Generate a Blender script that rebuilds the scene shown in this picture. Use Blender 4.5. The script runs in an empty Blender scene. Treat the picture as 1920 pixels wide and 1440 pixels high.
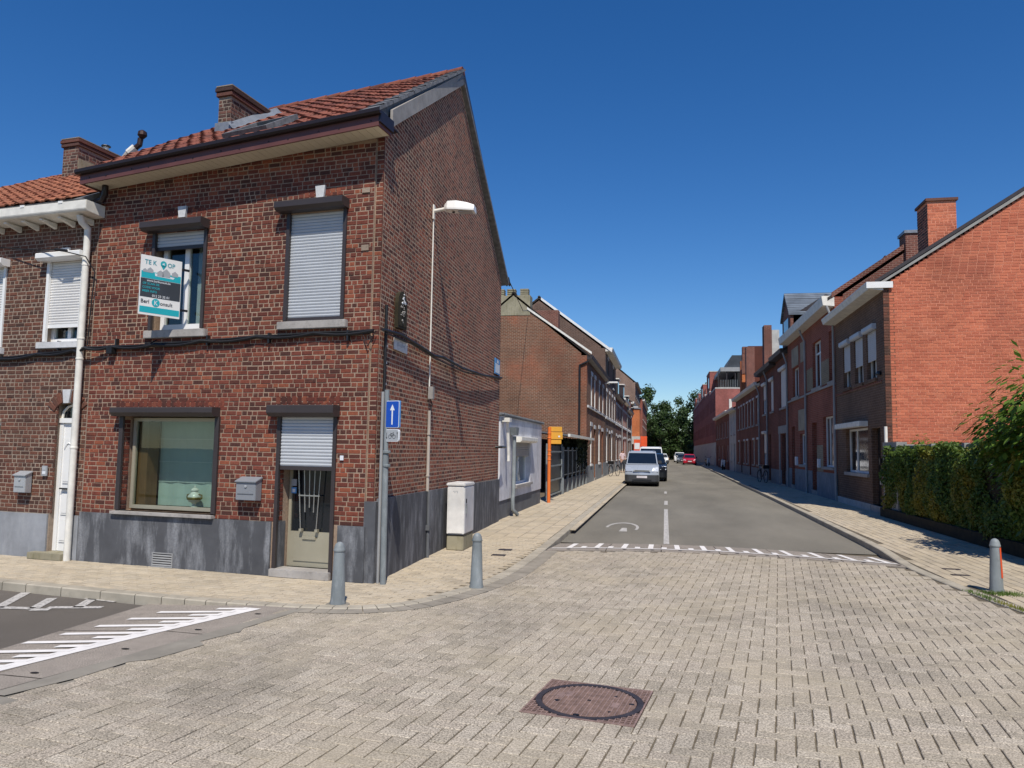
import bpy, bmesh, math, random
from mathutils import Vector, Matrix, noise as mnoise
random.seed(7)
R_ = math.radians
scene = bpy.context.scene
COL = scene.collection

# ------------------------------------------------------------------ camera
cam_d = bpy.data.cameras.new('camera'); cam = bpy.data.objects.new('camera', cam_d); COL.objects.link(cam)
W = ((0.980856023, 0.000753111, -0.194732881), (0.194070465, -0.086281986, 0.977185793), (0.01606601, 0.996270471, 0.084776363))
CAM = Vector((0, 0, 1.7)); CF = 1430.0
cam.matrix_world = Matrix(((W[0][0], W[0][1], -W[0][2], 0), (W[1][0], W[1][1], -W[1][2], 0), (W[2][0], W[2][1], -W[2][2], 1.7), (0, 0, 0, 1)))
cam_d.sensor_width = 36.0; cam_d.lens = 36.0 * CF / 1920.0; cam_d.clip_start = 0.05; cam_d.clip_end = 3000
scene.camera = cam

# ------------------------------------------------------------------ sky, sun, exposure
SUN = Vector((0.65, -2.05, 3.06)).normalized()           # towards the sun
world = bpy.data.worlds.new('World'); scene.world = world; world.use_nodes = True
wn = world.node_tree; wn.nodes.clear()
sky = wn.nodes.new('ShaderNodeTexSky'); sky.sky_type = 'NISHITA'; sky.sun_disc = False
sky.sun_elevation = math.asin(SUN.z); sky.sun_rotation = math.atan2(SUN.x, SUN.y)
sky.air_density = 1.0; sky.dust_density = 0.0; sky.ozone_density = 6.0; sky.altitude = 0
bg = wn.nodes.new('ShaderNodeBackground'); bg.inputs[1].default_value = 0.11
wo = wn.nodes.new('ShaderNodeOutputWorld')
hs = wn.nodes.new('ShaderNodeHueSaturation'); hs.inputs['Saturation'].default_value = 1.26; hs.inputs['Hue'].default_value = 0.507; wn.links.new(sky.outputs[0], hs.inputs['Color']); wn.links.new(hs.outputs[0], bg.inputs[0]); wn.links.new(bg.outputs[0], wo.inputs[0])
sd = bpy.data.lights.new('sun', 'SUN'); sd.energy = 4.7; sd.angle = R_(0.53); sd.color = (1.0, 0.945, 0.85)
so = bpy.data.objects.new('sun', sd); COL.objects.link(so)
so.rotation_euler = SUN.to_track_quat('Z', 'Y').to_euler(); so.location = (20, -60, 90)
scene.view_settings.view_transform = 'Standard'; scene.view_settings.look = 'None'
scene.view_settings.exposure = 0.0; scene.view_settings.gamma = 1.0; scene.view_settings.use_curve_mapping = False
scene.render.engine = 'CYCLES'

# ------------------------------------------------------------------ materials
def hexc(h):
    h = h.lstrip('#'); c = [int(h[i:i+2], 16) / 255 for i in (0, 2, 4)]
    return tuple(((x / 12.92) if x <= 0.04045 else ((x + 0.055) / 1.055) ** 2.4) for x in c) + (1,)
def C4(c): return hexc(c) if isinstance(c, str) else (tuple(c) + (1,))[:4]
class NT:
    def __init__(s, name):
        s.m = bpy.data.materials.new(name); s.m.use_nodes = True; s.t = s.m.node_tree; s.t.nodes.clear()
        s.out = s.t.nodes.new('ShaderNodeOutputMaterial'); s.b = s.t.nodes.new('ShaderNodeBsdfPrincipled')
        s.t.links.new(s.b.outputs[0], s.out.inputs[0]); s._pos = None
    def n(s, typ, **kw):
        x = s.t.nodes.new(typ)
        for k, v in kw.items(): setattr(x, k, v)
        return x
    def l(s, a, b): s.t.links.new(a, b)
    def pos(s, scale=(1, 1, 1)):
        g = s.n('ShaderNodeNewGeometry'); mp = s.n('ShaderNodeMapping'); mp.inputs['Scale'].default_value = scale
        s.l(g.outputs['Position'], mp.inputs['Vector']); return mp.outputs[0]
    def noise(s, scale, detail=4, rough=0.55, vec=None, st=(1, 1, 1)):
        x = s.n('ShaderNodeTexNoise'); x.inputs['Scale'].default_value = scale; x.inputs['Detail'].default_value = detail
        x.inputs['Roughness'].default_value = rough; s.l(vec or s.pos(st), x.inputs['Vector']); return x.outputs['Fac']
    def ramp(s, fac, stops, interp='LINEAR'):
        x = s.n('ShaderNodeValToRGB'); cr = x.color_ramp; cr.interpolation = interp
        while len(cr.elements) < len(stops): cr.elements.new(0.5)
        for e, (p, c) in zip(cr.elements, stops): e.position = p; e.color = C4(c) if not isinstance(c, (int, float)) else (c, c, c, 1)
        s.l(fac, x.inputs[0]); return x.outputs[0]
    def mix(s, fac, a, b, mode='MIX'):
        x = s.n('ShaderNodeMix', data_type='RGBA', blend_type=mode)
        for sock, v in ((x.inputs[0], fac), (x.inputs[6], a), (x.inputs[7], b)):
            if hasattr(v, 'links') or hasattr(v, 'is_linked'): s.l(v, sock)
            elif isinstance(v, (int, float)): sock.default_value = v if sock == x.inputs[0] else (v, v, v, 1)
            else: sock.default_value = C4(v)
        return x.outputs[2]
    def math(s, op, a, b=None, c=None):
        x = s.n('ShaderNodeMath', operation=op)
        for i, v in enumerate((a, b, c)):
            if v is None: continue
            if isinstance(v, (int, float)): x.inputs[i].default_value = v
            else: s.l(v, x.inputs[i])
        return x.outputs[0]
    def rnd(s):
        g = s.n('ShaderNodeNewGeometry'); o = s.n('ShaderNodeObjectInfo')
        return s.math('FRACT', s.math('ADD', g.outputs['Random Per Island'], s.math('MULTIPLY', o.outputs['Random'], 7.31)))
    def bump(s, h, strength=0.3, dist=0.01, prev=None):
        x = s.n('ShaderNodeBump'); x.inputs['Strength'].default_value = strength; x.inputs['Distance'].default_value = dist
        s.l(h, x.inputs['Height'])
        if prev is not None: s.l(prev, x.inputs['Normal'])
        return x.outputs[0]
    def fin(s, col=None, rough=0.8, metal=0.0, normal=None, spec=0.4):
        for k, v in (('Base Color', col), ('Roughness', rough), ('Metallic', metal), ('Specular IOR Level', spec)):
            if v is None: continue
            if isinstance(v, (int, float)): s.b.inputs[k].default_value = v
            elif isinstance(v, (tuple, list, str)): s.b.inputs[k].default_value = C4(v)
            else: s.l(v, s.b.inputs[k])
        if normal is not None: s.l(normal, s.b.inputs['Normal'])
        return s.m

def m_plain(name, col, rough=0.6, metal=0.0, var=0.12, scale=3.0, bump=0.0, spec=0.4, fine=60):
    t = NT(name); c = C4(col)
    n1 = t.noise(scale, 5); lo = tuple(x * (1 - var) for x in c[:3]); hi = tuple(min(1, x * (1 + var)) for x in c[:3])
    co = t.ramp(n1, [(0.3, lo), (0.7, hi)])
    nb = t.bump(t.noise(fine, 3), bump, 0.003) if bump else None
    rr = t.math('MULTIPLY_ADD', t.noise(scale * 3, 3), 0.2, rough - 0.1)
    return t.fin(co, rr, metal, nb, spec)

def m_brick(name, cols, patches=None, dark=None, rough=0.88, sp=0.32, pos_tint=None):
    """bricks built one by one: colour per brick, mottling, burnt faces, lime bloom"""
    t = NT(name); r = t.rnd()
    k = len(cols); co = t.ramp(r, [(i / k, c) for i, c in enumerate(cols)], 'CONSTANT')
    if patches:
        for (c, sc, lo, hi) in patches:
            co = t.mix(t.ramp(t.noise(sc, 3, 0.6), [(lo, 0.0), (hi, 1.0)]), co, t.mix(0.6, co, c))
    mot = t.ramp(t.noise(38, 5, 0.7), [(0.25, 0.62), (0.55, 1.0), (0.8, 1.25)])
    co = t.mix(1.0, co, mot, 'MULTIPLY')
    lime = t.ramp(t.noise(9, 6, 0.75), [(0.60, 0.0), (0.78, 0.45)])
    co = t.mix(lime, co, (0.38, 0.29, 0.22))
    co = t.mix(1.0, co, t.ramp(t.noise(0.8, 4), [(0.3, 0.78), (0.7, 1.1)]), 'MULTIPLY')
    h = t.noise(140, 4, 0.7); nb = t.bump(h, 0.5, 0.004, t.bump(t.noise(28, 3), 0.5, 0.008))
    return t.fin(co, rough, 0, nb, sp)

def m_mortar(name, col, sc=30):
    t = NT(name); c = C4(col)[:3]
    co = t.ramp(t.noise(sc, 5, 0.7), [(0.3, tuple(x * 0.72 for x in c)), (0.7, tuple(min(1, x * 1.15) for x in c))])
    co = t.mix(1.0, co, t.ramp(t.noise(1.1, 4), [(0.3, 0.75), (0.7, 1.1)]), 'MULTIPLY')
    return t.fin(co, 0.95, 0, t.bump(t.noise(160, 3), 0.5, 0.003), 0.2)

def m_bricktex(name, c1, c2, mortar, bw=0.22, bh=0.076, ms=0.012, patch=None, big=0.6):
    """brickwork too far away to tell one brick from the next"""
    t = NT(name); g = t.n('ShaderNodeNewGeometry'); sp = t.n('ShaderNodeSeparateXYZ'); t.l(g.outputs['Position'], sp.inputs[0])
    cb = t.n('ShaderNodeCombineXYZ'); t.l(t.math('ADD', sp.outputs[0], sp.outputs[1]), cb.inputs[0]); t.l(sp.outputs[2], cb.inputs[1])
    b = t.n('ShaderNodeTexBrick'); t.l(cb.outputs[0], b.inputs['Vector']); b.inputs['Scale'].default_value = 1.0
    b.inputs['Brick Width'].default_value = bw; b.inputs['Row Height'].default_value = bh; b.inputs['Mortar Size'].default_value = ms
    b.inputs['Mortar Smooth'].default_value = 0.3; b.inputs['Bias'].default_value = 0.0
    b.inputs['Color1'].default_value = C4(c1); b.inputs['Color2'].default_value = C4(c2); b.inputs['Mortar'].default_value = C4(mortar)
    co = b.outputs['Color']
    if patch: co = t.mix(t.ramp(t.noise(0.55, 4, 0.6), [(0.5, 0.0), (0.68, 0.6)]), co, patch)
    co = t.mix(1.0, co, t.ramp(t.noise(big, 5, 0.6), [(0.3, 0.72), (0.7, 1.18)]), 'MULTIPLY')
    co = t.mix(1.0, co, t.ramp(t.noise(11, 4, 0.7), [(0.3, 0.75), (0.7, 1.2)]), 'MULTIPLY')
    nb = t.bump(t.math('SUBTRACT', 1.0, b.outputs['Fac']), 0.6, 0.01, t.bump(t.noise(60, 3), 0.4, 0.006))
    return t.fin(co, 0.9, 0, nb, 0.25)

def m_render(name, col, streak=None, rough=0.85, amt=0.6, stretch=(1.6, 1.6, 0.35), sc=3.2, lo=0.5, hi=0.72):
    t = NT(name); c = C4(col)[:3]
    co = t.ramp(t.noise(2.2, 6, 0.65), [(0.3, tuple(x * 0.78 for x in c)), (0.7, tuple(min(1, x * 1.2) for x in c))])
    if streak:
        f = t.math('MULTIPLY', t.ramp(t.noise(sc, 6, 0.7, st=stretch), [(lo, 0.0), (hi, 1.0)]), amt)
        f = t.math('MULTIPLY', f, t.ramp(t.noise(40, 4, 0.8), [(0.3, 0.35), (0.65, 1.0)]))
        co = t.mix(f, co, streak)
    return t.fin(co, rough, 0, t.bump(t.noise(120, 4, 0.7), 0.35, 0.004), 0.3)

def m_paver(name, cols, speck=0.35, scale=170, stain=0.25, dirt=(0.07, 0.065, 0.055), warm=None):
    t = NT(name); r = t.rnd()
    co = t.ramp(r, [(i / len(cols), c) for i, c in enumerate(cols)], 'LINEAR')
    s1 = t.ramp(t.noise(scale, 3, 0.75), [(0.37, 1 - speck), (0.5, 1.0), (0.63, 1 + speck)])
    co = t.mix(1.0, co, s1, 'MULTIPLY')
    if warm: co = t.mix(t.ramp(t.noise(0.9, 4), [(0.45, 0.0), (0.7, 0.55)]), co, warm)
    co = t.mix(t.math('MULTIPLY', t.ramp(t.noise(0.75, 6, 0.62, st=(1, 0.45, 1)), [(0.5, 0.0), (0.7, 1.0)]), stain), co, dirt)
    co = t.mix(1.0, co, t.ramp(t.noise(6, 5, 0.7), [(0.3, 0.86), (0.7, 1.1)]), 'MULTIPLY')
    return t.fin(co, 0.9, 0, t.bump(t.noise(scale, 3, 0.7), 0.45, 0.004), 0.25)

def m_asphalt(name, col, speck=0.4):
    t = NT(name); c = C4(col)[:3]
    co = t.ramp(t.noise(210, 2, 0.6), [(0.35, tuple(x * (1 - speck) for x in c)), (0.5, c), (0.68, tuple(x * (1 + 1.5 * speck) for x in c))])
    co = t.mix(1.0, co, t.ramp(t.noise(0.35, 6, 0.6, st=(1.3, 0.35, 1)), [(0.3, 0.72), (0.7, 1.2)]), 'MULTIPLY')
    co = t.mix(t.ramp(t.noise(0.9, 8, 0.75, st=(0.5, 1.6, 1)), [(0.58, 0.0), (0.72, 0.55)]), co, tuple(x * 0.55 for x in c))
    return t.fin(co, 0.88, 0, t.bump(t.noise(180, 3, 0.7), 0.5, 0.004), 0.25)

def m_paint(name, col, worn=0.25, under=(0.16, 0.15, 0.14)):
    t = NT(name)
    f = t.ramp(t.noise(26, 6, 0.8), [(0.62 - worn * 0.6, 0.0), (0.74 - worn * 0.35, 1.0)])
    co = t.mix(t.math('MULTIPLY', f, min(1.0, worn * 2.6)), col, under)
    co = t.mix(1.0, co, t.ramp(t.noise(5, 4), [(0.3, 0.88), (0.7, 1.03)]), 'MULTIPLY')
    return t.fin(co, 0.75, 0, t.bump(t.noise(150, 3), 0.3, 0.003), 0.3)

def m_tile(name, cols, moss=(0.05, 0.045, 0.035), amt=0.5):
    t = NT(name); r = t.rnd()
    co = t.ramp(r, [(i / len(cols), c) for i, c in enumerate(cols)], 'CONSTANT')
    co = t.mix(1.0, co, t.ramp(t.noise(30, 5, 0.7), [(0.3, 0.7), (0.7, 1.2)]), 'MULTIPLY')
    co = t.mix(t.math('MULTIPLY', t.ramp(t.noise(3.5, 6, 0.75), [(0.5, 0.0), (0.68, 1.0)]), amt), co, moss)
    return t.fin(co, 0.9, 0, t.bump(t.noise(90, 3), 0.3, 0.003), 0.2)

def m_tiletex(name, c1, c2, w=0.23, h=0.3):
    t = NT(name); g = t.n('ShaderNodeNewGeometry'); sp = t.n('ShaderNodeSeparateXYZ'); t.l(g.outputs['Position'], sp.inputs[0])
    cb = t.n('ShaderNodeCombineXYZ'); t.l(sp.outputs[1], cb.inputs[0]); t.l(t.math('MULTIPLY', sp.outputs[2], 1.7), cb.inputs[1])
    b = t.n('ShaderNodeTexBrick'); t.l(cb.outputs[0], b.inputs['Vector']); b.inputs['Scale'].default_value = 1; b.offset = 0.0
    b.inputs['Brick Width'].default_value = w; b.inputs['Row Height'].default_value = h; b.inputs['Mortar Size'].default_value = 0.03
    b.inputs['Mortar Smooth'].default_value = 1.0
    b.inputs['Color1'].default_value = C4(c1); b.inputs['Color2'].default_value = C4(c2); b.inputs['Mortar'].default_value = tuple(x * 0.3 for x in C4(c1)[:3]) + (1,)
    co = t.mix(1.0, b.outputs['Color'], t.ramp(t.noise(1.2, 5), [(0.3, 0.7), (0.7, 1.2)]), 'MULTIPLY')
    return t.fin(co, 0.8, 0, t.bump(t.math('SUBTRACT', 1.0, b.outputs['Fac']), 0.8, 0.03), 0.3)

def m_glass(name, tint=(0.75, 0.8, 0.78), refl=1.0, base=0.06, wav=0.0):
    t = NT(name); t.t.nodes.remove(t.b)
    tr = t.n('ShaderNodeBsdfTransparent'); tr.inputs[0].default_value = C4(tint)
    gl = t.n('ShaderNodeBsdfGlossy'); gl.inputs['Roughness'].default_value = 0.01; gl.inputs[0].default_value = (refl, refl, refl, 1)
    fr = t.n('ShaderNodeLayerWeight'); fr.inputs[0].default_value = 0.5
    if wav:
        bm = t.bump(t.noise(0.9, 1), wav, 0.004); t.l(bm, gl.inputs['Normal'])
    f = t.math('ADD', t.math('MULTIPLY', t.math('POWER', fr.outputs['Facing'], 5.0), 0.9), base)
    mx = t.n('ShaderNodeMixShader'); t.l(f, mx.inputs[0]); t.l(tr.outputs[0], mx.inputs[1]); t.l(gl.outputs[0], mx.inputs[2])
    t.l(mx.outputs[0], t.out.inputs[0]); return t.m

def m_leaf(name, cols, rough=0.55, trans=0.25, patch=None, psc=1.0):
    t = NT(name); r = t.rnd()
    co = t.ramp(r, [(i / len(cols), c) for i, c in enumerate(cols)], 'LINEAR')
    if patch: co = t.mix(t.ramp(t.noise(psc, 4, 0.6), [(0.48, 0.0), (0.62, 0.8)]), co, patch)
    t.fin(co, rough, 0, None, 0.35)
    tl = t.n('ShaderNodeBsdfTranslucent'); t.l(co, tl.inputs[0]); mx = t.n('ShaderNodeMixShader'); mx.inputs[0].default_value = trans
    t.l(t.b.outputs[0], mx.inputs[1]); t.l(tl.outputs[0], mx.inputs[2]); t.l(mx.outputs[0], t.out.inputs[0]); return t.m

M = {}
M['brickA'] = m_brick('corner house brick', [(0.155, 0.042, 0.028), (0.19, 0.052, 0.033), (0.105, 0.034, 0.024), (0.23, 0.07, 0.042), (0.085, 0.032, 0.024), (0.175, 0.047, 0.030), (0.13, 0.038, 0.026), (0.205, 0.056, 0.034), (0.27, 0.08, 0.042), (0.16, 0.045, 0.029)],
                      patches=[((0.045, 0.022, 0.02), 0.55, 0.52, 0.68), ((0.30, 0.075, 0.04), 1.7, 0.60, 0.72)])
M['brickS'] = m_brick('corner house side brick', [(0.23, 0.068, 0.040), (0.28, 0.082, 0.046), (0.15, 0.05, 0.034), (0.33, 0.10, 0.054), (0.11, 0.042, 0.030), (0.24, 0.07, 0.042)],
                      patches=[((0.05, 0.026, 0.023), 0.6, 0.5, 0.66)])  # side brick lightened and warmed in its colour, making up for weak grazing sun
M['brickN'] = m_brick('brown neighbour brick', [(0.12, 0.055, 0.038), (0.15, 0.066, 0.044), (0.085, 0.042, 0.031), (0.17, 0.066, 0.042), (0.13, 0.058, 0.04)],
                      patches=[((0.16, 0.05, 0.035), 1.2, 0.58, 0.7)])
M['brickO'] = m_brick('orange painted brick', [(0.56, 0.165, 0.088), (0.62, 0.19, 0.10), (0.52, 0.145, 0.078), (0.59, 0.175, 0.092), (0.50, 0.14, 0.075)], rough=0.8, patches=[((0.34, 0.10, 0.06), 0.5, 0.52, 0.7), ((0.70, 0.27, 0.16), 1.3, 0.6, 0.74)])
M['brickC'] = m_brick('chimney brick', [(0.10, 0.05, 0.04), (0.14, 0.06, 0.045), (0.07, 0.04, 0.034), (0.17, 0.08, 0.06)])
M['mortarA'] = m_mortar('lime mortar', (0.38, 0.275, 0.20)); M['mortarS'] = m_mortar('side wall mortar', (0.50, 0.355, 0.25)); M['mortarN'] = m_mortar('neighbour mortar', (0.36, 0.28, 0.215))  # side wall mortar also brightened and warmed to stand in for sunlight
M['mortarO'] = m_mortar('orange wall joints', (0.72, 0.30, 0.19)); M['mortarC'] = m_mortar('chimney mortar', (0.30, 0.25, 0.2))
M['plinth'] = m_render('dark grey cement plinth', (0.085, 0.087, 0.095), streak=(0.40, 0.41, 0.43), amt=0.75, lo=0.47, hi=0.72)
M['plinthN'] = m_render('light grey cement plinth', (0.27, 0.28, 0.30), streak=(0.42, 0.43, 0.44), amt=0.5)
M['pav'] = m_paver('exposed aggregate paver', [(0.37, 0.318, 0.247), (0.42, 0.362, 0.287), (0.385, 0.328, 0.258), (0.44, 0.383, 0.305), (0.35, 0.302, 0.235)], 0.58, 78, 0.40, warm=(0.45, 0.38, 0.27))
M['bed'] = m_mortar('joint sand', (0.17, 0.14, 0.10), 60)
M['walk'] = m_paver('buff pavement brick', [(0.45, 0.375, 0.27), (0.51, 0.425, 0.305), (0.41, 0.345, 0.255), (0.53, 0.445, 0.325), (0.47, 0.40, 0.30)], 0.16, 120, 0.35, dirt=(0.2, 0.17, 0.125))
M['kerb'] = m_render('concrete kerb', (0.40, 0.355, 0.28), streak=(0.2, 0.175, 0.14), amt=0.6, stretch=(1, 1, 1))
M['gutterstrip'] = m_render('gutter strip concrete', (0.30, 0.265, 0.215), streak=(0.16, 0.14, 0.11), amt=0.7, stretch=(1, 1, 1))
M['asph'] = m_asphalt('street asphalt', (0.195, 0.178, 0.145)); M['asph2'] = m_asphalt('old dark asphalt', (0.135, 0.118, 0.10))
M['ramp'] = m_paver('washed concrete ramp', [(0.27, 0.235, 0.20), (0.30, 0.26, 0.22)], 0.5, 120, 0.3)
M['cement'] = m_render('smooth cement patch', (0.26, 0.235, 0.195), streak=(0.33, 0.30, 0.25), amt=0.4, stretch=(1, 1, 1))
M['white_mark'] = m_paint('white road paint', (0.83, 0.79, 0.75), 0.10); M['worn_mark'] = m_paint('worn road paint', (0.60, 0.57, 0.53), 0.30, (0.11, 0.10, 0.095))
M['land'] = m_plain('bare ground', (0.10, 0.10, 0.06), 0.95, scale=0.3)
M['tileA'] = m_tile('clay roof tile', [(0.20, 0.068, 0.046), (0.235, 0.08, 0.052), (0.165, 0.056, 0.04), (0.26, 0.09, 0.058), (0.12, 0.045, 0.034), (0.21, 0.072, 0.048)])
M['tileN'] = m_tile('orange clay roof tile', [(0.30, 0.115, 0.065), (0.34, 0.13, 0.072), (0.25, 0.09, 0.052), (0.31, 0.118, 0.066)], amt=0.4)
M['slate'] = m_plain('slate verge', (0.16, 0.16, 0.165), 0.7, var=0.35, scale=12)
M['barge'] = m_render('weathered grey board', (0.33, 0.31, 0.29), streak=(0.2, 0.18, 0.17), amt=0.6, stretch=(3, 3, 3))
M['brown_pvc'] = m_plain('brown fascia', (0.125, 0.048, 0.040), 0.42, var=0.15); M['dk_pvc'] = m_plain('dark brown gutter', (0.022, 0.014, 0.014), 0.35)
M['soffit'] = m_plain('cream soffit board', (0.66, 0.60, 0.46), 0.55, var=0.06)
M['dk_alu'] = m_plain('dark umber aluminium', (0.045, 0.036, 0.036), 0.42, var=0.12, scale=2)
M['slat'] = m_plain('pale grey shutter slat', (0.50, 0.52, 0.545), 0.45, var=0.05); M['slatW'] = m_plain('white shutter slat', (0.74, 0.72, 0.69), 0.5, var=0.05)
M['white'] = m_plain('white lacquer', (0.80, 0.79, 0.765), 0.35, var=0.04); M['offwhite'] = m_plain('aged white paint', (0.74, 0.71, 0.64), 0.6, var=0.14, scale=6)
M['stone'] = m_render('grey bluestone', (0.36, 0.335, 0.31), streak=(0.18, 0.165, 0.15), amt=0.8, stretch=(2, 2, 2), sc=8); M['stoneL'] = m_render('pale keystone', (0.62, 0.62, 0.62), streak=(0.35, 0.35, 0.35), amt=0.6, stretch=(2, 2, 2), sc=9)
M['champ'] = m_plain('champagne aluminium', (0.42, 0.385, 0.29), 0.38, 0.3, var=0.06); M['steel'] = m_plain('stainless bars', (0.55, 0.53, 0.49), 0.3, 0.8)
M['galv'] = m_render('galvanised steel', (0.20, 0.22, 0.225), streak=(0.42, 0.44, 0.45), amt=0.6, rough=0.5, stretch=(4, 4, 1)); M['pipeg'] = m_plain('grey pipe', (0.30, 0.30, 0.30), 0.5)
M['pipeb'] = m_plain('beige grey conduit', (0.42, 0.37, 0.32), 0.6); M['black'] = m_plain('black rubber', (0.012, 0.012, 0.013), 0.5)
M['blackm'] = m_plain('black metal', (0.018, 0.018, 0.02), 0.35); M['box_g'] = m_plain('grey letter box', (0.23, 0.24, 0.26), 0.4, var=0.06)
M['box_l'] = m_plain('light grey letter box', (0.45, 0.46, 0.47), 0.35, 0.3, var=0.08)
M['cab'] = m_render('cabinet polyester', (0.74, 0.72, 0.69), streak=(0.62, 0.64, 0.66), amt=0.35, rough=0.45, stretch=(2, 2, 1))
M['cabdoor'] = m_render('faded cabinet door', (0.56, 0.56, 0.57), streak=(0.60, 0.47, 0.40), amt=0.8, rough=0.5, stretch=(3, 3, 1.6), sc=1.6)
M['concmoss'] = m_render('mossy concrete', (0.30, 0.27, 0.19), streak=(0.14, 0.13, 0.05), amt=0.9, stretch=(3, 3, 1))
M['conc'] = m_render('grey concrete', (0.30, 0.29, 0.27), streak=(0.16, 0.155, 0.14), amt=0.6)
M['iron'] = m_plain('rusty cast iron', (0.040, 0.022, 0.020), 0.55, 0.35, var=0.35, scale=14); M['ironr'] = m_plain('worn iron ribs', (0.30, 0.20, 0.165), 0.55, 0.15, var=0.3, scale=18)
M['iron_b'] = m_plain('dark iron ring', (0.045, 0.038, 0.042), 0.6, 0.1, var=0.3, scale=10)
M['blue'] = m_plain('traffic blue', (0.010, 0.075, 0.42), 0.45, var=0.04); M['bluel'] = m_plain('sign edge blue', (0.10, 0.30, 0.60), 0.4)
M['signw'] = m_plain('sign white', (0.72, 0.74, 0.76), 0.45, var=0.03); M['signg'] = m_plain('sign grey plate', (0.42, 0.43, 0.44), 0.4, 0.2, var=0.05); M['signk'] = m_plain('sign dark print', (0.025, 0.027, 0.03), 0.5)
M['teal'] = m_plain('teal print', (0.02, 0.40, 0.46), 0.45, var=0.03); M['tealt'] = m_plain('teal lettering', (0.05, 0.30, 0.36), 0.5); M['char'] = m_plain('charcoal print', (0.045, 0.052, 0.062), 0.5); M['gpr'] = m_plain('grey print', (0.42, 0.43, 0.44), 0.5)
M['orange'] = m_plain('signal orange', (0.72, 0.17, 0.03), 0.45, var=0.06); M['amber'] = m_plain('amber sign back', (0.72, 0.36, 0.045), 0.45, var=0.06); M['redor'] = m_plain('orange red', (0.75, 0.10, 0.03), 0.5)
M['grender'] = m_render('pale lavender grey render', (0.62, 0.615, 0.64), streak=(0.50, 0.50, 0.53), amt=0.45); M['gplinth'] = m_render('grey garage plinth', (0.13, 0.135, 0.145))
M['glass'] = m_glass('window glass', (0.80, 0.86, 0.84), 1.0, 0.05, 0.15); M['glassd'] = m_plain('dark pane', (0.012, 0.015, 0.018), 0.06, var=0.0, spec=1.0)
M['glassd'].node_tree.nodes['Principled BSDF'].inputs['Roughness'].default_value = 0.05
M['wood'] = m_render('varnished brown wood', (0.20, 0.10, 0.04), streak=(0.10, 0.045, 0.018), amt=0.8, stretch=(8, 8, 0.6), rough=0.5)
M['blind'] = m_plain('pale green roman blind', (0.50, 0.60, 0.54), 0.8, var=0.05); M['blindl'] = m_plain('blind seam', (0.72, 0.80, 0.75), 0.7)
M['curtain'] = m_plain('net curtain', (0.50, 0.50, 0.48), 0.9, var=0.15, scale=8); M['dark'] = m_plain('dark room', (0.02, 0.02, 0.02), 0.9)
M['china'] = m_plain('white porcelain', (0.75, 0.74, 0.66), 0.25, var=0.15, scale=25); M['gold'] = m_plain('gilt trim', (0.30, 0.22, 0.08), 0.35, 0.5)
M['lead'] = m_plain('lead flashing', (0.22, 0.24, 0.27), 0.5, 0.3, var=0.2, scale=8)
M['tree'] = m_leaf('dark tree leaf', [(0.022, 0.048, 0.010), (0.036, 0.070, 0.014), (0.05, 0.09, 0.02), (0.028, 0.055, 0.012)], trans=0.15)
M['ivy'] = m_leaf('ivy leaf', [(0.05, 0.095, 0.014), (0.085, 0.145, 0.02), (0.12, 0.185, 0.028), (0.06, 0.11, 0.016)], patch=(0.26, 0.21, 0.02), psc=0.8)
M['shrub'] = m_leaf('bright shrub leaf', [(0.11, 0.19, 0.022), (0.16, 0.25, 0.035), (0.08, 0.15, 0.018)], trans=0.35)
M['bark'] = m_plain('bark', (0.07, 0.05, 0.035), 0.9, var=0.3, scale=8, bump=0.6); M['hcore'] = m_plain('hedge twigs', (0.03, 0.024, 0.012), 0.95, var=0.4, scale=9)

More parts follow.
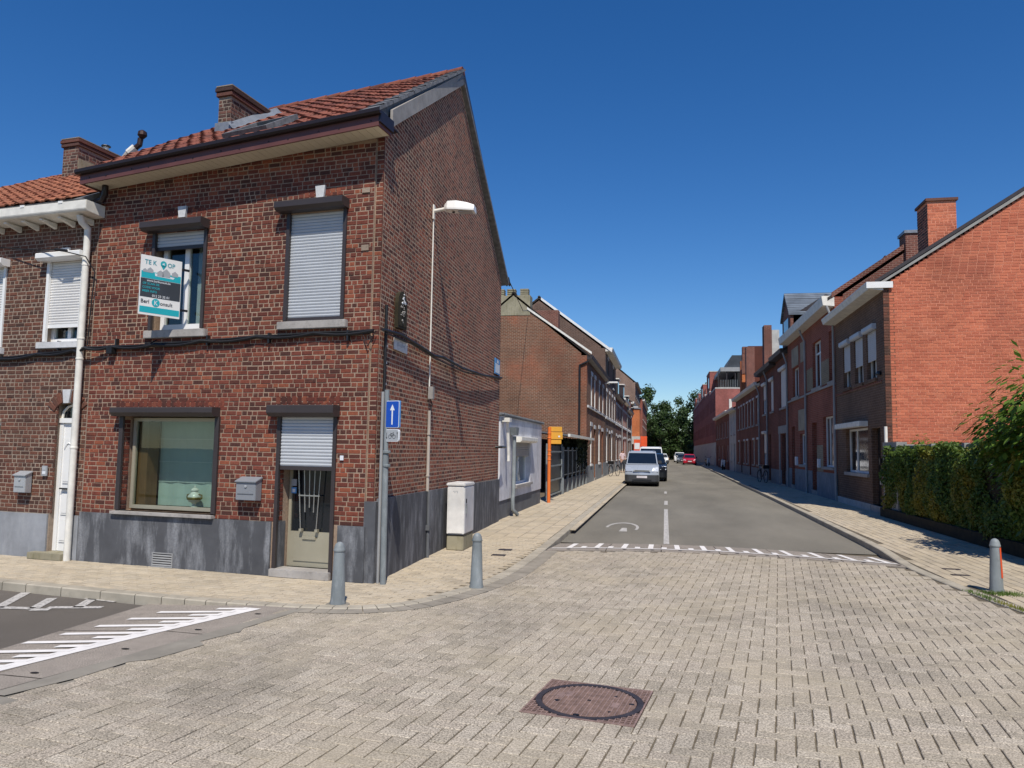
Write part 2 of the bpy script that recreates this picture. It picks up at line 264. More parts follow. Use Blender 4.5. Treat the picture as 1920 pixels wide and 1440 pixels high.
# ------------------------------------------------------------------ geometry helpers
ORG = {None: Vector((0, 0, 0))}
class Fr:
    """local frame: point (s, d, z) = o + u*s + n*d + w*z"""
    def __init__(s, o, u, n, w=(0, 0, 1)):
        s.o = Vector(o); s.u = Vector(u).normalized(); s.n = Vector(n).normalized(); s.w = Vector(w).normalized()
    def p(s, a, b, c): return s.o + s.u * a + s.n * b + s.w * c
    def at(s, a, b, c): return Fr(s.p(a, b, c), s.u, s.n, s.w)
    def rot(s):
        x = s.u if s.u.cross(s.n).dot(s.w) > 0 else -s.u
        return Matrix((x, s.n, s.w)).transposed().to_euler()
WORLD = Fr((0, 0, 0), (1, 0, 0), (0, 1, 0))
class MB:
    def __init__(s, fr=WORLD): s.v = []; s.f = []; s.fr = fr
    def add(s, pts, faces, raw=False):
        b = len(s.v); s.v += [Vector(p) if raw else s.fr.p(*p) for p in pts]; s.f += [tuple(b + i for i in f) for f in faces]; return s
    def box(s, a0, a1, b0, b1, c0, c1):
        return s.add([(a, b, c) for a in (a0, a1) for b in (b0, b1) for c in (c0, c1)],
                     [(0, 1, 3, 2), (4, 6, 7, 5), (0, 4, 5, 1), (2, 3, 7, 6), (0, 2, 6, 4), (1, 5, 7, 3)])
    def poly(s, pts): return s.add(pts, [tuple(range(len(pts)))])
    def prism(s, pts, vec):
        k = len(pts); q = [tuple(a + b for a, b in zip(p, vec)) for p in pts]
        return s.add(list(pts) + q, [tuple(range(k)), tuple(range(2 * k - 1, k - 1, -1))] + [(i, (i + 1) % k, k + (i + 1) % k, k + i) for i in range(k)])
    def tube(s, path, r, n=8, r2=None, cap=True):
        P = [s.fr.p(*p) for p in path]; k = len(P); rings = []; up = None
        for i, p in enumerate(P):
            t = (P[min(i + 1, k - 1)] - P[max(i - 1, 0)]).normalized()
            if up is None: up = Vector((0, 0, 1)) if abs(t.z) < 0.9 else Vector((1, 0, 0))
            a = t.cross(up).normalized(); b = a.cross(t).normalized(); up = b
            rr = r if r2 is None else r + (r2 - r) * i / (k - 1)
            rings.append([p + a * rr * math.cos(2 * math.pi * j / n) + b * rr * math.sin(2 * math.pi * j / n) for j in range(n)])
        f = [(i * n + j, i * n + (j + 1) % n, (i + 1) * n + (j + 1) % n, (i + 1) * n + j) for i in range(k - 1) for j in range(n)]
        if cap: f += [tuple(range(n - 1, -1, -1)), tuple(range((k - 1) * n, k * n))]
        return s.add([p for r_ in rings for p in r_], f, raw=True)
    def lathe(s, c, prof, n=20, axis='z'):
        pts = []
        for (r, h) in prof:
            for j in range(n):
                a = 2 * math.pi * j / n; x, y = r * math.cos(a), r * math.sin(a)
                pts.append((c[0] + x, c[1] + y, c[2] + h) if axis == 'z' else ((c[0] + x, c[1] + h, c[2] + y) if axis == 'y' else (c[0] + h, c[1] + x, c[2] + y)))
        k = len(prof); f = [(i * n + j, i * n + (j + 1) % n, (i + 1) * n + (j + 1) % n, (i + 1) * n + j) for i in range(k - 1) for j in range(n)]
        f += [tuple(range(n - 1, -1, -1)), tuple(range((k - 1) * n, k * n))]
        return s.add(pts, f)
    def build(s, name, mat, parent=None, smooth=False, kind=None, bevel=0, recalc=True):
        o = Vector(ORG[parent]); me = bpy.data.meshes.new(name)
        me.from_pydata([tuple(v - o) for v in s.v], [], s.f)
        if recalc or bevel:
            bm = bmesh.new(); bm.from_mesh(me)
            if recalc: bmesh.ops.recalc_face_normals(bm, faces=bm.faces)
            if bevel: bmesh.ops.bevel(bm, geom=bm.edges[:], offset=bevel, segments=2, affect='EDGES', clamp_overlap=True)
            bm.to_mesh(me); bm.free()
        if smooth:
            me.shade_smooth()
            try: me.set_sharp_from_angle(angle=R_(38))
            except Exception: pass
        me.materials.append(mat if not isinstance(mat, str) else M[mat])
        ob = bpy.data.objects.new(name, me); COL.objects.link(ob); ob.parent = parent; ORG[ob] = o
        if kind: ob['kind'] = kind
        return ob
def tag(o, label=None, cat=None, group=None, kind=None):
    for k, v in (('label', label), ('category', cat), ('group', group), ('kind', kind)):
        if v: o[k] = v
    return o
def thing(name, label, cat, loc=(0, 0, 0), group=None):
    o = bpy.data.objects.new(name, None); COL.objects.link(o); o.location = loc; ORG[o] = Vector(loc); o.empty_display_size = 0.2
    return tag(o, label, cat, group)
def copy_tree(o, parent=None):
    c = o.copy(); COL.objects.link(c); c.parent = parent; ORG[c] = ORG.get(o, Vector())
    for ch in o.children: copy_tree(ch, c)
    return c
def place(o, loc, rz=0, label=None):
    o.location = loc; o.rotation_euler = (0, 0, rz)
    if label: o['label'] = label
    return o
def proj(p):
    d = Vector(p) - CAM; x = W[0][0] * d.x + W[1][0] * d.y + W[2][0] * d.z; y = W[0][1] * d.x + W[1][1] * d.y + W[2][1] * d.z; z = W[0][2] * d.x + W[1][2] * d.y + W[2][2] * d.z
    if z < 0.1: return None
    return 960 + CF * x / z, 720 - CF * y / z, z
def score(p, n, area):
    q = proj(p)
    if q is None or q[0] < -10 or q[0] > 1930 or q[1] < -10 or q[1] > 1450: return -1.0
    d = CAM - Vector(p); return area * max(0.02, d.normalized().dot(n)) / (d.length ** 2)

_cache = {}
def chamf(L, D, H, c=0.005):
    """a brick: back open, front edges eased; x length, y outward, z height; centred in x and z"""
    a, b = L / 2, H / 2
    v = [(-a, 0, -b), (a, 0, -b), (a, 0, b), (-a, 0, b), (-a, D - c, -b), (a, D - c, -b), (a, D - c, b), (-a, D - c, b),
         (-a + c, D, -b + c), (a - c, D, -b + c), (a - c, D, b - c), (-a + c, D, b - c)]
    f = [(i, (i + 1) % 4, 4 + (i + 1) % 4, 4 + i) for i in range(4)] + [(4 + i, 4 + (i + 1) % 4, 8 + (i + 1) % 4, 8 + i) for i in range(4)] + [(8, 9, 10, 11)]
    return v, f
def pieces(items, parent, mat, name='brick', rest='brick_infill', top=300, D=0.022, c=0.006, jit=0.0):
    """items: (frame, s0, s1, z0, z1, d). The ones showing largest become parts, the rest one stuff part."""
    sc = []
    for it in items:
        fr, s0, s1, z0, z1, d = it[:6]; sc.append((score(fr.p((s0 + s1) / 2, d, (z0 + z1) / 2), fr.n, (s1 - s0) * (z1 - z0)), it))
    sc.sort(key=lambda x: -x[0]); o = ORG[parent]
    for k, (q, it) in enumerate(sc[:top]):
        fr, s0, s1, z0, z1, d = it[:6]; L = round(s1 - s0, 3); Hh = round(z1 - z0, 3); key = (name, mat, round(L, 2), round(Hh, 3))
        if key not in _cache:
            v, f = chamf(max(0.02, key[2]), D, key[3], c); me = bpy.data.meshes.new(name); me.from_pydata(v, [], [g[::-1] for g in f]); me.materials.append(M[mat]); _cache[key] = me
        ob = bpy.data.objects.new(name, _cache[key]); COL.objects.link(ob); ob.parent = parent
        ob.location = fr.p((s0 + s1) / 2, d, (z0 + z1) / 2) - o; e = fr.rot(); ob.rotation_euler = e; ORG[ob] = Vector(o)
    if len(sc) > top:
        mb = MB()
        for q, it in sc[top:]:
            fr, s0, s1, z0, z1, d = it[:6]; v, f = chamf(s1 - s0, D, z1 - z0, c); cs, cz = (s0 + s1) / 2, (z0 + z1) / 2
            mb.add([fr.p(cs + x, d + y, cz + z) for x, y, z in v], f, raw=True)
        mb.build(rest, mat, parent, kind='stuff', recalc=False)
def courses(fr, z0, z1, span, holes=(), L=0.163, J=0.0088, Hc=0.061, d=-0.0235, bond='english', seed=1, jd=0.004):
    """bricks of a wall face; span(z) -> (s0, s1); holes: (s0, s1, z0, z1)"""
    rg = random.Random(seed); out = []; i = 0; z = z0
    while z + Hc <= z1 + 0.002:
        zc = z + Hc / 2; a, b = span(zc)
        cuts = [(h0 - J * 0.5, h1 + J * 0.5) for (h0, h1, k0, k1) in holes if k0 < zc + 0.02 and k1 > zc - 0.02]
        segs = [(a, b)]
        for (c0, c1) in cuts:
            ns = []
            for (x0, x1) in segs:
                if c1 <= x0 or c0 >= x1: ns.append((x0, x1)); continue
                if c0 > x0: ns.append((x0, c0))
                if c1 < x1: ns.append((c1, x1))
            segs = ns
        head = (i % 2 == 1) if bond == 'english' else None
        for (x0, x1) in segs:
            x = x0; first = True
            while x < x1 - 0.02:
                if bond == 'english':
                    l = (L - J) / 2 if head else L
                    if rg.random() < 0.16: l = L if head else (L - J) / 2
                else: l = L
                if first and (i % 4 in (2, 3) if bond == 'english' else i % 2): l = l * 0.5 + 0.0
                first = False
                e = min(x + l * rg.uniform(0.93, 1.06), x1)
                if x1 - e < 0.045: e = x1
                zz = z + rg.uniform(-0.0026, 0.0026) + 0.003 * math.sin(x * 1.3 + i * 0.7)
                out.append((fr, x + J * 0.1, e - J * 0.1, zz + J / 2, zz + Hc - J / 2, d + rg.uniform(-jd, jd) * 0.6))
                x = e + J
        z += Hc; i += 1
    return out
def slab(mb, s0, s1, z0, z1, th, holes=(), d=0.0):
    """wall slab, front at d, with openings and their reveals"""
    S = sorted({s0, s1, *[max(s0, min(s1, x)) for h in holes for x in h[:2]]}); Z = sorted({z0, z1, *[max(z0, min(z1, x)) for h in holes for x in h[2:]]})
    nS, nZ = len(S) - 1, len(Z) - 1
    solid = [[not any(h[0] < (S[i] + S[i+1]) / 2 < h[1] and h[2] < (Z[j] + Z[j+1]) / 2 < h[3] for h in holes) for j in range(nZ)] for i in range(nS)]
    for i in range(nS):
        for j in range(nZ):
            if not solid[i][j]: continue
            a, b, c, e = S[i], S[i+1], Z[j], Z[j+1]
            mb.poly([(a, d, c), (b, d, c), (b, d, e), (a, d, e)]); mb.poly([(a, d - th, c), (a, d - th, e), (b, d - th, e), (b, d - th, c)])
            for (ii, jj, q) in ((i - 1, j, [(a, c), (a, e)]), (i + 1, j, [(b, e), (b, c)]), (i, j - 1, [(b, c), (a, c)]), (i, j + 1, [(a, e), (b, e)])):
                if not (0 <= ii < nS and 0 <= jj < nZ and solid[ii][jj]):
                    (p0, q0), (p1, q1) = q; mb.poly([(p0, d, q0), (p1, d, q1), (p1, d - th, q1), (p0, d - th, q0)])
    return mb
_tc = {}
def text_into(mb, txt, s, z, size, d, sx=1.0, align='L', bold=0.0, flip=1):
    """lettering as flat mesh on frame plane; flip=-1 when +s runs to the reader's left"""
    key = (txt, bold)
    if key not in _tc:
        cu = bpy.data.curves.new('t', 'FONT'); cu.body = txt; cu.size = 1.0; cu.fill_mode = 'FRONT'; cu.offset = bold; cu.resolution_u = 3
        ob = bpy.data.objects.new('t', cu); me = bpy.data.meshes.new_from_object(ob)
        _tc[key] = ([tuple(v.co) for v in me.vertices], [tuple(p.vertices) for p in me.polygons]); bpy.data.objects.remove(ob); bpy.data.curves.remove(cu); bpy.data.meshes.remove(me)
    v, f = _tc[key]
    if not v: return 0
    w = max(p[0] for p in v); off = {'L': 0, 'C': -w / 2, 'R': -w}[align]
    mb.add([(s + flip * (p[0] + off) * size * sx, d, z + p[1] * size) for p in v], f); return w * size * sx
def disc(mb, s, z, r, d, n=24, rz=None):
    rz = rz or r
    mb.poly([(s + r * math.cos(2 * math.pi * k / n), d, z + rz * math.sin(2 * math.pi * k / n)) for k in range(n)])

# windows -------------------------------------------------------------
def window(par, fr, s0, s1, z0, z1, dep=0.12, fm='white', mull=(), trans=(), fw=0.06, pane='glassd', name='window', curtain=None):
    mb = MB(fr); d1, d0 = -dep, -dep - 0.06
    mb.box(s0, s0 + fw, d0, d1, z0, z1); mb.box(s1 - fw, s1, d0, d1, z0, z1); mb.box(s0 + fw, s1 - fw, d0, d1, z0, z0 + fw); mb.box(s0 + fw, s1 - fw, d0, d1, z1 - fw, z1)
    for m_ in mull: mb.box(m_ - fw * 0.55, m_ + fw * 0.55, d0 + 0.004, d1 - 0.004, z0 + fw, z1 - fw)
    for t_ in trans: mb.box(s0 + fw, s1 - fw, d0 + 0.007, d1 - 0.007, t_ - fw * 0.5, t_ + fw * 0.5)
    w = mb.build(name, fm, par)
    MB(fr).box(s0 + fw * 0.8, s1 - fw * 0.8, d0 + 0.02, d0 + 0.026, z0 + fw * 0.8, z1 - fw * 0.8).build('pane', pane, w)
    if curtain:
        n = 14; c = MB(fr); ss = [s0 + fw + (s1 - s0 - 2 * fw) * k / n for k in range(n + 1)]
        for k in range(n): c.poly([(ss[k], d0 - 0.06 - 0.012 * (k % 2), z0), (ss[k+1], d0 - 0.06 - 0.012 * ((k + 1) % 2), z0), (ss[k+1], d0 - 0.06 - 0.012 * ((k + 1) % 2), z1), (ss[k], d0 - 0.06 - 0.012 * (k % 2), z1)])
        c.build('curtain', curtain, w, recalc=False)
    return w
def shutter(par, fr, s0, s1, zb, z1, d, mat='slatW', step=0.045, single=True, rail=None, hood=None, hw=0.0, hmat='dk_alu', hd=0.16, hh=0.16, guides=None, zg=None):
    """rolling shutter: slats, bottom rail, box above, side guides"""
    sh = thing_part = None
    k = int((z1 - zb) / step); step = (z1 - zb) / max(1, k)
    base = MB(fr).box(s0, s1, d - 0.012, d - 0.004, zb, z1).build('shutter', mat, par)
    prof = [(0.0, 0.0), (0.004, 0.18), (0.009, 0.5), (0.008, 0.8), (0.0, 0.94)]
    def slat_pts(z): return [(s, d + a, z + b * step) for a, b in prof for s in (s0, s1)]
    fs = [(2 * i, 2 * i + 1, 2 * i + 3, 2 * i + 2) for i in range(len(prof) - 1)]
    if single:
        me = None
        for i in range(k):
            if me is None:
                ob = MB(fr).add(slat_pts(zb), fs).build('slat', mat, base, recalc=False); me = ob
            else:
                ob = me.copy(); COL.objects.link(ob); ob.parent = base; ob.location.z = i * step
    else:
        mb = MB(fr)
        for i in range(k): mb.add(slat_pts(zb + i * step), fs)
        mb.build('slats', mat, base, recalc=False, kind='stuff')
    if rail: MB(fr).box(s0, s1, d - 0.015, d + 0.012, zb - 0.05, zb - 0.001).build('bottom_rail', rail, base)
    if hood is not None:
        h0, h1, hz0, hz1 = hood
        pr_ = [(0.002, hz0), (hd * 0.72, hz0), (hd, hz0 + hh * 0.32), (hd, hz1 - 0.012), (hd - 0.012, hz1), (0.002, hz1)]
        MB(fr).prism([(h0, a, b) for a, b in pr_], (h1 - h0, 0, 0)).build('shutter_box', hmat, par)
    if guides:
        for a in guides: MB(fr).box(a - 0.025, a + 0.025, -0.02, 0.022, zg, z1 + 0.02).build('guide_rail', hmat, par)
    return base

# =================================================================== GROUND
sky_h = None
MB().poly([(-900, -200, -0.32), (900, -200, -0.32), (900, 1400, -0.32), (-900, 1400, -0.32)]).build('ground', 'land', kind='structure')
# asphalt street ahead (0.10 m below the raised junction)
rd = MB(); rx = [(-1.97, 4.0, 15.0), (-1.97, 4.15, 30), (-1.97, 4.25, 50), (-1.97, 4.5, 75), (-2.0, 5.0, 110), (-2.0, 5.2, 260)]
for (a, b, y0), (c, e, y1) in zip(rx, rx[1:]): rd.poly([(a - 0.1, y0, -0.1), (b + 0.1, y0, -0.1), (e + 0.1, y1, -0.1), (c - 0.1, y1, -0.1)])
road = rd.build('road', 'asph', kind='structure', recalc=False)
# left street asphalt
roadL = MB().poly([(-40, -3, -0.09), (-5.0, -3, -0.09), (-5.35, 5.0, -0.09), (-5.62, 7.66, -0.09), (-9, 8.16, -0.09), (-40, 12.1, -0.09)]).build('road', 'asph2', kind='structure', recalc=False)
# bedding under the raised junction paving
KL = [(-40, 11.9), (-9.6, 8.22), (-7.8, 7.98), (-5.8, 7.72), (-4.6, 7.60), (-3.75, 7.60), (-3.1, 7.72), (-2.62, 8.15), (-2.27, 9.1), (-2.05, 10.2), (-1.98, 11.6), (-1.97, 13.2), (-1.97, 16.4), (-1.97, 60), (-2.0, 260)]
KR = [(5.2, 3.0), (4.35, 7.9), (3.9, 9.3), (3.72, 10.8), (3.62, 12.6), (3.72, 14.0), (3.85, 16.2), (4.0, 24.5), (4.1, 32), (4.2, 46), (4.5, 75), (5.0, 110), (5.2, 260)]
def chain(pts, closed=False): return pts
bed_poly = [(-40, -12), (40, -12), (40, 2.0), (5.4, 2.0)] + KR[:5] + [(3.3, 12.95), (2.2, 13.25), (0.9, 13.5), (0, 13.45), (-1.97, 12.95)] + [p for p in KL[::-1] if 7.6 <= p[1] < 12.9 and p[0] > -3.8] + [(-4.2, 7.45), (-4.9, 4.7), (-5.7, -0.5), (-40, -0.5)]
pav_poly = [(-3.92, 7.47) if p == (-4.2, 7.45) else (-4.33, 4.7) if p == (-4.9, 4.7) else (-5.15, -0.5) if p == (-5.7, -0.5) else p for p in bed_poly]
pavebed = MB().poly([(x, y, -0.010) for x, y in bed_poly]).build('square_paving', 'bed', kind='structure', recalc=False)

def inside(p, poly):
    x, y = p; c = False; j = len(poly) - 1
    for i in range(len(poly)):
        xi, yi = poly[i]; xj, yj = poly[j]
        if (yi > y) != (yj > y) and x < (xj - xi) * (y - yi) / (yj - yi) + xi: c = not c
        j = i
    return c
# herringbone pavers, laid square to the manhole frame
ang = R_(-8.0); PU = Vector((math.cos(ang), math.sin(ang), 0)); PV = Vector((-math.sin(ang), math.cos(ang), 0))
PO = Vector((-0.92, 5.04, 0))
MH = 0.75
items = []; w, l = 0.1125, 0.225; g = 0.0036
rg = random.Random(3)
up = Vector((0, 0, 1))
for i in range(-60, 62):
    for j in range(-60, 100):
        # basic 90-degree herringbone on a w-grid: cell (a,b) -> H brick when (a-b)%4 in (0,1)
        m = (i - j) % 4
        if m == 0: s0, t0, ds, dt = i * w, j * w, l, w
        elif m == 3: s0, t0, ds, dt = i * w, j * w, w, l
        else: continue
        c = PO + PU * (s0 + ds / 2) + PV * (t0 + dt / 2)
        if c.x < -7.5 or c.x > 7.5 or c.y < 2.2 or c.y > 13.6: continue
        if not inside((c.x, c.y), pav_poly): continue
        if any(not inside(((PO + PU * (s0 + a) + PV * (t0 + b)).x, (PO + PU * (s0 + a) + PV * (t0 + b)).y), pav_poly) for a in (0.02, ds - 0.02) for b in (0.02, dt - 0.02)): continue
        if s0 < MH and s0 + ds > 0 and t0 < MH and t0 + dt > 0:
            # trim to the iron frame
            if s0 >= 0 and s0 + ds <= MH + .001 and t0 >= 0 and t0 + dt <= MH + .001: continue
            s1_, t1_ = s0 + ds, t0 + dt; si0, si1 = max(s0, 0), min(s1_, MH)
            cutp = [(s0, t0, min(0, s1_) - s0, dt), (max(s0, MH), t0, s1_ - max(s0, MH), dt), (si0, t0, si1 - si0, min(0, t1_) - t0), (si0, max(t0, MH), si1 - si0, t1_ - max(t0, MH))]
        else: cutp = [(s0, t0, ds, dt)]
        for (a_, b_, ds, dt) in cutp:
            if min(ds, dt) < 0.02: continue
            o = PO + PU * a_ + PV * b_
            items.append((Fr(o, PU, up, PV), g, ds - g, g, dt - g, -0.022 + rg.uniform(-0.002, 0.002)))
pieces(items, pavebed, 'pav', 'paver', 'paver_infill', 300, D=0.022, c=0.004)

# manhole cover
mfr = Fr(PO + Vector((0, 0, 0)), PU, PV, up)
mh = thing('manhole_cover', 'rusty square cast iron manhole frame with round ribbed lid set in the herringbone paving', 'manhole cover', PO)
MB(mfr).box(0.0, MH, 0.0, MH, -0.02, -0.004).build('base_plate', 'iron', mh)
fb = MB(mfr)
for (a, b, c, d) in ((0, MH, 0, 0.012), (0, MH, MH - 0.012, MH), (0, 0.012, 0.012, MH - 0.012), (MH - 0.012, MH, 0.012, MH - 0.012)): fb.box(a, b, c, d, -0.004, 0.003)
hc = MH / 2; N_ = 22; st = MH / N_
for i in range(1, N_):
    for ax in (0, 1):
        p = i * st
        dd = 0.366 ** 2 - (p - hc) ** 2
        k = math.sqrt(dd) if dd > 0 else 0
        for (q0, q1) in ((0.012, hc - k), (hc + k, MH - 0.012)):
            if q1 - q0 > 0.012:
                if ax == 0: fb.box(p - 0.0035, p + 0.0035, q0, q1, -0.004, 0.0025)
                else: fb.box(q0, q1, p - 0.0035, p + 0.0035, -0.004, 0.002)
fb.build('frame', 'ironr', mh)
rgm = MB(mfr)
n = 56
for (r0, r1, zt) in ((0.325, 0.366, 0.0035),):
    for k in range(n):
        a0, a1 = 2 * math.pi * k / n, 2 * math.pi * (k + 1) / n
        P = [(hc + r * math.cos(a), hc + r * math.sin(a)) for r, a in ((r0, a0), (r1, a0), (r1, a1), (r0, a1))]
        rgm.poly([(x, y, zt) for x, y in P]); rgm.poly([(P[0][0], P[0][1], zt), (P[3][0], P[3][1], zt), (P[3][0], P[3][1], -0.004), (P[0][0], P[0][1], -0.004)])
        rgm.poly([(P[1][0], P[1][1], zt), (P[2][0], P[2][1], zt), (P[2][0], P[2][1], -0.004), (P[1][0], P[1][1], -0.004)])
rgm.build('rim', 'iron_b', mh)
lb = MB(mfr); r0 = 0.318; st = 2 * r0 / 19
for i in range(20):
    p = hc - r0 + i * st; dd = r0 ** 2 - (p - hc) ** 2; k = math.sqrt(max(0, dd))
    if k > 0.02:
        lb.box(p - 0.0042, p + 0.0042, hc - k, hc + k, -0.004, 0.0042)
for i in range(28):
    p = hc - r0 + i * (2 * r0 / 27); dd = r0 ** 2 - (p - hc) ** 2; k = math.sqrt(max(0, dd))
    if k > 0.02: lb.box(hc - k, hc + k, p - 0.0022, p + 0.0022, -0.004, 0.0032)
for (a, b, ww, hh_) in ((0.16, 0.42, 0.05, 0.11), (0.22, 0.46, 0.045, 0.10), (0.56, 0.34, 0.05, 0.10)): lb.box(a - ww / 2, a + ww / 2, b - hh_ / 2, b + hh_ / 2, -0.004, 0.0048)
lb.build('lid', 'ironr', mh)
for (a, b, rr) in ((hc, hc, 0.014), (0.53, 0.52, 0.012), (0.55, 0.2, 0.012), (0.17, 0.3, 0.02), (0.36, 0.07, 0.022), (0.66, 0.4, 0.02)):
    MB(mfr).poly([(a + rr * math.cos(t * math.pi / 6), b + rr * 0.7 * math.sin(t * math.pi / 6), 0.0056) for t in range(12)]).build('keyhole', 'black', mh, recalc=False)

# ramp slabs ------------------------------------------------------------
def ypave(x):   # near edge of the ramp ahead
    pts = [(-1.97, 12.95), (-1.2, 13.25), (0, 13.45), (0.9, 13.5), (2.2, 13.25), (3.7, 12.75)]
    for (a, b), (c, d) in zip(pts, pts[1:]):
        if a <= x <= c: return b + (d - b) * (x - a) / (c - a)
    return pts[0][1] if x < -1.97 else pts[-1][1]
ramp = MB(); RJ = [-1.95, -0.97, -0.04, 0.93, 1.86, 2.8, 3.68]
for a, b in zip(RJ, RJ[1:]):
    a2, b2 = a + 0.007, b - 0.007; k = 4
    xs = [a2 + (b2 - a2) * i / k for i in range(k + 1)]
    for x0, x1 in zip(xs, xs[1:]):
        y0, y1 = ypave(x0), ypave(x1); L0 = 1.75
        ramp.prism([(x0, y0, -0.12), (x0, y0 + 0.22, -0.12), (x0, y0 + 0.22, 0.0), (x0, y0, 0.0)], (x1 - x0, y1 - y0, 0)); 
        ramp.prism([(x0, y0 + 0.222, -0.16), (x0, y0 + L0, -0.16), (x0, y0 + L0, -0.088), (x0, y0 + 0.222, 0.0)], (x1 - x0, y1 - y0, 0))
ramp_o = ramp.build('ramp', 'ramp', kind='structure')
MB().poly([(-1.97, 12.9, -0.115), (3.75, 12.7, -0.115), (3.9, 15.7, -0.115), (-1.97, 15.7, -0.115)]).build('ramp_bed', 'bed', ramp_o)
def rz(x, y):
    q = y - ypave(x) - 0.222; return 0.006 if q < 0 else 0.006 - 0.088 * q / 1.53
mk = MB()
def strip(mb, pts_l, pts_r):
    for i in range(len(pts_l) - 1): mb.poly([(*pts_l[i], rz(*pts_l[i]) ), (*pts_r[i], rz(*pts_r[i])), (*pts_r[i+1], rz(*pts_r[i+1])), (*pts_l[i+1], rz(*pts_l[i+1]))])
xs = [-1.9 + 5.5 * i / 60 for i in range(61)]
strip(mk, [(x, ypave(x) + 0.26) for x in xs], [(x, ypave(x) + 0.40) for x in xs])
for i in range(12):
    x = -1.62 + i * 0.465
    for (xx, ln) in ((x, 1.2), (x + 0.235, 0.40)):
        if xx > 3.5: continue
        y0 = ypave(xx) + 0.36
        for k in range(5):
            ya, yb = y0 + ln * k / 5, y0 + ln * (k + 1) / 5
            mk.poly([(xx - 0.045, ya, rz(xx, ya) + 0.002), (xx + 0.045, ya, rz(xx, ya) + 0.002), (xx + 0.045, yb, rz(xx, yb) + 0.002), (xx - 0.045, yb, rz(xx, yb) + 0.002)])
mk.build('ramp_marking', 'white_mark', ramp_o, recalc=False)

# left ramp: line from (-4.18,7.42) down to (-4.91,5.06), teeth to the left
def LPt(t): return Vector((-4.02 - 1.02 * t, 7.50 - 3.3 * t, 0))   # outer line, t 0..1
ld = (LPt(1) - LPt(0)).normalized(); lnrm = Vector((-1, 0, 0))
lramp = MB()
cuts = [0.0, 0.66, 1.33, 2.0, 2.8]
E0, E1 = Vector((-3.74, 7.64, 0)), Vector((-4.58, 4.1, 0)); ed = (E1 - E0)
F0, F1 = Vector((-5.62, 7.78, 0)), Vector((-5.55, 4.1, 0))
for a, b in zip([0, 0.37, 0.78, 1.15, 1.9], [0.366, 0.776, 1.146, 1.896, 2.6]):
    e0, e1 = E0 + ed * a, E0 + ed * b; f0, f1 = F0 + (F1 - F0) * a, F0 + (F1 - F0) * b
    m0, m1 = e0.lerp(f0, 0.28), e1.lerp(f1, 0.28)
    lramp.add([(e0.x, e0.y, 0.0), (e1.x, e1.y, 0.0), (m1.x, m1.y, 0.0), (m0.x, m0.y, 0.0), (f1.x, f1.y, -0.082), (f0.x, f0.y, -0.082)], [(0, 1, 2, 3), (3, 2, 4, 5)])
    lramp.add([(f0.x, f0.y, -0.082), (f1.x, f1.y, -0.082), (f1.x, f1.y, -0.12), (f0.x, f0.y, -0.12)], [(0, 1, 2, 3)])
lr = lramp.build('ramp', 'ramp', kind='structure', recalc=False)
def lz(p):
    t = (7.5 - p.y) / 3.42; e = E0 + ed * t; f = F0 + (F1 - F0) * t; k = (e.x - p.x) / max(0.01, e.x - f.x)
    return 0.0 if k < 0.28 else -0.082 * (k - 0.28) / 0.72
lm = MB()
A0, A1 = Vector((-4.10, 7.44, 0)), Vector((-5.40, 3.2, 0))
K = 40
for i in range(K):
    p0, p1 = A0.lerp(A1, i / K), A0.lerp(A1, (i + 1) / K); q0, q1 = p0 + Vector((-0.20, 0.02, 0)), p1 + Vector((-0.20, 0.02, 0))
    lm.poly([(p.x, p.y, lz(p) + 0.005) for p in (p0, p1, q1, q0)])
for i in range(20):
    base = A0.lerp(A1, (i * 0.168 + 0.05) / 4.43)
    ln = 0.86 if i % 2 else 0.34
    for k in range(6):
        a, b = base + Vector((-0.12 - ln * k / 6, 0.02 * 0, 0)), base + Vector((-0.12 - ln * (k + 1) / 6, 0, 0))
        q = [a + Vector((0, 0.042, 0)), a - Vector((0, 0.042, 0)), b - Vector((0, 0.042, 0)), b + Vector((0, 0.042, 0))]
        lm.poly([(p.x, p.y, lz(p) + 0.006) for p in q])
lm.build('ramp_marking', 'white_mark', lr, recalc=False)
lh = MB()
for k in range(9):
    p = E0 + ed * (0.12 + k * 0.21) + Vector((-0.17, 0, 0)); lh.poly([(p.x + 0.035 * math.cos(t * math.pi / 6), p.y + 0.02 * math.sin(t * math.pi / 6), 0.004) for t in range(12)])
for k in range(12):
    x = -1.6 + k * 0.47; y = ypave(x) + 0.14; lh.poly([(x + 0.035 * math.cos(t * math.pi / 6), y + 0.03 * math.sin(t * math.pi / 6), 0.004) for t in range(12)])
lh.build('lifting_hole', 'black', lr, recalc=False)
# smooth cement strip between ramp and pavers
cs = MB(); cp = [(-3.78, 7.5), (-3.66, 7.55), (-3.82, 6.62), (-3.78, 6.5), (-3.92, 6.1), (-3.82, 6.0), (-3.95, 5.5), (-4.08, 5.4), (-4.15, 4.95), (-4.32, 4.5), (-4.46, 4.5)]
cs.poly([(x, y, 0.0045) for x, y in cp]); cs.poly([(-3.62, 7.56, -0.006), (-3.60, 6.4, -0.006), (-3.78, 5.4, -0.006), (-4.05, 4.3, -0.006), (-4.75, 2.2, -0.006), (-5.05, 2.2, -0.006), (-4.5, 4.5, -0.006), (-3.86, 7.4, -0.006)]); cs.build('cement_patch', 'cement', kind='structure', recalc=False)

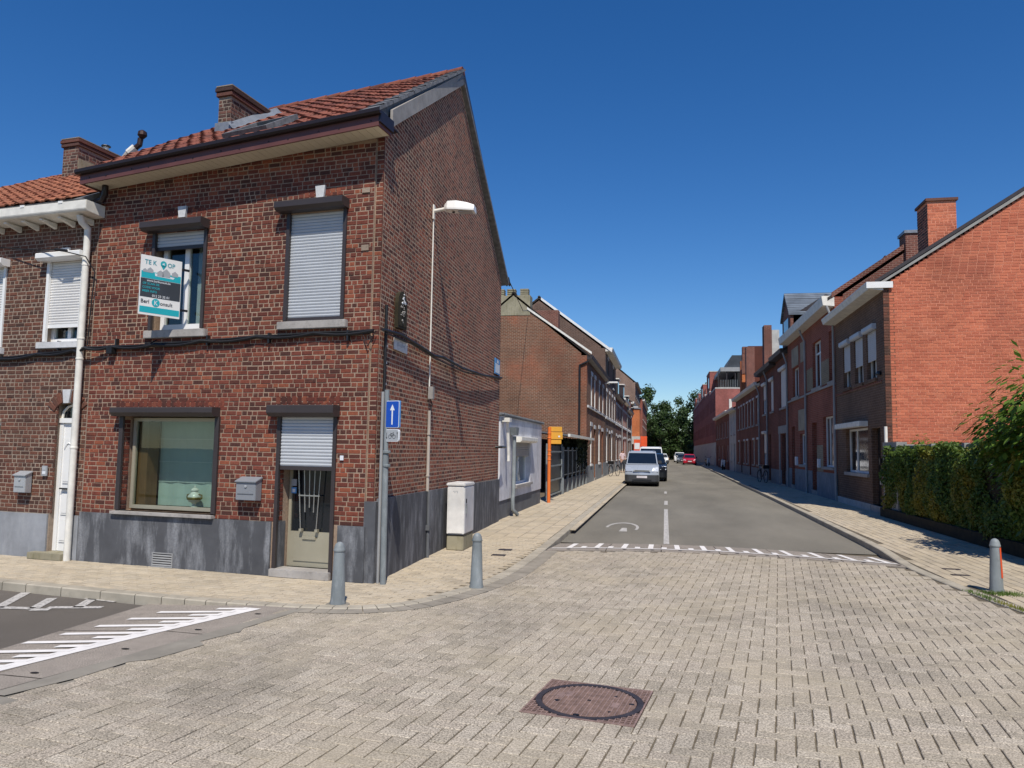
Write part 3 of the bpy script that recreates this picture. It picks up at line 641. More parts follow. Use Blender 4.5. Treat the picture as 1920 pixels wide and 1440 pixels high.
# worn marking strokes on the left street (bus lane lettering)
wm = MB(); Z = -0.084
for strokes in ([(-7.4, 7.92), (-7.0, 7.12)], [(-7.02, 7.14), (-6.62, 7.20)], [(-6.86, 7.72), (-6.62, 7.2)], [(-6.6, 7.14), (-6.42, 7.20)], [(-6.42, 7.84), (-6.22, 7.36)], [(-6.52, 7.28), (-5.98, 7.44)], [(-6.50, 7.84), (-6.05, 7.76)]):
    (x0, y0), (x1, y1) = strokes; d = Vector((x1 - x0, y1 - y0, 0)).normalized(); nn = Vector((-d.y, d.x, 0)) * 0.055
    wm.poly([(x0 + nn.x, y0 + nn.y, Z), (x0 - nn.x, y0 - nn.y, Z), (x1 - nn.x, y1 - nn.y, Z), (x1 + nn.x, y1 + nn.y, Z)])
wm.build('road_marking', 'worn_mark', roadL, recalc=False)
# centre line and worn round mark on the street ahead
cl = MB(); z = -0.095
cl.poly([(0.0, 15.35, z), (0.11, 15.35, z), (0.13, 24.5, z), (0.02, 24.5, z)]); cl.poly([(0.02, 26.5, z), (0.14, 26.5, z), (0.15, 28.6, z), (0.03, 28.6, z)]); cl.poly([(0.03, 33.5, z), (0.14, 33.5, z), (0.14, 35.2, z), (0.03, 35.2, z)])
cl.build('road_marking', 'worn_mark', road, recalc=False)
rm = MB()
for k in range(15):
    a0, a1 = -0.4 + k * 0.24, -0.4 + (k + 1) * 0.24
    for (ra, rb) in ((0.40, 0.48),):
        rm.poly([(-0.95 + r * math.cos(a) * 0.8, 18.3 + r * 2.6 * math.sin(a), z) for r, a in ((ra, a0), (rb, a0), (rb, a1), (ra, a1))])
rm.poly([(-0.98, 17.4, z), (-0.80, 17.4, z), (-0.84, 18.2, z), (-0.95, 18.2, z)])
rm.build('road_marking', 'worn_mark', road, recalc=False)

# pavements ------------------------------------------------------------
def kerbline(pts, w, name, mat, z1, z0, parent=None, side=1, seg=1.0, kind=None):
    mb = MB(); nx = []
    for i in range(len(pts)):
        a = Vector((*pts[max(0, i - 1)], 0)); b = Vector((*pts[min(len(pts) - 1, i + 1)], 0)); t = (b - a).normalized(); nx.append(Vector((-t.y, t.x, 0)) * side)
    for i in range(len(pts) - 1):
        p, q = Vector((*pts[i], 0)), Vector((*pts[i+1], 0)); L = (q - p).length; k = max(1, int(L / seg)) if L < 60 else 1
        for j in range(k):
            e = 0.004 / max(L, 0.1)
            a, b = j / k + e, (j + 1) / k - e
            p0, p1 = p.lerp(q, a), p.lerp(q, b); n0, n1 = nx[i].lerp(nx[i+1], a), nx[i].lerp(nx[i+1], b)
            za, zb = (z1(p0), z1(p1)) if callable(z1) else (z1, z1)
            mb.add([(p0.x, p0.y, z0), (p1.x, p1.y, z0), (p1.x, p1.y, zb - 0.012), (p0.x, p0.y, za - 0.012),
                    (p0.x + n0.x * 0.012, p0.y + n0.y * 0.012, za), (p1.x + n1.x * 0.012, p1.y + n1.y * 0.012, zb),
                    (p1.x + n1.x * w, p1.y + n1.y * w, zb), (p0.x + n0.x * w, p0.y + n0.y * w, za)], [(0, 1, 2, 3), (3, 2, 5, 4), (4, 5, 6, 7)])
    return mb.build(name, mat, parent, kind=kind, recalc=False)
def dense(pts, n=3):   # smooth curve through kerb points
    out = []
    for i in range(len(pts) - 1):
        p0, p1, p2, p3 = [Vector((*pts[max(0, min(len(pts) - 1, k))], 0)) for k in (i - 1, i, i + 1, i + 2)]
        for j in range(n):
            t = j / n; q = 0.5 * ((2 * p1) + (p2 - p0) * t + (2 * p0 - 5 * p1 + 4 * p2 - p3) * t * t + (3 * p1 - p0 - 3 * p2 + p3) * t ** 3); out.append((q.x, q.y))
    return out + [pts[-1]]
KLs = KL[:2] + dense(KL[2:12], 4) + KL[12:]
KRs = dense(KR[:8], 3)[:-1] + KR[7:]
FB = Fr((-3.9, 9.2, 0), (-math.cos(R_(7)), math.sin(R_(7)), 0), (-math.sin(R_(7)), -math.cos(R_(7)), 0))
SWu = Vector((-0.25, 8.4, 0)).normalized()
SB = Fr((-3.58, 9.22, 0), SWu, (SWu.y, -SWu.x, 0))
wl_left = [(-3.87, 40), (-3.9, 260)]
walkL_poly = KLs + [(-8, 260), (-8, 18), (-4.1, 17.5), (-4.2, 9.6), (-9, 10.4), (-40, 14.5)]
walkL = MB().poly([(x, y, -0.012) for x, y in walkL_poly]).build('pavement', 'bed', kind='structure', recalc=False)
walkR_poly = KRs + [(16, 260), (16, 3.0)]
walkR = MB().poly([(x, y, -0.012) for x, y in walkR_poly]).build('pavement', 'bed', kind='structure', recalc=False)
kerbline(KLs, 0.15, 'kerb', 'kerb', 0.012, -0.12, walkL, side=1)
kerbline(KRs, 0.15, 'kerb', 'kerb', 0.012, -0.12, walkR, side=-1)
kerbline([p for p in KLs if p[1] < 13.0 and p[0] > -3.76], 0.22, 'gutter_strip', 'gutterstrip', 0.004, -0.05, walkL, side=-1)
def dist_ok(p, line, dmin):
    for (a, b) in zip(line, line[1:]):
        A, B, P = Vector(a), Vector(b), Vector(p); t = max(0, min(1, (P - A).dot(B - A) / max(1e-6, (B - A).length_squared)))
        if (A + (B - A) * t - P).length < dmin: return False
    return True
items = []; kl2 = [p for p in KLs if p[1] < 60]
w2, l2 = 0.105, 0.21
def lay(items, poly, line, y0, y1, x0, x1, u, l, w, dmin, rgs, bond=0.5, zoff=-0.022, test=None):
    u = Vector(u).normalized(); v = Vector((-u.y, u.x, 0)); o = Vector(((x0 + x1) / 2, (y0 + y1) / 2, 0)); R = (Vector((x1, y1, 0)) - o).length + 0.3
    nv, nu = int(R / w), int(R / l)
    for j in range(-nv, nv):
        for i in range(-nu - 1, nu + 1):
            c = o + u * ((i + bond * (j % 2)) * l + l / 2) + v * (j * w + w / 2)
            if not (x0 < c.x < x1 and y0 < c.y < y1) or (test and not test(c)): continue
            q = proj(c)
            if q is None or q[0] < -900 or q[0] > 3200: continue
            if not inside((c.x, c.y), poly) or not dist_ok((c.x, c.y), line, dmin): continue
            b = o + u * ((i + bond * (j % 2)) * l) + v * (j * w)
            items.append((Fr(b, u, up, v), 0.006, l - 0.006, 0.006, w - 0.006, zoff + rgs.uniform(-0.002, 0.002)))
rgp = random.Random(12)
lay(items, walkL_poly, kl2, 6.5, 14.5, -14, -1.9, (1, -0.12, 0), l2, w2, 0.20, rgp, test=lambda c: (c - FB.o).dot(FB.n) > -0.05 or c.x > -3.75)
n1 = len(items)
pieces(items, walkL, 'walk', 'paver', 'paver_infill', 300, D=0.022, c=0.004)
items = []
lay(items, walkL_poly, kl2, 14.52, 42, -4.2, -1.9, (1, 0.0, 0), 0.30, 0.30, 0.24, rgp, bond=0.0)
pieces(items, walkL, 'walk', 'slab', 'slab_infill', 120, D=0.022, c=0.004)
items = []
lay(items, walkR_poly, [p for p in KRs if p[1] < 60], 6.0, 42, 3.5, 6.6, (0.0, 1, 0), 0.30, 0.15, 0.235, rgp, bond=0.5)
pieces(items, walkR, 'walk', 'paver', 'paver_infill', 300, D=0.022, c=0.004)
for (poly, nm, par) in (([(-8, 42), (-2.2, 42), (-2.2, 260), (-8, 260)], 'far_slabs', walkL), ([(4.35, 42), (8, 42), (8, 260), (5.3, 260), (5.1, 110), (4.75, 75)], 'far_slabs', walkR)):
    MB().poly([(x, y, 0.0) for x, y in poly]).build(nm, 'walk', par, recalc=False)
# small iron lids in the pavements
for (x, y, w_, d_, lab) in ((-2.59, 12.13, 0.22, 0.16, 'small dark valve lid in the pavement nearer the middle bollard'), (-2.62, 12.8, 0.22, 0.16, 'small dark valve lid in the pavement beside the telecom cabinet'),
                     (4.25, 12.75, 0.24, 0.10, 'thin dark valve lid in the right pavement, farther of two'), (4.17, 12.15, 0.24, 0.10, 'thin dark valve lid in the right pavement, nearer of two')):
    t = MB().box(x - w_ / 2, x + w_ / 2, y - d_ / 2, y + d_ / 2, -0.02, 0.007).build('valve_lid', 'iron_b'); tag(t, lab, 'drain lid', 'valve lids in the pavements')

# =================================================================== CORNER HOUSE
A = thing('corner_house', 'two storey dark red brick corner house with red tiled roof and a for sale board', 'house', (-5.9, 12.5, 0))
A['label'] = 'dark red brick corner house with brown eaves, grey cement plinth and lowered shutters'
EL, ER, RL, RR = FB.p(4.42, .385, 5.61), FB.p(-.36, .385, 5.91), FB.p(4.40, -3.95, 8.42), FB.p(.22, -3.95, 8.66)
BLk, BRk = FB.p(4.45, -8.3, 5.55), FB.p(.92, -8.9, 5.80)
DR = (0.27, 1.10, 0.12, 2.07); GW = (2.10, 3.72, 0.74, 2.08); W2 = (0.20, 1.10, 3.34, 4.82); W1 = (2.42, 3.34, 3.30, 4.72)
holesA = [DR, GW, W2, W1]
wa = slab(MB(FB), -0.2, 4.40, 0.0, 5.75, 0.3, [(0.27, 1.10, 0.0, 2.07), GW, W2, W1], d=-0.006).build('wall', 'mortarA', A)
bA = courses(FB, 0.69, 5.72, lambda z: (-0.2, 4.40), holesA, seed=5)
# brick quoin pier, set back at the corner
PB = Fr(FB.p(-0.2, -0.022, 0), FB.u * -1, FB.n)
MB(PB).box(0, 0.104, -0.05, -0.006, 0, 5.9).build('corner_pier', 'mortarA', A)
bA += courses(PB, 1.0, 5.85, lambda z: (0.012, 0.112), (), seed=8)
# reveal bricks at the left of the big window and door
for (s_, z0_, z1_, k) in ((3.72, 0.74, 2.08, 1), (1.10, 0.70, 2.07, 2)):
    RV = Fr(FB.p(s_ - 0.0075, -0.006, 0), FB.n * -1, FB.u * -1)
    bA += courses(RV, z0_ + 0.01, z1_, lambda z: (0.006, 0.125), (), seed=20 + k, d=-0.0235)
# gable side wall
def gtop(t): return 6.0 + (8.46 - 6.0) * t / 4.0 if t < 4.0 else 8.46 - (8.46 - 5.72) * (t - 4.0) / 4.55
sw = MB(SB)
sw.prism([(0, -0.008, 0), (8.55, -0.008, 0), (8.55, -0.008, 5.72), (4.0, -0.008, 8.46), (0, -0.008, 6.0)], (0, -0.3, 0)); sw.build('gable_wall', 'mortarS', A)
def gspan(z):
    a, b = 0.008, 8.55
    if z + 0.05 > 6.0: a = (z + 0.05 - 6.0) / (8.46 - 6.0) * 4.0
    if z + 0.05 > 5.72: b = 4.0 + (8.46 - z - 0.05) / (8.46 - 5.72) * 4.55
    return (a, b)
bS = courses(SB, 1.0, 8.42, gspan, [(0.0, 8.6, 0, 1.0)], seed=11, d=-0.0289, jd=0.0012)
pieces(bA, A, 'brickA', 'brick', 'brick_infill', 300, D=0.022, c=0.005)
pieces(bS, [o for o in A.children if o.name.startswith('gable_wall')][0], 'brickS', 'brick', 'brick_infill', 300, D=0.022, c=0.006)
# back and party walls, floor slab so rooms stay dark
bw = MB(); P0, P1, P2, P3 = FB.p(4.40, -0.31, 0), FB.p(4.40, -8.1, 0), SB.p(8.5, -0.35, 0), None
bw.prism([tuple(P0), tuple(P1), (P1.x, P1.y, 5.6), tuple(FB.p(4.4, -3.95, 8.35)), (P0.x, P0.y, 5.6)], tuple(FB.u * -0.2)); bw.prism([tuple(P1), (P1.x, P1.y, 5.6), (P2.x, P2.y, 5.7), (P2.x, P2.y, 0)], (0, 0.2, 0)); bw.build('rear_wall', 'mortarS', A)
MB(FB).box(0.65, 4.2, -4.2, -0.35, 2.75, 2.85).build('floor_slab', 'conc', A)
# arched soldier courses above openings
sol = []
for (s0, s1, z0_, zz) in ((0.30, 1.02, 5.02, 0), (2.47, 3.25, 4.94, 0), (2.0, 3.9, 2.205, 0), (0.2, 1.25, 2.245, 0)):
    k = int((s1 - s0) / 0.082)
    for i in range(k):
        s_ = s0 + i * 0.082; m_ = 1 - abs((i + 0.5) / k - 0.5) * 2; rise = 0.03 * m_ if zz == 0 and z0_ > 4 else 0
        sol.append((FB, s_ + 0.005, s_ + 0.074, z0_ + rise, z0_ + rise + 0.10, -0.0185))
pieces(sol, A, 'brickA', 'soldier_brick', 'soldier_brick_infill', 300, D=0.018, c=0.005)
for (s_, z_) in ((0.60, 5.04), (2.86, 4.95)):
    MB(FB).prism([(s_ - 0.055, 0.0, z_ - 0.03), (s_ + 0.055, 0.0, z_ - 0.03), (s_ + 0.075, 0.0, z_ + 0.13), (s_ - 0.075, 0.0, z_ + 0.13)], (0, 0.035, 0)).build('keystone', 'stoneL', A)
for (s_, z_, w_, h_) in ((-0.08, 5.05, 0.12, 0.07), (-0.09, 4.28, 0.11, 0.08)):
    MB(FB).box(s_ - w_ / 2, s_ + w_ / 2, 0.003, 0.013, z_ - h_ / 2, z_ + h_ / 2).build('mortar_patch', 'mortarN', A, bevel=0.004)
# plinths
pl_ = slab(MB(FB), -0.225, 4.40, 0.0, 0.695, 0.028, [(0.16, 1.16, 0.0, 0.7)], d=0.03)
pl_.build('plinth', 'plinth', A)
MB(PB).box(-0.002, 0.16, -0.2, 0.028, 0, 1.01).build('plinth', 'plinth', A)
MB(SB).prism([(0.06, 0.0, 0), (8.55, 0.0, 0), (8.55, 0.0, 0.98), (0.06, 0.0, 1.04)], (0, 0.03, 0)).build('side_plinth', 'plinth', A)
MB(FB).prism([(1.10, -0.2, 0), (1.10, 0.0, 0), (1.10, 0.0, .695), (1.10, -0.2, .695)], (-0.012, 0, 0)).build('plinth', 'plinth', A)
# cable tray seam (white mortar joint) down the corner
MB(FB).box(-0.2025, -0.197, -0.02, -0.001, 0.7, 5.6).build('corner_joint', 'mortarA', A)
# cellar vent
v = MB(FB); v.box(2.70, 3.05, 0.031, 0.04, -0.0, 0.02); v.box(2.70, 3.05, 0.031, 0.04, 0.185, 0.20); v.box(2.70, 2.715, 0.031, 0.04, 0.02, 0.185); v.box(3.035, 3.05, 0.031, 0.04, 0.02, 0.185)
vg = v.build('cellar_vent', 'pipeg', A); MB(FB).box(2.715, 3.035, 0.0305, 0.032, 0.02, 0.185).build('vent_opening', 'black', vg)
for k in range(5): MB(FB).prism([(2.715, 0.034, 0.028 + k * 0.032), (2.715, 0.044, 0.024 + k * 0.032), (2.715, 0.044, 0.034 + k * 0.032), (2.715, 0.034, 0.042 + k * 0.032)], (0.32, 0, 0)).build('vent_slat', 'pipeg', vg)
# --- eaves
ev = lambda s_, d_, dz: tuple(ORGV for ORGV in (s_, d_, 5.60 + (0.30) * (4.42 - s_) / 4.78 + dz))
def ebox(s0, s1, d0, d1, za, zb): 
    mb = MB(FB); P = [ev(s, d, z) for s in (s0, s1) for d in (d0, d1) for z in (za, zb)]
    return mb.add(P, [(0, 1, 3, 2), (4, 6, 7, 5), (0, 4, 5, 1), (2, 3, 7, 6), (0, 2, 6, 4), (1, 5, 7, 3)])
ebox(-0.43, 4.42, 0.34, 0.365, -0.165, -0.035).build('fascia', 'brown_pvc', A)
ebox(-0.43, -0.408, 0.02, 0.339, -0.165, -0.035).build('fascia', 'brown_pvc', A); ebox(4.40, 4.42, -0.1, 0.339, -0.165, -0.035).build('fascia', 'brown_pvc', A)
gt = MB(FB)
prof = [(0.366, -0.03), (0.415, -0.03), (0.435, -0.005), (0.438, 0.038), (0.428, 0.044), (0.422, 0.004), (0.405, -0.015), (0.37, -0.015)]
gt.add([ev(s_, d_, z_) for s_ in (-0.47, 4.46) for d_, z_ in prof], [(i, (i + 1) % 8, 8 + (i + 1) % 8, 8 + i) for i in range(8)] + [tuple(range(8)), tuple(range(15, 7, -1))])
gt.build('gutter', 'dk_pvc', A)
ebox(-0.42, 4.44, -0.2, 0.37, -0.034, -0.018).build('gutter_board', 'dk_pvc', A)
ebox(-0.455, -0.431, 0.0, 0.37, -0.12, 0.03).build('gutter_end', 'dk_pvc', A)
rv = MB(FB)
for k in range(13):
    s_ = -0.32 + k * 0.38 + (0.08 if k % 2 else 0); z_ = ev(s_, 0, -0.09 - (0.02 if k % 2 else -0.0))[2]; rv.lathe((s_, 0.3655, z_), [(0.011, 0.0), (0.009, 0.006), (0.0, 0.008)], 8, 'y')
rv.build('fixing_caps', 'dk_pvc', A, kind='stuff')
nb = 44; sf0 = None
for k in range(nb):
    s0, s1 = -0.407 + k * 4.807 / nb, -0.407 + (k + 1) * 4.807 / nb - 0.006
    b = ebox(s0, s1, 0.0, 0.338, -0.145, -0.137)
    b.build('soffit_board', 'soffit', A)
ebox(-0.40, 4.40, 0.0, 0.338, -0.135, -0.131).build('soffit_back', 'dk_alu', A)
# downpipe elbow at the left end
MB(FB).tube([(4.18, 0.14, 5.47), (4.18, 0.14, 5.33), (4.25, 0.12, 5.26), (4.38, 0.10, 5.25), (4.45, 0.10, 5.20), (4.46, 0.12, 5.08)], 0.045, 10).build('downpipe', 'dk_pvc', A, smooth=True)
# --- roof
def roofpt(ss, t, e=0.0, back=False):
    a, b, c, d = (EL, ER, RL, RR) if not back else (BLk, BRk, RL, RR)
    return a.lerp(b, ss).lerp(c.lerp(d, ss), t)
rf = MB()
nrm = (ER - EL).cross(RL - EL).normalized(); nrm = nrm if nrm.z > 0 else -nrm
nrb = (BRk - BLk).cross(RL - BLk).normalized(); nrb = nrb if nrb.z > 0 else -nrb
rf.add([roofpt(0, 0), roofpt(1, 0), roofpt(1, 1), roofpt(0, 1)] + [roofpt(a, b) - nrm * 0.12 for a, b in ((0, 0), (1, 0), (1, 1), (0, 1))], [(0, 1, 2, 3), (7, 6, 5, 4), (0, 4, 5, 1), (1, 5, 6, 2), (2, 6, 7, 3), (3, 7, 4, 0)], raw=True)
rf.add([BLk, BRk, RR, RL] + [p - nrb * 0.12 for p in (BLk, BRk, RR, RL)], [(0, 3, 2, 1), (7, 4, 5, 6), (0, 1, 5, 4), (1, 2, 6, 5), (2, 3, 7, 6), (3, 0, 4, 7)], raw=True)
roofA = rf.build('roof', 'slate', A)
def tile_mesh(w, h, amp=0.026, th=0.022, n=9, lift=0.03):
    """pantile, lower edge at y=0 raised over the course below; x across, y outward, z up the slope"""
    v = []; f = []
    xs = [(-w / 2) + w * i / (n - 1) for i in range(n)]
    def wv(x): q = (x / w + 0.5); return amp * (math.sin(q * math.pi * 1.25) ** 2 if q < 0.8 else 0.35 * math.sin((q - 0.8) / 0.2 * math.pi) ** 2)
    for (z, y0) in ((0.0, lift), (h * 1.04, 0.006)):
        for x in xs: v.append((x, y0 + wv(x), z))
    for x in xs: v.append((x, lift + wv(x) - th, 0.0))
    f += [(i, i + 1, n + i + 1, n + i) for i in range(n - 1)] + [(2 * n + i, 2 * n + i + 1, i + 1, i) for i in range(n - 1)]
    return v, f
def tiles(par, corner, nrm, rows, width, mat, seed=1, top=300, skip=None, name='roof_tile', sag=0.0):
    a, b, c, d = corner; v, f = tile_mesh(width, ((c + d) / 2 - (a + b) / 2).length / rows); me = bpy.data.meshes.new(name); me.from_pydata(v, [], f); me.shade_smooth(); me.materials.append(M[mat]); me.set_sharp_from_angle(angle=R_(35))
    rg = random.Random(seed); its = []
    for r in range(rows):
        t = r / rows; l = a.lerp(c, t); q = b.lerp(d, t); u = (q - l).normalized(); L = (q - l).length; k = int(L / width)
        wv = ((c + d) / 2 - (a + b) / 2).normalized(); wv = (wv - u * wv.dot(u)).normalized(); n_ = u.cross(wv); n_ = n_ if n_.z > 0 else -n_
        for i in range(k):
            p = l + u * ((i + 0.5) * width + (L - k * width) * 0.15) + n_ * rg.uniform(-0.002, 0.004)
            if skip and skip(p, r, i): continue
            pm = p + wv * 0.15
            if sag: p = p - Vector((0, 0, sag * math.sin(math.pi * (i + .5) / k)))
            its.append((score(pm, n_, 1), p + Vector((0, 0, rg.uniform(-0.002, 0.002))), Fr(p, u, n_, wv), rg.uniform(-0.012, 0.012)))
    its.sort(key=lambda x: -x[0]); mb = MB()
    for k, (q, p, fr, rr) in enumerate(its):
        R3 = fr.rot().to_matrix() @ Matrix.Rotation(rr, 3, 'Y')
        if k < top:
            ob = bpy.data.objects.new(name, me); COL.objects.link(ob); ob.parent = par; ob.location = p - ORG[par]; ob.rotation_euler = R3.to_euler()
        else: mb.add([p + R3 @ Vector(x) for x in v], f, raw=True)
    if mb.v: mb.build('roof_tile_infill', mat, par, recalc=False, kind='stuff', smooth=True)
SKc = FB.p(1.72, -0.05, 0)
def skipA(p, r, i):
    q = p - FB.o; s_, d_ = q.dot(FB.u), q.dot(FB.n); return 1.22 < s_ < 2.02 and -0.62 < d_ < 0.28
tiles(roofA, (EL, ER.lerp(EL, 0.02), RL, RR.lerp(RL, 0.03)), nrm, 17, 0.226, 'tileA', 4, 300, skip=skipA)
rdg = MB()
for k in range(13):
    a, b = RL.lerp(RR, k / 13), RL.lerp(RR, (k + 1.06) / 13 if k < 12 else 1); rdg.tube([tuple(a + Vector((0, 0, -0.01))), tuple(b + Vector((0, 0, 0.006)))], 0.085, 10)
rdg.build('ridge_tiles', 'tileA', roofA, smooth=True)
# slate verge strip and barge boards
vg_ = MB()
for k in range(15):
    t0, t1 = k / 15, (k + 1.15) / 15; a, b = ER.lerp(RR, t0), ER.lerp(RR, min(1, t1)); u = (EL - ER).normalized()
    n_ = nrm * (0.048 + 0.004 * (k % 2)); vg_.add([a + n_ * 1.1 - u * 0.05, b + n_ * 0.8 - u * 0.05, b + n_ * 0.8 + u * 0.19, a + n_ * 1.1 + u * 0.19, a - u * 0.05, b - u * 0.05, a + u * 0.19 + nrm * 0.015], [(0, 1, 2, 3), (0, 4, 5, 1), (0, 3, 6)], raw=True)
vg_.build('verge_slates', 'slate', roofA, recalc=False)
def rake(p0, p1, h, name, mat, off=0.05, th=0.035, lap=0.0):
    mb = MB(); a, b = Vector(p0), Vector(p1); ou = SB.n
    mb.add([a + ou * off, b + ou * off, b + ou * off - Vector((0, 0, h)), a + ou * off - Vector((0, 0, h)), a + ou * (off + th), b + ou * (off + th), b + ou * (off + th) - Vector((0, 0, h)), a + ou * (off + th) - Vector((0, 0, h))],
           [(0, 1, 2, 3), (7, 6, 5, 4), (0, 4, 5, 1), (1, 5, 6, 2), (2, 6, 7, 3), (3, 7, 4, 0)], raw=True); return mb.build(name, mat, A)
r0, r1 = SB.p(0.05, 0.0, 6.16), SB.p(4.0, 0.0, 8.68); mid = r0.lerp(r1, 0.28)
rake(r0, mid - (r1 - r0) * 0.001, 0.24, 'barge_board', 'barge', 0.03); rake(mid + (r1 - r0) * 0.001, r1, 0.24, 'barge_board', 'barge', 0.03)
rake(r1, SB.p(9.0, 0.0, 5.82), 0.11, 'rear_barge_board', 'dk_alu', 0.03, 0.04)
# skylight
uA = (ER - EL).normalized(); wA = ((RL + RR) / 2 - (EL + ER) / 2).normalized(); nA = uA.cross(wA); nA = nA if nA.z > 0 else -nA
tt = (SKc - EL).dot(uA)
def onroof(s_, d_):
    q = FB.p(s_, d_, 0); den = nA.z; z_ = (nA.dot(EL) - nA.x * q.x - nA.y * q.y) / den; return Vector((q.x, q.y, z_))
sk = Fr(onroof(1.68, 0.22), -uA, nA, wA)
s_ = MB(sk); s_.box(-0.38, 0.38, 0.0, 0.015, -0.06, 0.95); skf = s_.build('skylight', 'lead', roofA)
s_ = MB(sk); s_.box(-0.36, -0.30, 0.02, 0.10, 0, 0.92); s_.box(0.30, 0.36, 0.02, 0.10, 0, 0.92); s_.box(-0.30, 0.30, 0.02, 0.10, 0, 0.06); s_.box(-0.30, 0.30, 0.02, 0.10, 0.86, 0.92); s_.build('frame', 'slate', skf)
MB(sk).box(-0.30, 0.30, 0.06, 0.07, 0.06, 0.86).build('pane', 'glassd', skf)
# chimney of the corner house
def chimney(par, fr, w, dp, z0, z1, mat='brickC', mort='mortarC', flash=True, top=300, bond='english', cap=0.05):
    c = MB(fr).box(-w / 2, w / 2, -dp, 0, z0 - 0.3, z1).build('chimney', mort, par)
    it = courses(Fr(fr.p(-w / 2, 0, 0), fr.u, fr.n), z0, z1 - 0.16, lambda z: (0.0, w), (), seed=31, d=-0.016)
    sd_ = 1 if True else -1
    n2 = fr.u * -1 if (CAM - fr.p(-w / 2, -dp / 2, z1)).dot(fr.u) < 0 else fr.u
    off = -w / 2 if n2.dot(fr.u) < 0 else w / 2
    it += courses(Fr(fr.p(off, 0, 0), fr.n * -1, n2), z0 - 0.3, z1 - 0.16, lambda z: (0.0, dp), (), seed=32, d=-0.016)
    pieces(it, c, mat, 'brick', 'brick_infill', top, D=0.02, c=0.006)
    cb = []
    for k, e in enumerate((0.035, 0.05)):
        zz = z1 - 0.16 + k * 0.076
        MB(fr).box(-w / 2 - e, w / 2 + e, -dp - e, e, zz, zz + 0.068).build('corbel_course', mat, c, bevel=0.006)
    MB(fr).box(-w / 2 - 0.04, w / 2 + 0.04, -dp - 0.04, 0.04, z1 - 0.006, z1 + 0.02).build('coping', mort, c, bevel=0.006)
    return c
cA = chimney(roofA, Fr(FB.p(3.27, -1.24, 0), FB.u, FB.n), 0.24, 1.0, 6.92, 7.50)
MB(Fr(FB.p(3.27, -1.24, 0), FB.u, FB.n)).box(-0.16, 0.16, -1.0, 0.025, 6.72, 6.9).build('flashing', 'lead', cA)
fl = MB(); a_, b_ = onroof(3.05, -1.2) + nA * 0.05, onroof(3.05, -2.45) + nA * 0.05; fl.add([a_, b_, b_ + FB.u * 0.09 + Vector((0, 0, 0.1)), a_ + FB.u * 0.09 + Vector((0, 0, 0.1)), a_ - FB.u * 0.07 - nA * 0.02, b_ - FB.u * 0.07 - nA * 0.02], [(0, 1, 2, 3), (0, 4, 5, 1)], raw=True); fl.build('flashing', 'lead', cA, recalc=False)

# --- ground-floor window with its dark hood
gh = [(0.002, 2.075), (0.125, 2.075), (0.17, 2.125), (0.17, 2.185), (0.158, 2.198), (0.002, 2.198)]
hb = MB(FB).prism([(2.06, a, b) for a, b in gh], (1.76, 0, 0)).build('shutter_box', 'dk_alu', A)
for s_ in (2.085, 3.735): MB(FB).box(s_ - 0.035, s_ + 0.035, -0.005, 0.03, 0.755, 2.073).build('guide_rail', 'dk_alu', A)
g = MB(FB); f0, f1 = 2.10, 3.66; g.box(f0, f0 + 0.05, -0.18, -0.13, 0.77, 2.06); g.box(f1 - 0.05, f1, -0.18, -0.13, 0.77, 2.06); g.box(f0 + .05, f1 - .05, -0.18, -0.13, 0.77, 0.82); g.box(f0 + .05, f1 - .05, -0.18, -0.13, 2.01, 2.06)
gw = g.build('shop_window', 'champ', A); MB(FB).box(f0 + 0.04, f1 - 0.04, -0.158, -0.15, 0.81, 2.02).build('pane', 'glass', gw)
MB(FB).box(3.44, 3.60, -0.40, -0.19, 0.78, 2.05).build('wood_reveal', 'wood', gw); MB(FB).box(2.05, 3.70, -0.62, -0.19, 0.70, 0.785).build('inner_sill', 'wood', gw)
bl = MB(FB)
for k in range(24):
    sa, sb = 2.08 + k * 1.38 / 24, 2.08 + (k + 1) * 1.38 / 24; za = 0.8; da = -0.46 - 0.006 * math.sin(k * 1.3); db = -0.46 - 0.006 * math.sin((k + 1) * 1.3)
    bl.poly([(sa, da, za), (sb, db, za), (sb, db, 2.04), (sa, da, 2.04)])
bl.build('roman_blind', 'blind', gw, recalc=False)
for z_ in (1.14, 1.43, 1.76): MB(FB).box(2.08, 3.46, -0.453, -0.447, z_, z_ + 0.008).build('blind_seam', 'blindl', gw)
MB(FB).box(2.06, 3.80, -0.13, 0.085, 0.695, 0.74).build('window_sill', 'stone', A, bevel=0.005)
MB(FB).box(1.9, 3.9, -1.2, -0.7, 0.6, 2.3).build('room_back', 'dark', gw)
jar = thing('porcelain_jar', 'white porcelain lidded jar with gilt trim standing behind the shop window', 'vase', FB.p(2.70, -0.33, 0.785))
JB = Fr(FB.p(2.70, -0.33, 0.785), FB.u, FB.n)
MB(JB).lathe((0, 0, 0), [(0.055, 0.0), (0.058, 0.015), (0.03, 0.035), (0.022, 0.06), (0.035, 0.08), (0.075, 0.10), (0.095, 0.14), (0.09, 0.18), (0.06, 0.21), (0.045, 0.235), (0.05, 0.25)], 22).build('body', 'china', jar, smooth=True)
MB(JB).lathe((0, 0, 0.25), [(0.055, 0.0), (0.055, 0.012), (0.035, 0.035), (0.012, 0.045), (0.016, 0.06), (0.0, 0.075)], 18).build('lid', 'china', jar, smooth=True)
MB(JB).lathe((0, 0, 0), [(0.098, 0.125), (0.103, 0.135), (0.103, 0.15), (0.098, 0.16)], 22).build('gilt_band', 'gold', jar, smooth=True)
for q in (-1, 1): MB(JB).tube([(q * 0.09, 0, 0.13), (q * 0.13, 0, 0.15), (q * 0.125, 0, 0.19), (q * 0.07, 0, 0.20)], 0.01, 7).build('handle', 'gold', jar)

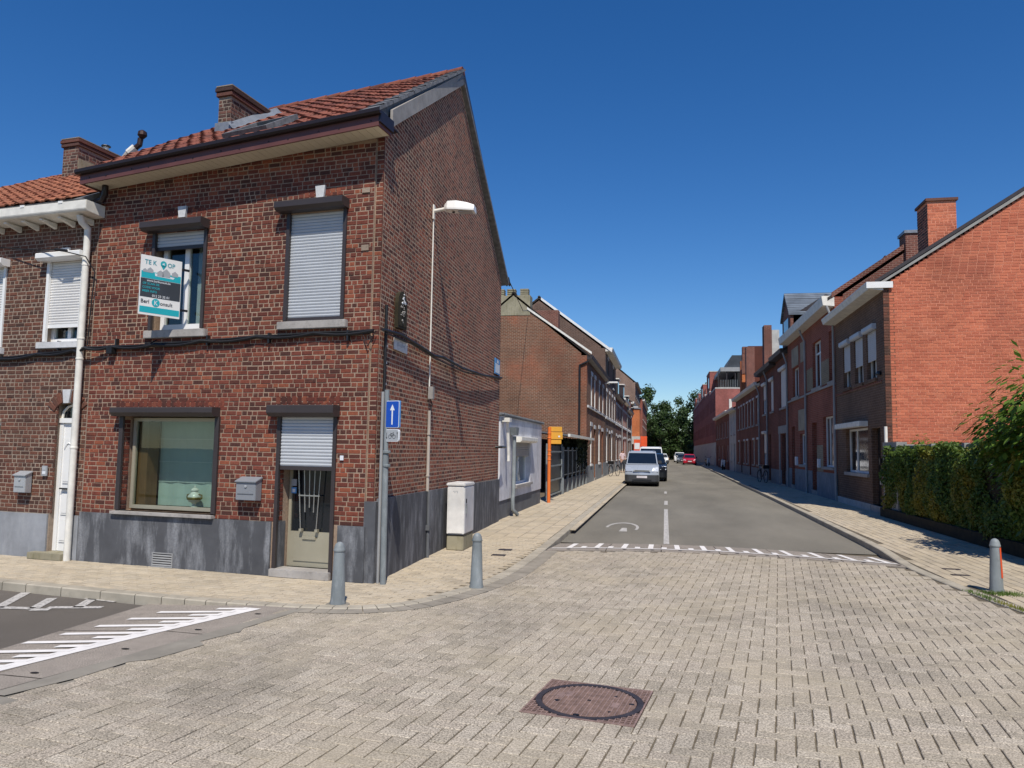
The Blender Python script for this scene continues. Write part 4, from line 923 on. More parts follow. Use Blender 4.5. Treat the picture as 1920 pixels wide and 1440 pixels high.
# --- door with partly lowered shutter
shutter(A, FB, 0.275, 1.07, 1.43, 2.08, -0.012, 'slat', 0.042, rail='dk_alu', hood=(0.20, 1.20, 2.075, 2.225), hw=0, hd=0.17, hh=0.15, guides=(0.255, 1.10), zg=0.0)
d = MB(FB); D0, D1 = -0.295, -0.255
d.box(0.27, 0.33, D0, D1, 0.10, 2.05); d.box(1.045, 1.085, D0, D1, 0.10, 2.05); d.box(0.33, 1.045, D0, D1, 0.10, 0.56); d.box(0.33, 1.045, D0, D1, 1.98, 2.05)
door = d.build('door', 'champ', A)
MB(FB).box(0.325, 1.05, D0 + .012, D0 + .02, 0.55, 1.99).build('pane', 'glassd', door)
MB(FB).box(0.40, 0.98, D1 + 0.001, D1 + 0.012, 0.17, 0.48).build('kick_panel', 'champ', door, bevel=0.004)
for (sb, st_, zb) in ((0.86, 0.96, 0.60), (0.80, 0.86, 0.82), (0.735, 0.76, 0.88), (0.67, 0.66, 0.82), (0.62, 0.55, 0.60)):
    MB(FB).tube([(sb, -0.21, zb), (st_, -0.21, 1.95)], 0.0085, 7).build('grille_bar', 'steel', door)
MB(FB).box(0.585, 0.905, -0.219, -0.203, 1.03, 1.047).build('grille_rail', 'steel', door)
for s_ in (0.62, 0.86): MB(FB).box(s_ - 0.02, s_ + 0.02, -0.25, -0.20, 0.565, 0.60).build('grille_foot', 'champ', door)
MB(FB).box(0.64, 0.84, D1 + 0.013, D1 + 0.03, 0.46, 0.50).build('letter_flap', 'champ', door, bevel=0.004)
MB(FB).box(0.97, 1.05, D1 + 0.001, D1 + 0.008, 1.16, 1.25).build('notice', 'signg', door); MB(FB).box(0.97, 1.045, D1 + 0.001, D1 + 0.008, 1.06, 1.14).build('notice', 'bluel', door); MB(FB).box(0.985, 1.03, D1 + 0.009, D1 + 0.010, 1.075, 1.12).build('notice_print', 'signw', door)
MB(FB).box(0.24, 1.13, -0.2, 0.075, 0.0, 0.10).build('doorstep', 'stone', A, bevel=0.006)
# --- upstairs windows
window(A, FB, W2[0], W2[1], W2[2] + .03, W2[3], 0.10, 'white', mull=(0.65,))
shutter(A, FB, 0.235, 1.065, 3.40, 4.86, -0.035, 'slat', 0.0415, hood=(0.165, 1.205, 4.83, 4.955), hd=0.19, hh=0.125, guides=(0.215, 1.085), zg=3.36)
MB(FB).box(0.20, 1.10, -0.08, 0.0, 3.345, 3.395).build('shutter_rail', 'dk_alu', A)
MB(FB).box(0.13, 1.17, -0.10, 0.07, 3.235, 3.342).build('window_sill', 'stone', A, bevel=0.008)
wn1 = window(A, FB, 2.46, 3.28, 3.33, 4.72, 0.12, 'white', mull=(2.86,), trans=(), fw=0.07, pane='glass')
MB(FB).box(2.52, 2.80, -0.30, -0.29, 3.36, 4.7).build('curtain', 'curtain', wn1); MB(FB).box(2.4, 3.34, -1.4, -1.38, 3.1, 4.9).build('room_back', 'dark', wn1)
MB(FB).box(2.54, 2.60, -0.24, -0.22, 3.40, 4.1).build('inner_frame', 'white', wn1)
shutter(A, FB, 2.44, 3.32, 4.52, 4.76, -0.035, 'slat', 0.0415, rail='dk_alu', hood=(2.39, 3.46, 4.725, 4.855), hd=0.19, hh=0.13, guides=(2.44, 3.345), zg=3.31)
MB(FB).box(2.34, 3.40, -0.12, 0.07, 3.185, 3.295).build('window_sill', 'stone', A, bevel=0.008)
# house number plate, letter box
MB(FB).box(0.115, 0.165, 0.012, 0.02, 1.52, 1.58).build('house_number_plate', 'signw', A)
def letterbox(name, lab, fr, s0, s1, z0, z1, dp, m, cap=True):
    t = thing(name, lab, 'letter box', fr.p((s0 + s1) / 2, 0, z0))
    MB(fr).prism([(s0, 0.012, z0), (s0, dp, z0 + 0.01), (s0, dp, z1 - 0.05), (s0, 0.012, z1)], (s1 - s0, 0, 0)).build('body', m, t, bevel=0.006)
    MB(fr).prism([(s0 - 0.012, 0.012, z1 - 0.015), (s0 - 0.012, dp + 0.02, z1 - 0.065), (s0 - 0.012, dp + 0.02, z1 - 0.05), (s0 - 0.012, 0.012, z1 + 0.006)], (s1 - s0 + 0.024, 0, 0)).build('lid', m, t, bevel=0.003)
    MB(fr).box(s0 + 0.03, s1 - 0.03, dp + 0.004, dp + 0.008, z0 + (z1 - z0) * 0.30, z0 + (z1 - z0) * 0.31).build('door_seam', 'blackm', t)
    MB(fr).lathe(((s0 + s1) / 2, dp + 0.006, z0 + (z1 - z0) * 0.62), [(0.02, 0.0), (0.018, 0.006), (0.0, 0.009)], 14, 'y').build('emblem', 'signg', t, smooth=True)
    return t
letterbox('letter_box', 'grey wall letter box between the big window and the shuttered door', FB, 1.33, 1.64, 0.96, 1.27, 0.14, 'box_g')
# --- things fixed to the corner house
cab_m = 'black'
cb = thing('wall_cable', 'thick bundle of black cables strung across the front of the corner house and its neighbour', 'cable', FB.p(2, 0.03, 3.1))
def sagline(pts, n=6, amp=0.015):
    out = []
    for (a, b) in zip(pts, pts[1:]):
        for k in range(n): t = k / n; p = [a[i] + (b[i] - a[i]) * t for i in range(3)]; p[2] -= amp * math.sin(math.pi * t); out.append(tuple(p))
    return out + [pts[-1]]
base = [(-0.27, 0.03, 3.19), (0.6, 0.035, 3.185), (1.5, 0.035, 3.165), (2.4, 0.04, 3.135), (3.2, 0.035, 3.105), (4.0, 0.04, 3.095), (4.4, 0.12, 3.08), (4.7, 0.035, 3.06), (5.4, 0.035, 3.02), (6.3, 0.035, 2.97), (7.4, 0.03, 2.92)]
for k, (dz, r) in enumerate(((0, 0.016), (-0.028, 0.013), (-0.012, 0.02))): MB(FB).tube(sagline([(a, b + 0.012 * (k == 2), c + dz) for a, b, c in base], 5, 0.012 + 0.012 * k), r, 6).build('cable', 'black', cb, smooth=True)
for s_ in (0.1, 1.3, 2.3, 3.9, 5.0): MB(FB).box(s_ - 0.012, s_ + 0.012, 0.0, 0.055, 3.06, 3.20).build('clip', 'blackm', cb)
MB(FB).box(3.92, 4.02, 0.01, 0.10, 2.98, 3.07).build('junction_box', 'black', cb)
cb2 = thing('side_cable', 'black cable sagging along the side wall of the corner house', 'cable', SB.p(4, 0.03, 3.2))
MB(SB).tube([(-0.03, 0.05, 3.2), (0.67, 0.06, 3.24), (1.6, 0.07, 3.20), (2.38, 0.07, 3.16), (2.9, 0.075, 3.20), (4.2, 0.09, 3.16), (6.2, 0.09, 3.22), (8.45, 0.06, 3.38)], 0.022, 7).build('cable', 'black', cb2, smooth=True)
MB(SB).tube([(0.05, 0.05, 3.17), (1.2, 0.05, 3.19), (2.4, 0.06, 3.13), (4.4, 0.07, 3.11), (8.4, 0.05, 3.34)], 0.012, 6).build('cable', 'black', cb2, smooth=True)
cb3 = thing('corner_downlead', 'black conduit with pale clips running down the corner edge of the side wall', 'cable', SB.p(0.12, 0.03, 3))
MB(SB).tube([(0.13, 0.03, 3.55), (0.13, 0.03, 2.2), (0.12, 0.03, 1.4), (0.12, 0.05, 0.02)], 0.022, 8).build('conduit', 'black', cb3, smooth=True)
for z_ in (3.0, 2.78, 2.5): MB(SB).box(0.145, 0.17, 0.02, 0.045, z_, z_ + 0.03).build('clip', 'signw', cb3)
rb = thing('cable_bracket', 'rusty V shaped bracket holding the cables at the corner pier', 'bracket', FB.p(-0.2, 0.02, 3.1)); MB(FB).tube([(-0.1, 0.03, 3.18), (-0.2, 0.05, 2.98), (-0.30, 0.03, 3.18)], 0.009, 6).build('rod', 'iron', rb)
# wall shrine niche
nic = thing('wall_niche', 'small dark arched glass shrine with dried flowers on the side wall above the street name', 'shrine', SB.p(0.72, 0.02, 3.3))
ar = [(0.52, 3.32), (0.92, 3.34)] + [(0.72 + 0.2 * math.cos(a), 3.66 + 0.19 * math.sin(a)) for a in [math.pi * k / 8 for k in range(9)]]
MB(SB).prism([(a, 0.012, b) for a, b in ar], (0, 0.05, 0)).build('case', 'hcore', nic)
MB(SB).prism([(0.72 + (a - 0.72) * 0.84, 0.063, 3.57 + (b - 3.57) * 0.86) for a, b in ar], (0, 0.004, 0)).build('glass', 'hcore', nic)
rgn = random.Random(4)
for (nm, mt, zc, k_) in (('white_flowers', 'signw', 3.74, 14), ('dried_flowers', 'barge', 3.55, 18)):
    fm_ = MB(SB)
    for k in range(k_):
        a_, z_ = 0.72 + rgn.gauss(0, 0.05), zc + rgn.gauss(0, 0.055); r_ = rgn.uniform(0.008, 0.02); fm_.prism([(a_ + r_ * math.cos(t * 1.26 + k), 0.068, z_ + r_ * math.sin(t * 1.26 + k)) for t in range(5)], (0, 0.012, 0))
    fm_.build(nm, mt, nic)
# street name plate with illegible faded print
sn = thing('street_name_plate', 'pale street name plate with faded dark print on the side wall near the corner', 'street sign', SB.p(0.82, 0.02, 3.05))
MB(SB).box(0.50, 1.10, 0.014, 0.026, 2.98 + .04, 3.18).build('plate', 'stoneL', sn, bevel=0.004)
smk = MB(SB)
for k in range(7): smk.box(0.62 + k * 0.055, 0.655 + k * 0.055, 0.0265, 0.028, 3.075 + 0.006 * (k % 3), 3.12 + 0.008 * ((k + 1) % 3))
smk.box(0.74, 0.88, 0.0265, 0.028, 3.14, 3.16); smk.build('faded_print', 'gpr', sn)
# blue plate at the back end of the side wall
bp = thing('back_street_plate', 'pale blue street plate at the far end of the corner house side wall', 'street sign', SB.p(8.25, 0.02, 3.5)); MB(SB).box(7.75, 8.35, 0.014, 0.03, 3.42, 3.78).build('plate', 'bluel', bp); MB(SB).box(7.80, 8.30, 0.031, 0.033, 3.45, 3.66).build('print', 'signw', bp); MB(SB).box(7.95, 8.15, 0.0335, 0.035, 3.68, 3.75).build('mark', 'signw', bp)
# street lamp on the side wall
lmp = thing('wall_street_lamp', 'white street lamp on a bracket high on the corner house side wall', 'street lamp', SB.p(2.31, 0.0, 5.5))
MB(SB).box(2.27, 2.35, 0.012, 0.035, 5.36, 5.60).build('wall_plate', 'offwhite', lmp, bevel=0.004)
MB(SB).tube([(2.31, 0.03, 5.50), (2.31, 0.16, 5.52), (2.31, 0.26, 5.54)], 0.028, 10).build('arm', 'offwhite', lmp, smooth=True)
hd_ = MB(SB); q = [(0.20, 0.05, 0.05, 5.50, 5.58), (0.26, 0.11, 0.10, 5.49, 5.635), (0.40, 0.12, 0.11, 5.48, 5.635), (0.58, 0.115, 0.10, 5.465, 5.60), (0.70, 0.11, 0.10, 5.455, 5.555)]
rings = []
for (dd, w_, wt, zb_, zt_) in q: rings += [(2.31 - w_, dd, zb_), (2.31 + w_, dd, zb_), (2.31 + w_, dd, zb_ + 0.03), (2.31 + wt * 0.8, dd, zt_), (2.31 - wt * 0.8, dd, zt_), (2.31 - w_, dd, zb_ + 0.03)]
hd_.add(rings, [(6 * i + j, 6 * i + (j + 1) % 6, 6 * i + 6 + (j + 1) % 6, 6 * i + 6 + j) for i in range(4) for j in range(6)] + [(0, 1, 2, 3, 4, 5), tuple(range(29, 23, -1))])
hd_.build('lamp_head', 'white', lmp, bevel=0.004)
MB(SB).box(2.24, 2.38, 0.44, 0.66, 5.452, 5.464).build('lens', 'signg', lmp); MB(SB).box(2.29, 2.33, 0.33, 0.37, 5.46, 5.472).build('sensor', 'blackm', lmp)
cnd = thing('lamp_feed_cable', 'thin white feed line from the wall street lamp down to a small box', 'cable', SB.p(2.31, 0.02, 2.5))
MB(SB).tube([(2.31, 0.02, 5.38), (2.31, 0.02, 2.66)], 0.012, 6).build('line', 'offwhite', cnd); MB(SB).box(2.27, 2.37, 0.012, 0.09, 2.46, 2.66).build('fuse_box', 'barge', cnd, bevel=0.006)
MB(SB).tube([(2.32, 0.04, 2.46), (2.36, 0.06, 2.38), (2.31, 0.04, 2.28)], 0.01, 6).build('loop', 'black', cnd)
MB(SB).tube([(2.31, 0.03, 2.28), (2.31, 0.03, 1.02)], 0.026, 10).build('conduit', 'pipeb', cnd, smooth=True); MB(SB).tube([(2.31, 0.056, 1.02), (2.31, 0.056, 0.0)], 0.026, 10).build('lower_conduit', 'gplinth', cnd, smooth=True)
for z_ in (1.9, 1.25): MB(SB).box(2.275, 2.345, 0.01, 0.06, z_, z_ + 0.02).build('clip', 'pipeb', cnd)
MB(SB).box(2.26, 2.36, 0.03, 0.09, 0.42, 0.5).build('joint_box', 'gplinth', cnd)
stb = thing('pipe_stub', 'short dark pipe stub sticking out near the far end of the side wall', 'pipe', SB.p(8.2, 0.03, 1.78)); MB(SB).tube([(8.0, 0.02, 1.74), (8.0, 0.16, 1.74), (8.5, 0.16, 1.74)], 0.03, 8).build('pipe', 'blackm', stb)
wre = thing('overhead_wire', 'thin black wire from the back eave of the corner house to the next gable', 'cable', (-3.8, 18, 5.7)); MB().tube([(-3.75, 17.9, 5.95), (-3.76, 18.3, 5.86), (-5.2, 28, 6.9), (-6.9, 38.7, 8.9)], 0.012, 5).build('wire', 'black', wre); MB().tube([(-3.756, 18.15, 5.90), (-3.85, 18.8, 5.86)], 0.03, 6).build('insulator', 'black', wre)

# for-sale board in the upstairs window
BR_, BL_ = FB.p(2.79, 0.05, 3.44), FB.p(3.01, 0.57, 3.44)
bu = (BR_ - BL_); BW = bu.length; bn = Vector((bu.y, -bu.x, 0)).normalized(); bn = bn if (CAM - BL_).dot(bn) > 0 else -bn
KB = Fr(BL_, bu, bn); BH = 0.82
sb = thing('for_sale_board', 'white, teal and charcoal for sale board jutting from the open upstairs window', 'sign', BL_)
MB(KB).box(0, BW, -0.012, 0.0, 0, BH).build('board', 'white', sb)
for (z0_, z1_) in ((0.03, 0.115), (0.505, 0.60)): MB(KB).box(0.012, BW - 0.008, 0.0, 0.0015, z0_, z1_).build('teal_band', 'teal', sb)
MB(KB).box(0.008, BW - 0.008, 0.0, 0.002, 0.245, 0.50).build('dark_panel', 'char', sb)
g = MB(KB)
for k, (cx, w_, h_) in enumerate(((0.06, 0.06, 0.05), (0.13, 0.08, 0.075), (0.27, 0.09, 0.09), (0.35, 0.11, 0.12), (0.47, 0.09, 0.075))):
    z_ = 0.585 - (0.03 if k in (2, 3) else 0); g.poly([(cx - w_ / 2, 0.003, z_), (cx + w_ / 2, 0.003, z_), (cx + w_ / 2, 0.003, z_ + h_ * 0.55), (cx, 0.003, z_ + h_), (cx - w_ / 2, 0.003, z_ + h_ * 0.6)])
g.build('house_print', 'signg', sb, recalc=False)
MB(KB).poly([(0.20, 0.0026, 0.55), (0.45, 0.0026, 0.545), (0.47, 0.0026, 0.57), (0.19, 0.0026, 0.59)]).build('white_swoosh', 'signw', sb, recalc=False)
g = MB(KB); text_into(g, 'TE K', 0.05, 0.70, 0.088, 0.003, 0.9, bold=0.012); text_into(g, 'OP', 0.36, 0.70, 0.088, 0.003, 0.9, bold=0.012); g.build('headline', 'tealt', sb, recalc=False)
g = MB(KB); disc(g, 0.305, 0.735, 0.043, 0.0034); g.poly([(0.268, 0.0034, 0.715), (0.305, 0.0034, 0.655), (0.342, 0.0034, 0.715)]); g.build('pin_print', 'teal', sb, recalc=False)
g = MB(KB); g.poly([(0.285, 0.004, 0.725), (0.30, 0.004, 0.755), (0.30, 0.004, 0.738), (0.325, 0.004, 0.755), (0.315, 0.004, 0.73), (0.325, 0.004, 0.715), (0.30, 0.004, 0.725)]); g.build('pin_mark', 'signw', sb, recalc=False)
g = MB(KB); text_into(g, 'www.berlkonsult.be', 0.09, 0.462, 0.042, 0.003, 0.95, bold=0.01); text_into(g, '012 23 35 01', 0.17, 0.257, 0.048, 0.003, 0.95, bold=0.01); g.build('contact_lines', 'signw', sb, recalc=False)
g = MB(KB)
for i, tx in enumerate(('OF SCAN DE', 'CODE VOOR', 'MEER INFO')): text_into(g, tx, 0.035, 0.418 - i * 0.052, 0.042, 0.003, 0.95, bold=0.012)
g.build('info_lines', 'teal', sb, recalc=False)
g = MB(KB); text_into(g, 'Berl', 0.02, 0.16, 0.075, 0.003, 0.95, bold=0.012); text_into(g, 'onsult', 0.285, 0.155, 0.072, 0.003, 0.95, bold=0.012); g.build('brand_line', 'char', sb, recalc=False)
g = MB(KB); disc(g, 0.225, 0.18, 0.055, 0.0034); g.build('round_mark', 'teal', sb, recalc=False)
g = MB(KB); text_into(g, 'K', 0.20, 0.148, 0.09, 0.0042, 0.9, bold=0.01); g.build('round_letter', 'signw', sb, recalc=False)
for z_ in (0.12, 0.7): MB(KB).box(BW - 0.02, BW + 0.12, -0.04, -0.013, z_, z_ + 0.03).build('bracket', 'blackm', sb)
stay = thing('board_stay_rod', 'thin dark rod below the for sale board', 'rod', FB.p(3.2, 0.02, 3.1)); MB(FB).tube([(3.2, 0.02, 3.16), (3.2, 0.13, 3.10)], 0.01, 6).build('rod', 'blackm', stay)

# one-way sign post at the corner
SP = Vector((-3.42, 9.16, 0))
sp = thing('sign_post', 'galvanised post carrying the blue one way sign at the house corner', 'sign post', SP)
MB().tube([tuple(SP), (SP.x - 0.015, SP.y, 1.6)], 0.038, 14).build('post', 'galv', sp, smooth=True); MB().tube([(SP.x - 0.012, SP.y, 1.6), (SP.x - 0.02, SP.y, 2.42)], 0.030, 12).build('upper_post', 'galv', sp, smooth=True)
MB().tube([(-3.50, 9.19, 0.0), (-3.505, 9.19, 2.40)], 0.020, 10).build('side_conduit', 'pipeg', sp, smooth=True)
for z_ in (1.45, 1.62): MB().lathe((SP.x, SP.y, z_), [(0.047, 0), (0.05, 0.005), (0.05, 0.03), (0.047, 0.035)], 14).build('clamp', 'galv', sp)
sa = R_(-16); SU = Vector((math.cos(sa), math.sin(sa), 0)); SNn = Vector((SU.y, -SU.x, 0))
def rrect(w, h, r, n=5):
    out = []
    for cx, cy, a0 in ((w/2 - r, h/2 - r, 0), (-w/2 + r, h/2 - r, 90), (-w/2 + r, -h/2 + r, 180), (w/2 - r, -h/2 + r, 270)):
        for k in range(n): a = R_(a0 + 90 * k / (n - 1)); out.append((cx + r * math.cos(a), cy + r * math.sin(a)))
    return out
sc_ = SP + Vector((0.06, -0.045, 0)); OW = Fr(sc_ + SU * 0.02 + Vector((0, 0, 2.11)), SU, SNn)
ow = thing('one_way_sign', 'blue rectangular one way sign with a white arrow pointing up', 'traffic sign', OW.o)
MB(OW).prism([(a, -0.03, b) for a, b in rrect(0.21, 0.345, 0.02)], (0, 0.03, 0)).build('plate', 'bluel', ow)
MB(OW).prism([(a, 0.0005, b) for a, b in rrect(0.205, 0.34, 0.02)], (0, 0.0015, 0)).build('border', 'signw', ow); MB(OW).prism([(a, 0.003, b) for a, b in rrect(0.192, 0.326, 0.016)], (0, 0.0015, 0)).build('face', 'blue', ow)
MB(OW).poly([(-0.010, 0.0055, -0.13), (0.010, 0.0055, -0.13), (0.010, 0.0055, 0.05), (0.036, 0.0055, 0.05), (0, 0.0055, 0.125), (-0.036, 0.0055, 0.05), (-0.010, 0.0055, 0.05)]).build('arrow', 'signw', ow, recalc=False)
UW = Fr(OW.o + Vector((0, 0, -0.265)), SU, SNn)
us = thing('bicycle_subplate', 'small grey plate with a bicycle and two arrows under the blue one way sign', 'traffic sign', UW.o)
MB(UW).prism([(a, -0.03, b) for a, b in rrect(0.21, 0.155, 0.03)], (0, 0.03, 0)).build('plate', 'signw', us); MB(UW).prism([(a, 0.0005, b) for a, b in rrect(0.195, 0.14, 0.026)], (0, 0.001, 0)).build('face', 'signg', us)
b = MB(UW)
for cx in (-0.028, 0.034):
    for k in range(14):
        a0, a1 = 2 * math.pi * k / 14, 2 * math.pi * (k + 1) / 14; b.poly([(cx + r * math.cos(a), 0.003, -0.016 + r * math.sin(a)) for r, a in ((0.021, a0), (0.026, a0), (0.026, a1), (0.021, a1))])
for p, q in (((-0.028, -0.016), (-0.012, 0.022)), ((-0.012, 0.022), (0.024, 0.02)), ((0.034, -0.016), (0.02, 0.034)), ((-0.012, 0.02), (0.002, -0.016)), ((0.002, -0.016), (0.024, 0.02)), ((-0.02, 0.027), (-0.004, 0.027)), ((0.014, 0.036), (0.028, 0.036))):
    dx, dz = q[0] - p[0], q[1] - p[1]; L = math.hypot(dx, dz); nx_, nz_ = -dz / L * 0.0025, dx / L * 0.0025; b.poly([(p[0] + nx_, 0.003, p[1] + nz_), (p[0] - nx_, 0.003, p[1] - nz_), (q[0] - nx_, 0.003, q[1] - nz_), (q[0] + nx_, 0.003, q[1] + nz_)])
for cx, sgn in ((-0.078, -1), (0.082, 1)):
    b.poly([(cx - 0.003, 0.003, -0.035), (cx + 0.003, 0.003, -0.035), (cx + 0.003, 0.003, 0.035), (cx - 0.003, 0.003, 0.035)]); b.poly([(cx - 0.010, 0.0032, sgn * 0.025), (cx, 0.0032, sgn * 0.048), (cx + 0.010, 0.0032, sgn * 0.025)])
b.build('print', 'signk', us, recalc=False)

# telecom cabinet
kx0, kx1, ky0, ky1 = -3.56, -3.27, 12.48, 13.12
kb = thing('telecom_cabinet', 'tall white street cabinet with a faded coloured door on a mossy concrete base', 'utility cabinet', (-3.42, 12.8, 0))
MB().box(kx0, kx1, ky0, ky1, 0, 0.24).build('base', 'concmoss', kb, bevel=0.01)
MB().box(kx0 - 0.005, kx1 + 0.0, ky0, ky1, 0.26, 1.06).build('body', 'cab', kb, bevel=0.012)
MB().box(kx0 - 0.02, kx1 + 0.015, ky0 - 0.015, ky1 + 0.015, 1.062, 1.115).build('roof', 'cab', kb, bevel=0.012)
MB().box(kx0, kx1 + 0.003, ky0 - 0.003, ky1, 0.243, 0.258).build('skirt', 'blackm', kb)
MB().box(kx1 + 0.001, kx1 + 0.012, ky0 + 0.02, ky1 - 0.02, 0.28, 1.04).build('door', 'cabdoor', kb, bevel=0.004)
MB().box(kx1 + 0.013, kx1 + 0.03, ky0 + 0.07, ky0 + 0.10, 0.60, 0.76).build('handle', 'galv', kb, bevel=0.003); MB().box(kx1 + 0.013, kx1 + 0.022, ky0 + 0.07, ky0 + 0.11, 0.78, 0.85).build('lock', 'signk', kb)
MB().box(kx0 + 0.02, kx1 - 0.02, ky0 - 0.009, ky0 - 0.001, 0.28, 1.04).build('side_panel', 'cab', kb, bevel=0.003)
g = MB(); 
for k in range(4): g.box(kx0 + 0.10 + k * 0.022, kx0 + 0.113 + k * 0.022, ky0 - 0.0105, ky0 - 0.0092, 0.965 - 0.02 * (k % 2), 0.985)
g.build('faded_mark', 'gpr', kb)

# bollards
bo = thing('bollard', 'x', 'bollard', (0, 0, 0), 'grey tapered bollards round the junction')
pr_ = [(0.088, 0.0), (0.088, 0.02), (0.078, 0.05), (0.060, 0.50), (0.056, 0.56)]
MB().lathe((0, 0, 0), pr_, 24).build('shaft', 'galv', bo, smooth=True)
MB().lathe((0, 0, 0.561), [(0.061, 0.0), (0.064, 0.008), (0.064, 0.02), (0.058, 0.03), (0.055, 0.055), (0.04, 0.085), (0.018, 0.10), (0.0, 0.104)], 24).build('cap', 'galv', bo, smooth=True)
MB().lathe((0, 0, -0.002), [(0.13, 0.0), (0.12, 0.009), (0.09, 0.010)], 20).build('foot', 'cement', bo)
b2 = copy_tree(bo); b3 = copy_tree(bo)
place(bo, (-3.44, 7.86, 0.004), 0.3, 'grey bollard in front of the shuttered door of the corner house'); place(b2, (-2.24, 9.22, 0.004), 1.2, 'grey bollard on the rounded kerb, right of the white cabinet')
place(b3, (4.12, 10.81, 0.004), 0, 'grey bollard with an orange reflective strip on the right pavement')
st = MB(Fr((0, 0, 0), (1, 0, 0), (0, 1, 0)))
for k in range(6):
    a0, a1 = R_(-62 + k * 14), R_(-62 + (k + 1) * 14)
    st.add([( (r + 0.004) * math.cos(a), (r + 0.004) * math.sin(a), z_) for (r, z_) in ((0.073, 0.18), (0.0595, 0.555)) for a in (a0, a1)], [(0, 1, 3, 2)])
o = st.build('reflective_strip', 'redor', None, recalc=False); o.parent = b3; o.location = (0, 0, 0); o.name = 'reflective_strip'

# =================================================================== NEIGHBOUR HOUSE (left edge)
NB = thing('brown_brick_house', 'brown brick terraced house with white door, white gutter and orange tiles, left of all', 'house', (-10, 13, 0))
ND = (4.60, 4.97, 0.10, 2.26); NW = (4.63, 5.34, 3.18, 4.42); NW2 = (6.2, 6.95, 3.12, 4.40); NW3 = (6.1, 7.5, 0.8, 2.0)
hN = [(4.60, 5.0, 0.0, 2.26), NW, NW2, NW3]
slab(MB(FB), 4.405, 9.2, 0.0, 5.12, 0.3, hN, d=-0.006).build('wall', 'mortarN', NB)
bN = courses(FB, 0.64, 5.10, lambda z: (4.415, 9.2), [ND, NW, NW2, NW3], seed=77)
pieces(bN, NB, 'brickN', 'brick', 'brick_infill', 300)
sol = []
for i in range(9):
    a = R_(35 + i * 110 / 8); c_ = (4.79, 2.02); r_ = 0.27
    sol.append((Fr(FB.p(c_[0] + r_ * math.cos(a), 0.004, c_[1] + r_ * math.sin(a)), FB.u * math.sin(a) - Vector((0, 0, 1)) * math.cos(a), FB.n, FB.u * math.cos(a) + Vector((0, 0, 1)) * math.sin(a)), -0.034, 0.034, 0.0, 0.17, -0.012))
pieces(sol, NB, 'brickN', 'arch_brick', 'arch_brick_infill', 300)
MB(FB).prism([(4.73, 0.0, 2.27), (4.83, 0.0, 2.27), (4.86, 0.0, 2.47), (4.70, 0.0, 2.47)], (0, 0.04, 0)).build('keystone', 'stoneL', NB)
MB(FB).prism([(4.94, 0.0, 4.50), (5.08, 0.0, 4.50), (5.10, 0.0, 4.62), (4.92, 0.0, 4.62)], (0, 0.035, 0)).build('keystone', 'stoneL', NB)
slab(MB(FB), 4.42, 9.2, 0.0, 0.635, 0.028, [(4.58, 5.02, 0, 0.7)], d=0.025).build('plinth', 'plinthN', NB)
dm = MB(FB); dm.box(4.60, 4.67, -0.14, -0.08, 0.1, 1.98); dm.box(4.93, 5.0, -0.14, -0.08, 0.1, 1.98); dm.box(4.67, 4.93, -0.14, -0.10, 0.1, 1.98); dm.box(4.60, 5.0, -0.15, -0.06, 1.98, 2.05); dd = dm.build('door', 'white', NB)
for (z0_, z1_) in ((0.22, 0.55), (0.62, 0.95), (1.08, 1.75)):
    MB(FB).box(4.70, 4.90, -0.099, -0.088, z0_, z1_).build('panel', 'white', dd, bevel=0.006); MB(FB).box(4.72, 4.88, -0.0875, -0.082, z0_ + 0.03, z1_ - 0.03).build('panel_field', 'white', dd, bevel=0.004)
MB(FB).tube([(4.72 + 0.08 * 0, -0.08, 1.60), (4.76, -0.08, 1.66), (4.80, -0.08, 1.68), (4.84, -0.08, 1.66), (4.88, -0.08, 1.60)], 0.012, 6).build('arched_moulding', 'white', dd)
MB(FB).box(4.74, 4.90, -0.085, -0.045, 1.0, 1.02).build('letter_flap', 'blackm', dd)
MB(FB).box(4.64, 4.96, -0.13, -0.12, 2.05, 2.24).build('fanlight', 'glassd', dd); MB(FB).tube([(4.98, -0.10, 2.05), (4.96, -0.10, 2.15), (4.88, -0.10, 2.22), (4.79, -0.10, 2.245), (4.66, -0.10, 2.22)], 0.02, 8).build('fanlight_frame', 'offwhite', dd)
MB(FB).box(4.56, 5.20, -0.14, 0.16, 0.0, 0.095).build('doorstep', 'concmoss', NB, bevel=0.006)
for (w_, hd0, part) in ((NW, 0.30, True), (NW2, 0, False)):
    wN = window(NB, FB, w_[0], w_[1], w_[2] + 0.02, w_[3], 0.12, 'white', mull=((w_[0] + w_[1]) / 2,), pane='glass')
    shutter(NB, FB, w_[0] + 0.03, w_[1] - 0.03, 3.46 if part else 3.2, w_[3] + 0.02, -0.03, 'slatW', 0.040, rail='white', hood=(w_[0] - 0.06, w_[1] + 0.10, w_[3], w_[3] + 0.115), hmat='white', hd=0.16, hh=0.115, guides=(w_[0] + 0.015, w_[1] - 0.015), zg=w_[2] + 0.02)
    MB(FB).box(w_[0] - 0.06, w_[1] + 0.08, -0.12, 0.07, w_[2] - 0.09, w_[2] + 0.005).build('window_sill', 'stoneL', NB, bevel=0.006)
window(NB, FB, NW3[0], NW3[1], NW3[2], NW3[3], 0.12, 'white', mull=(6.8,))
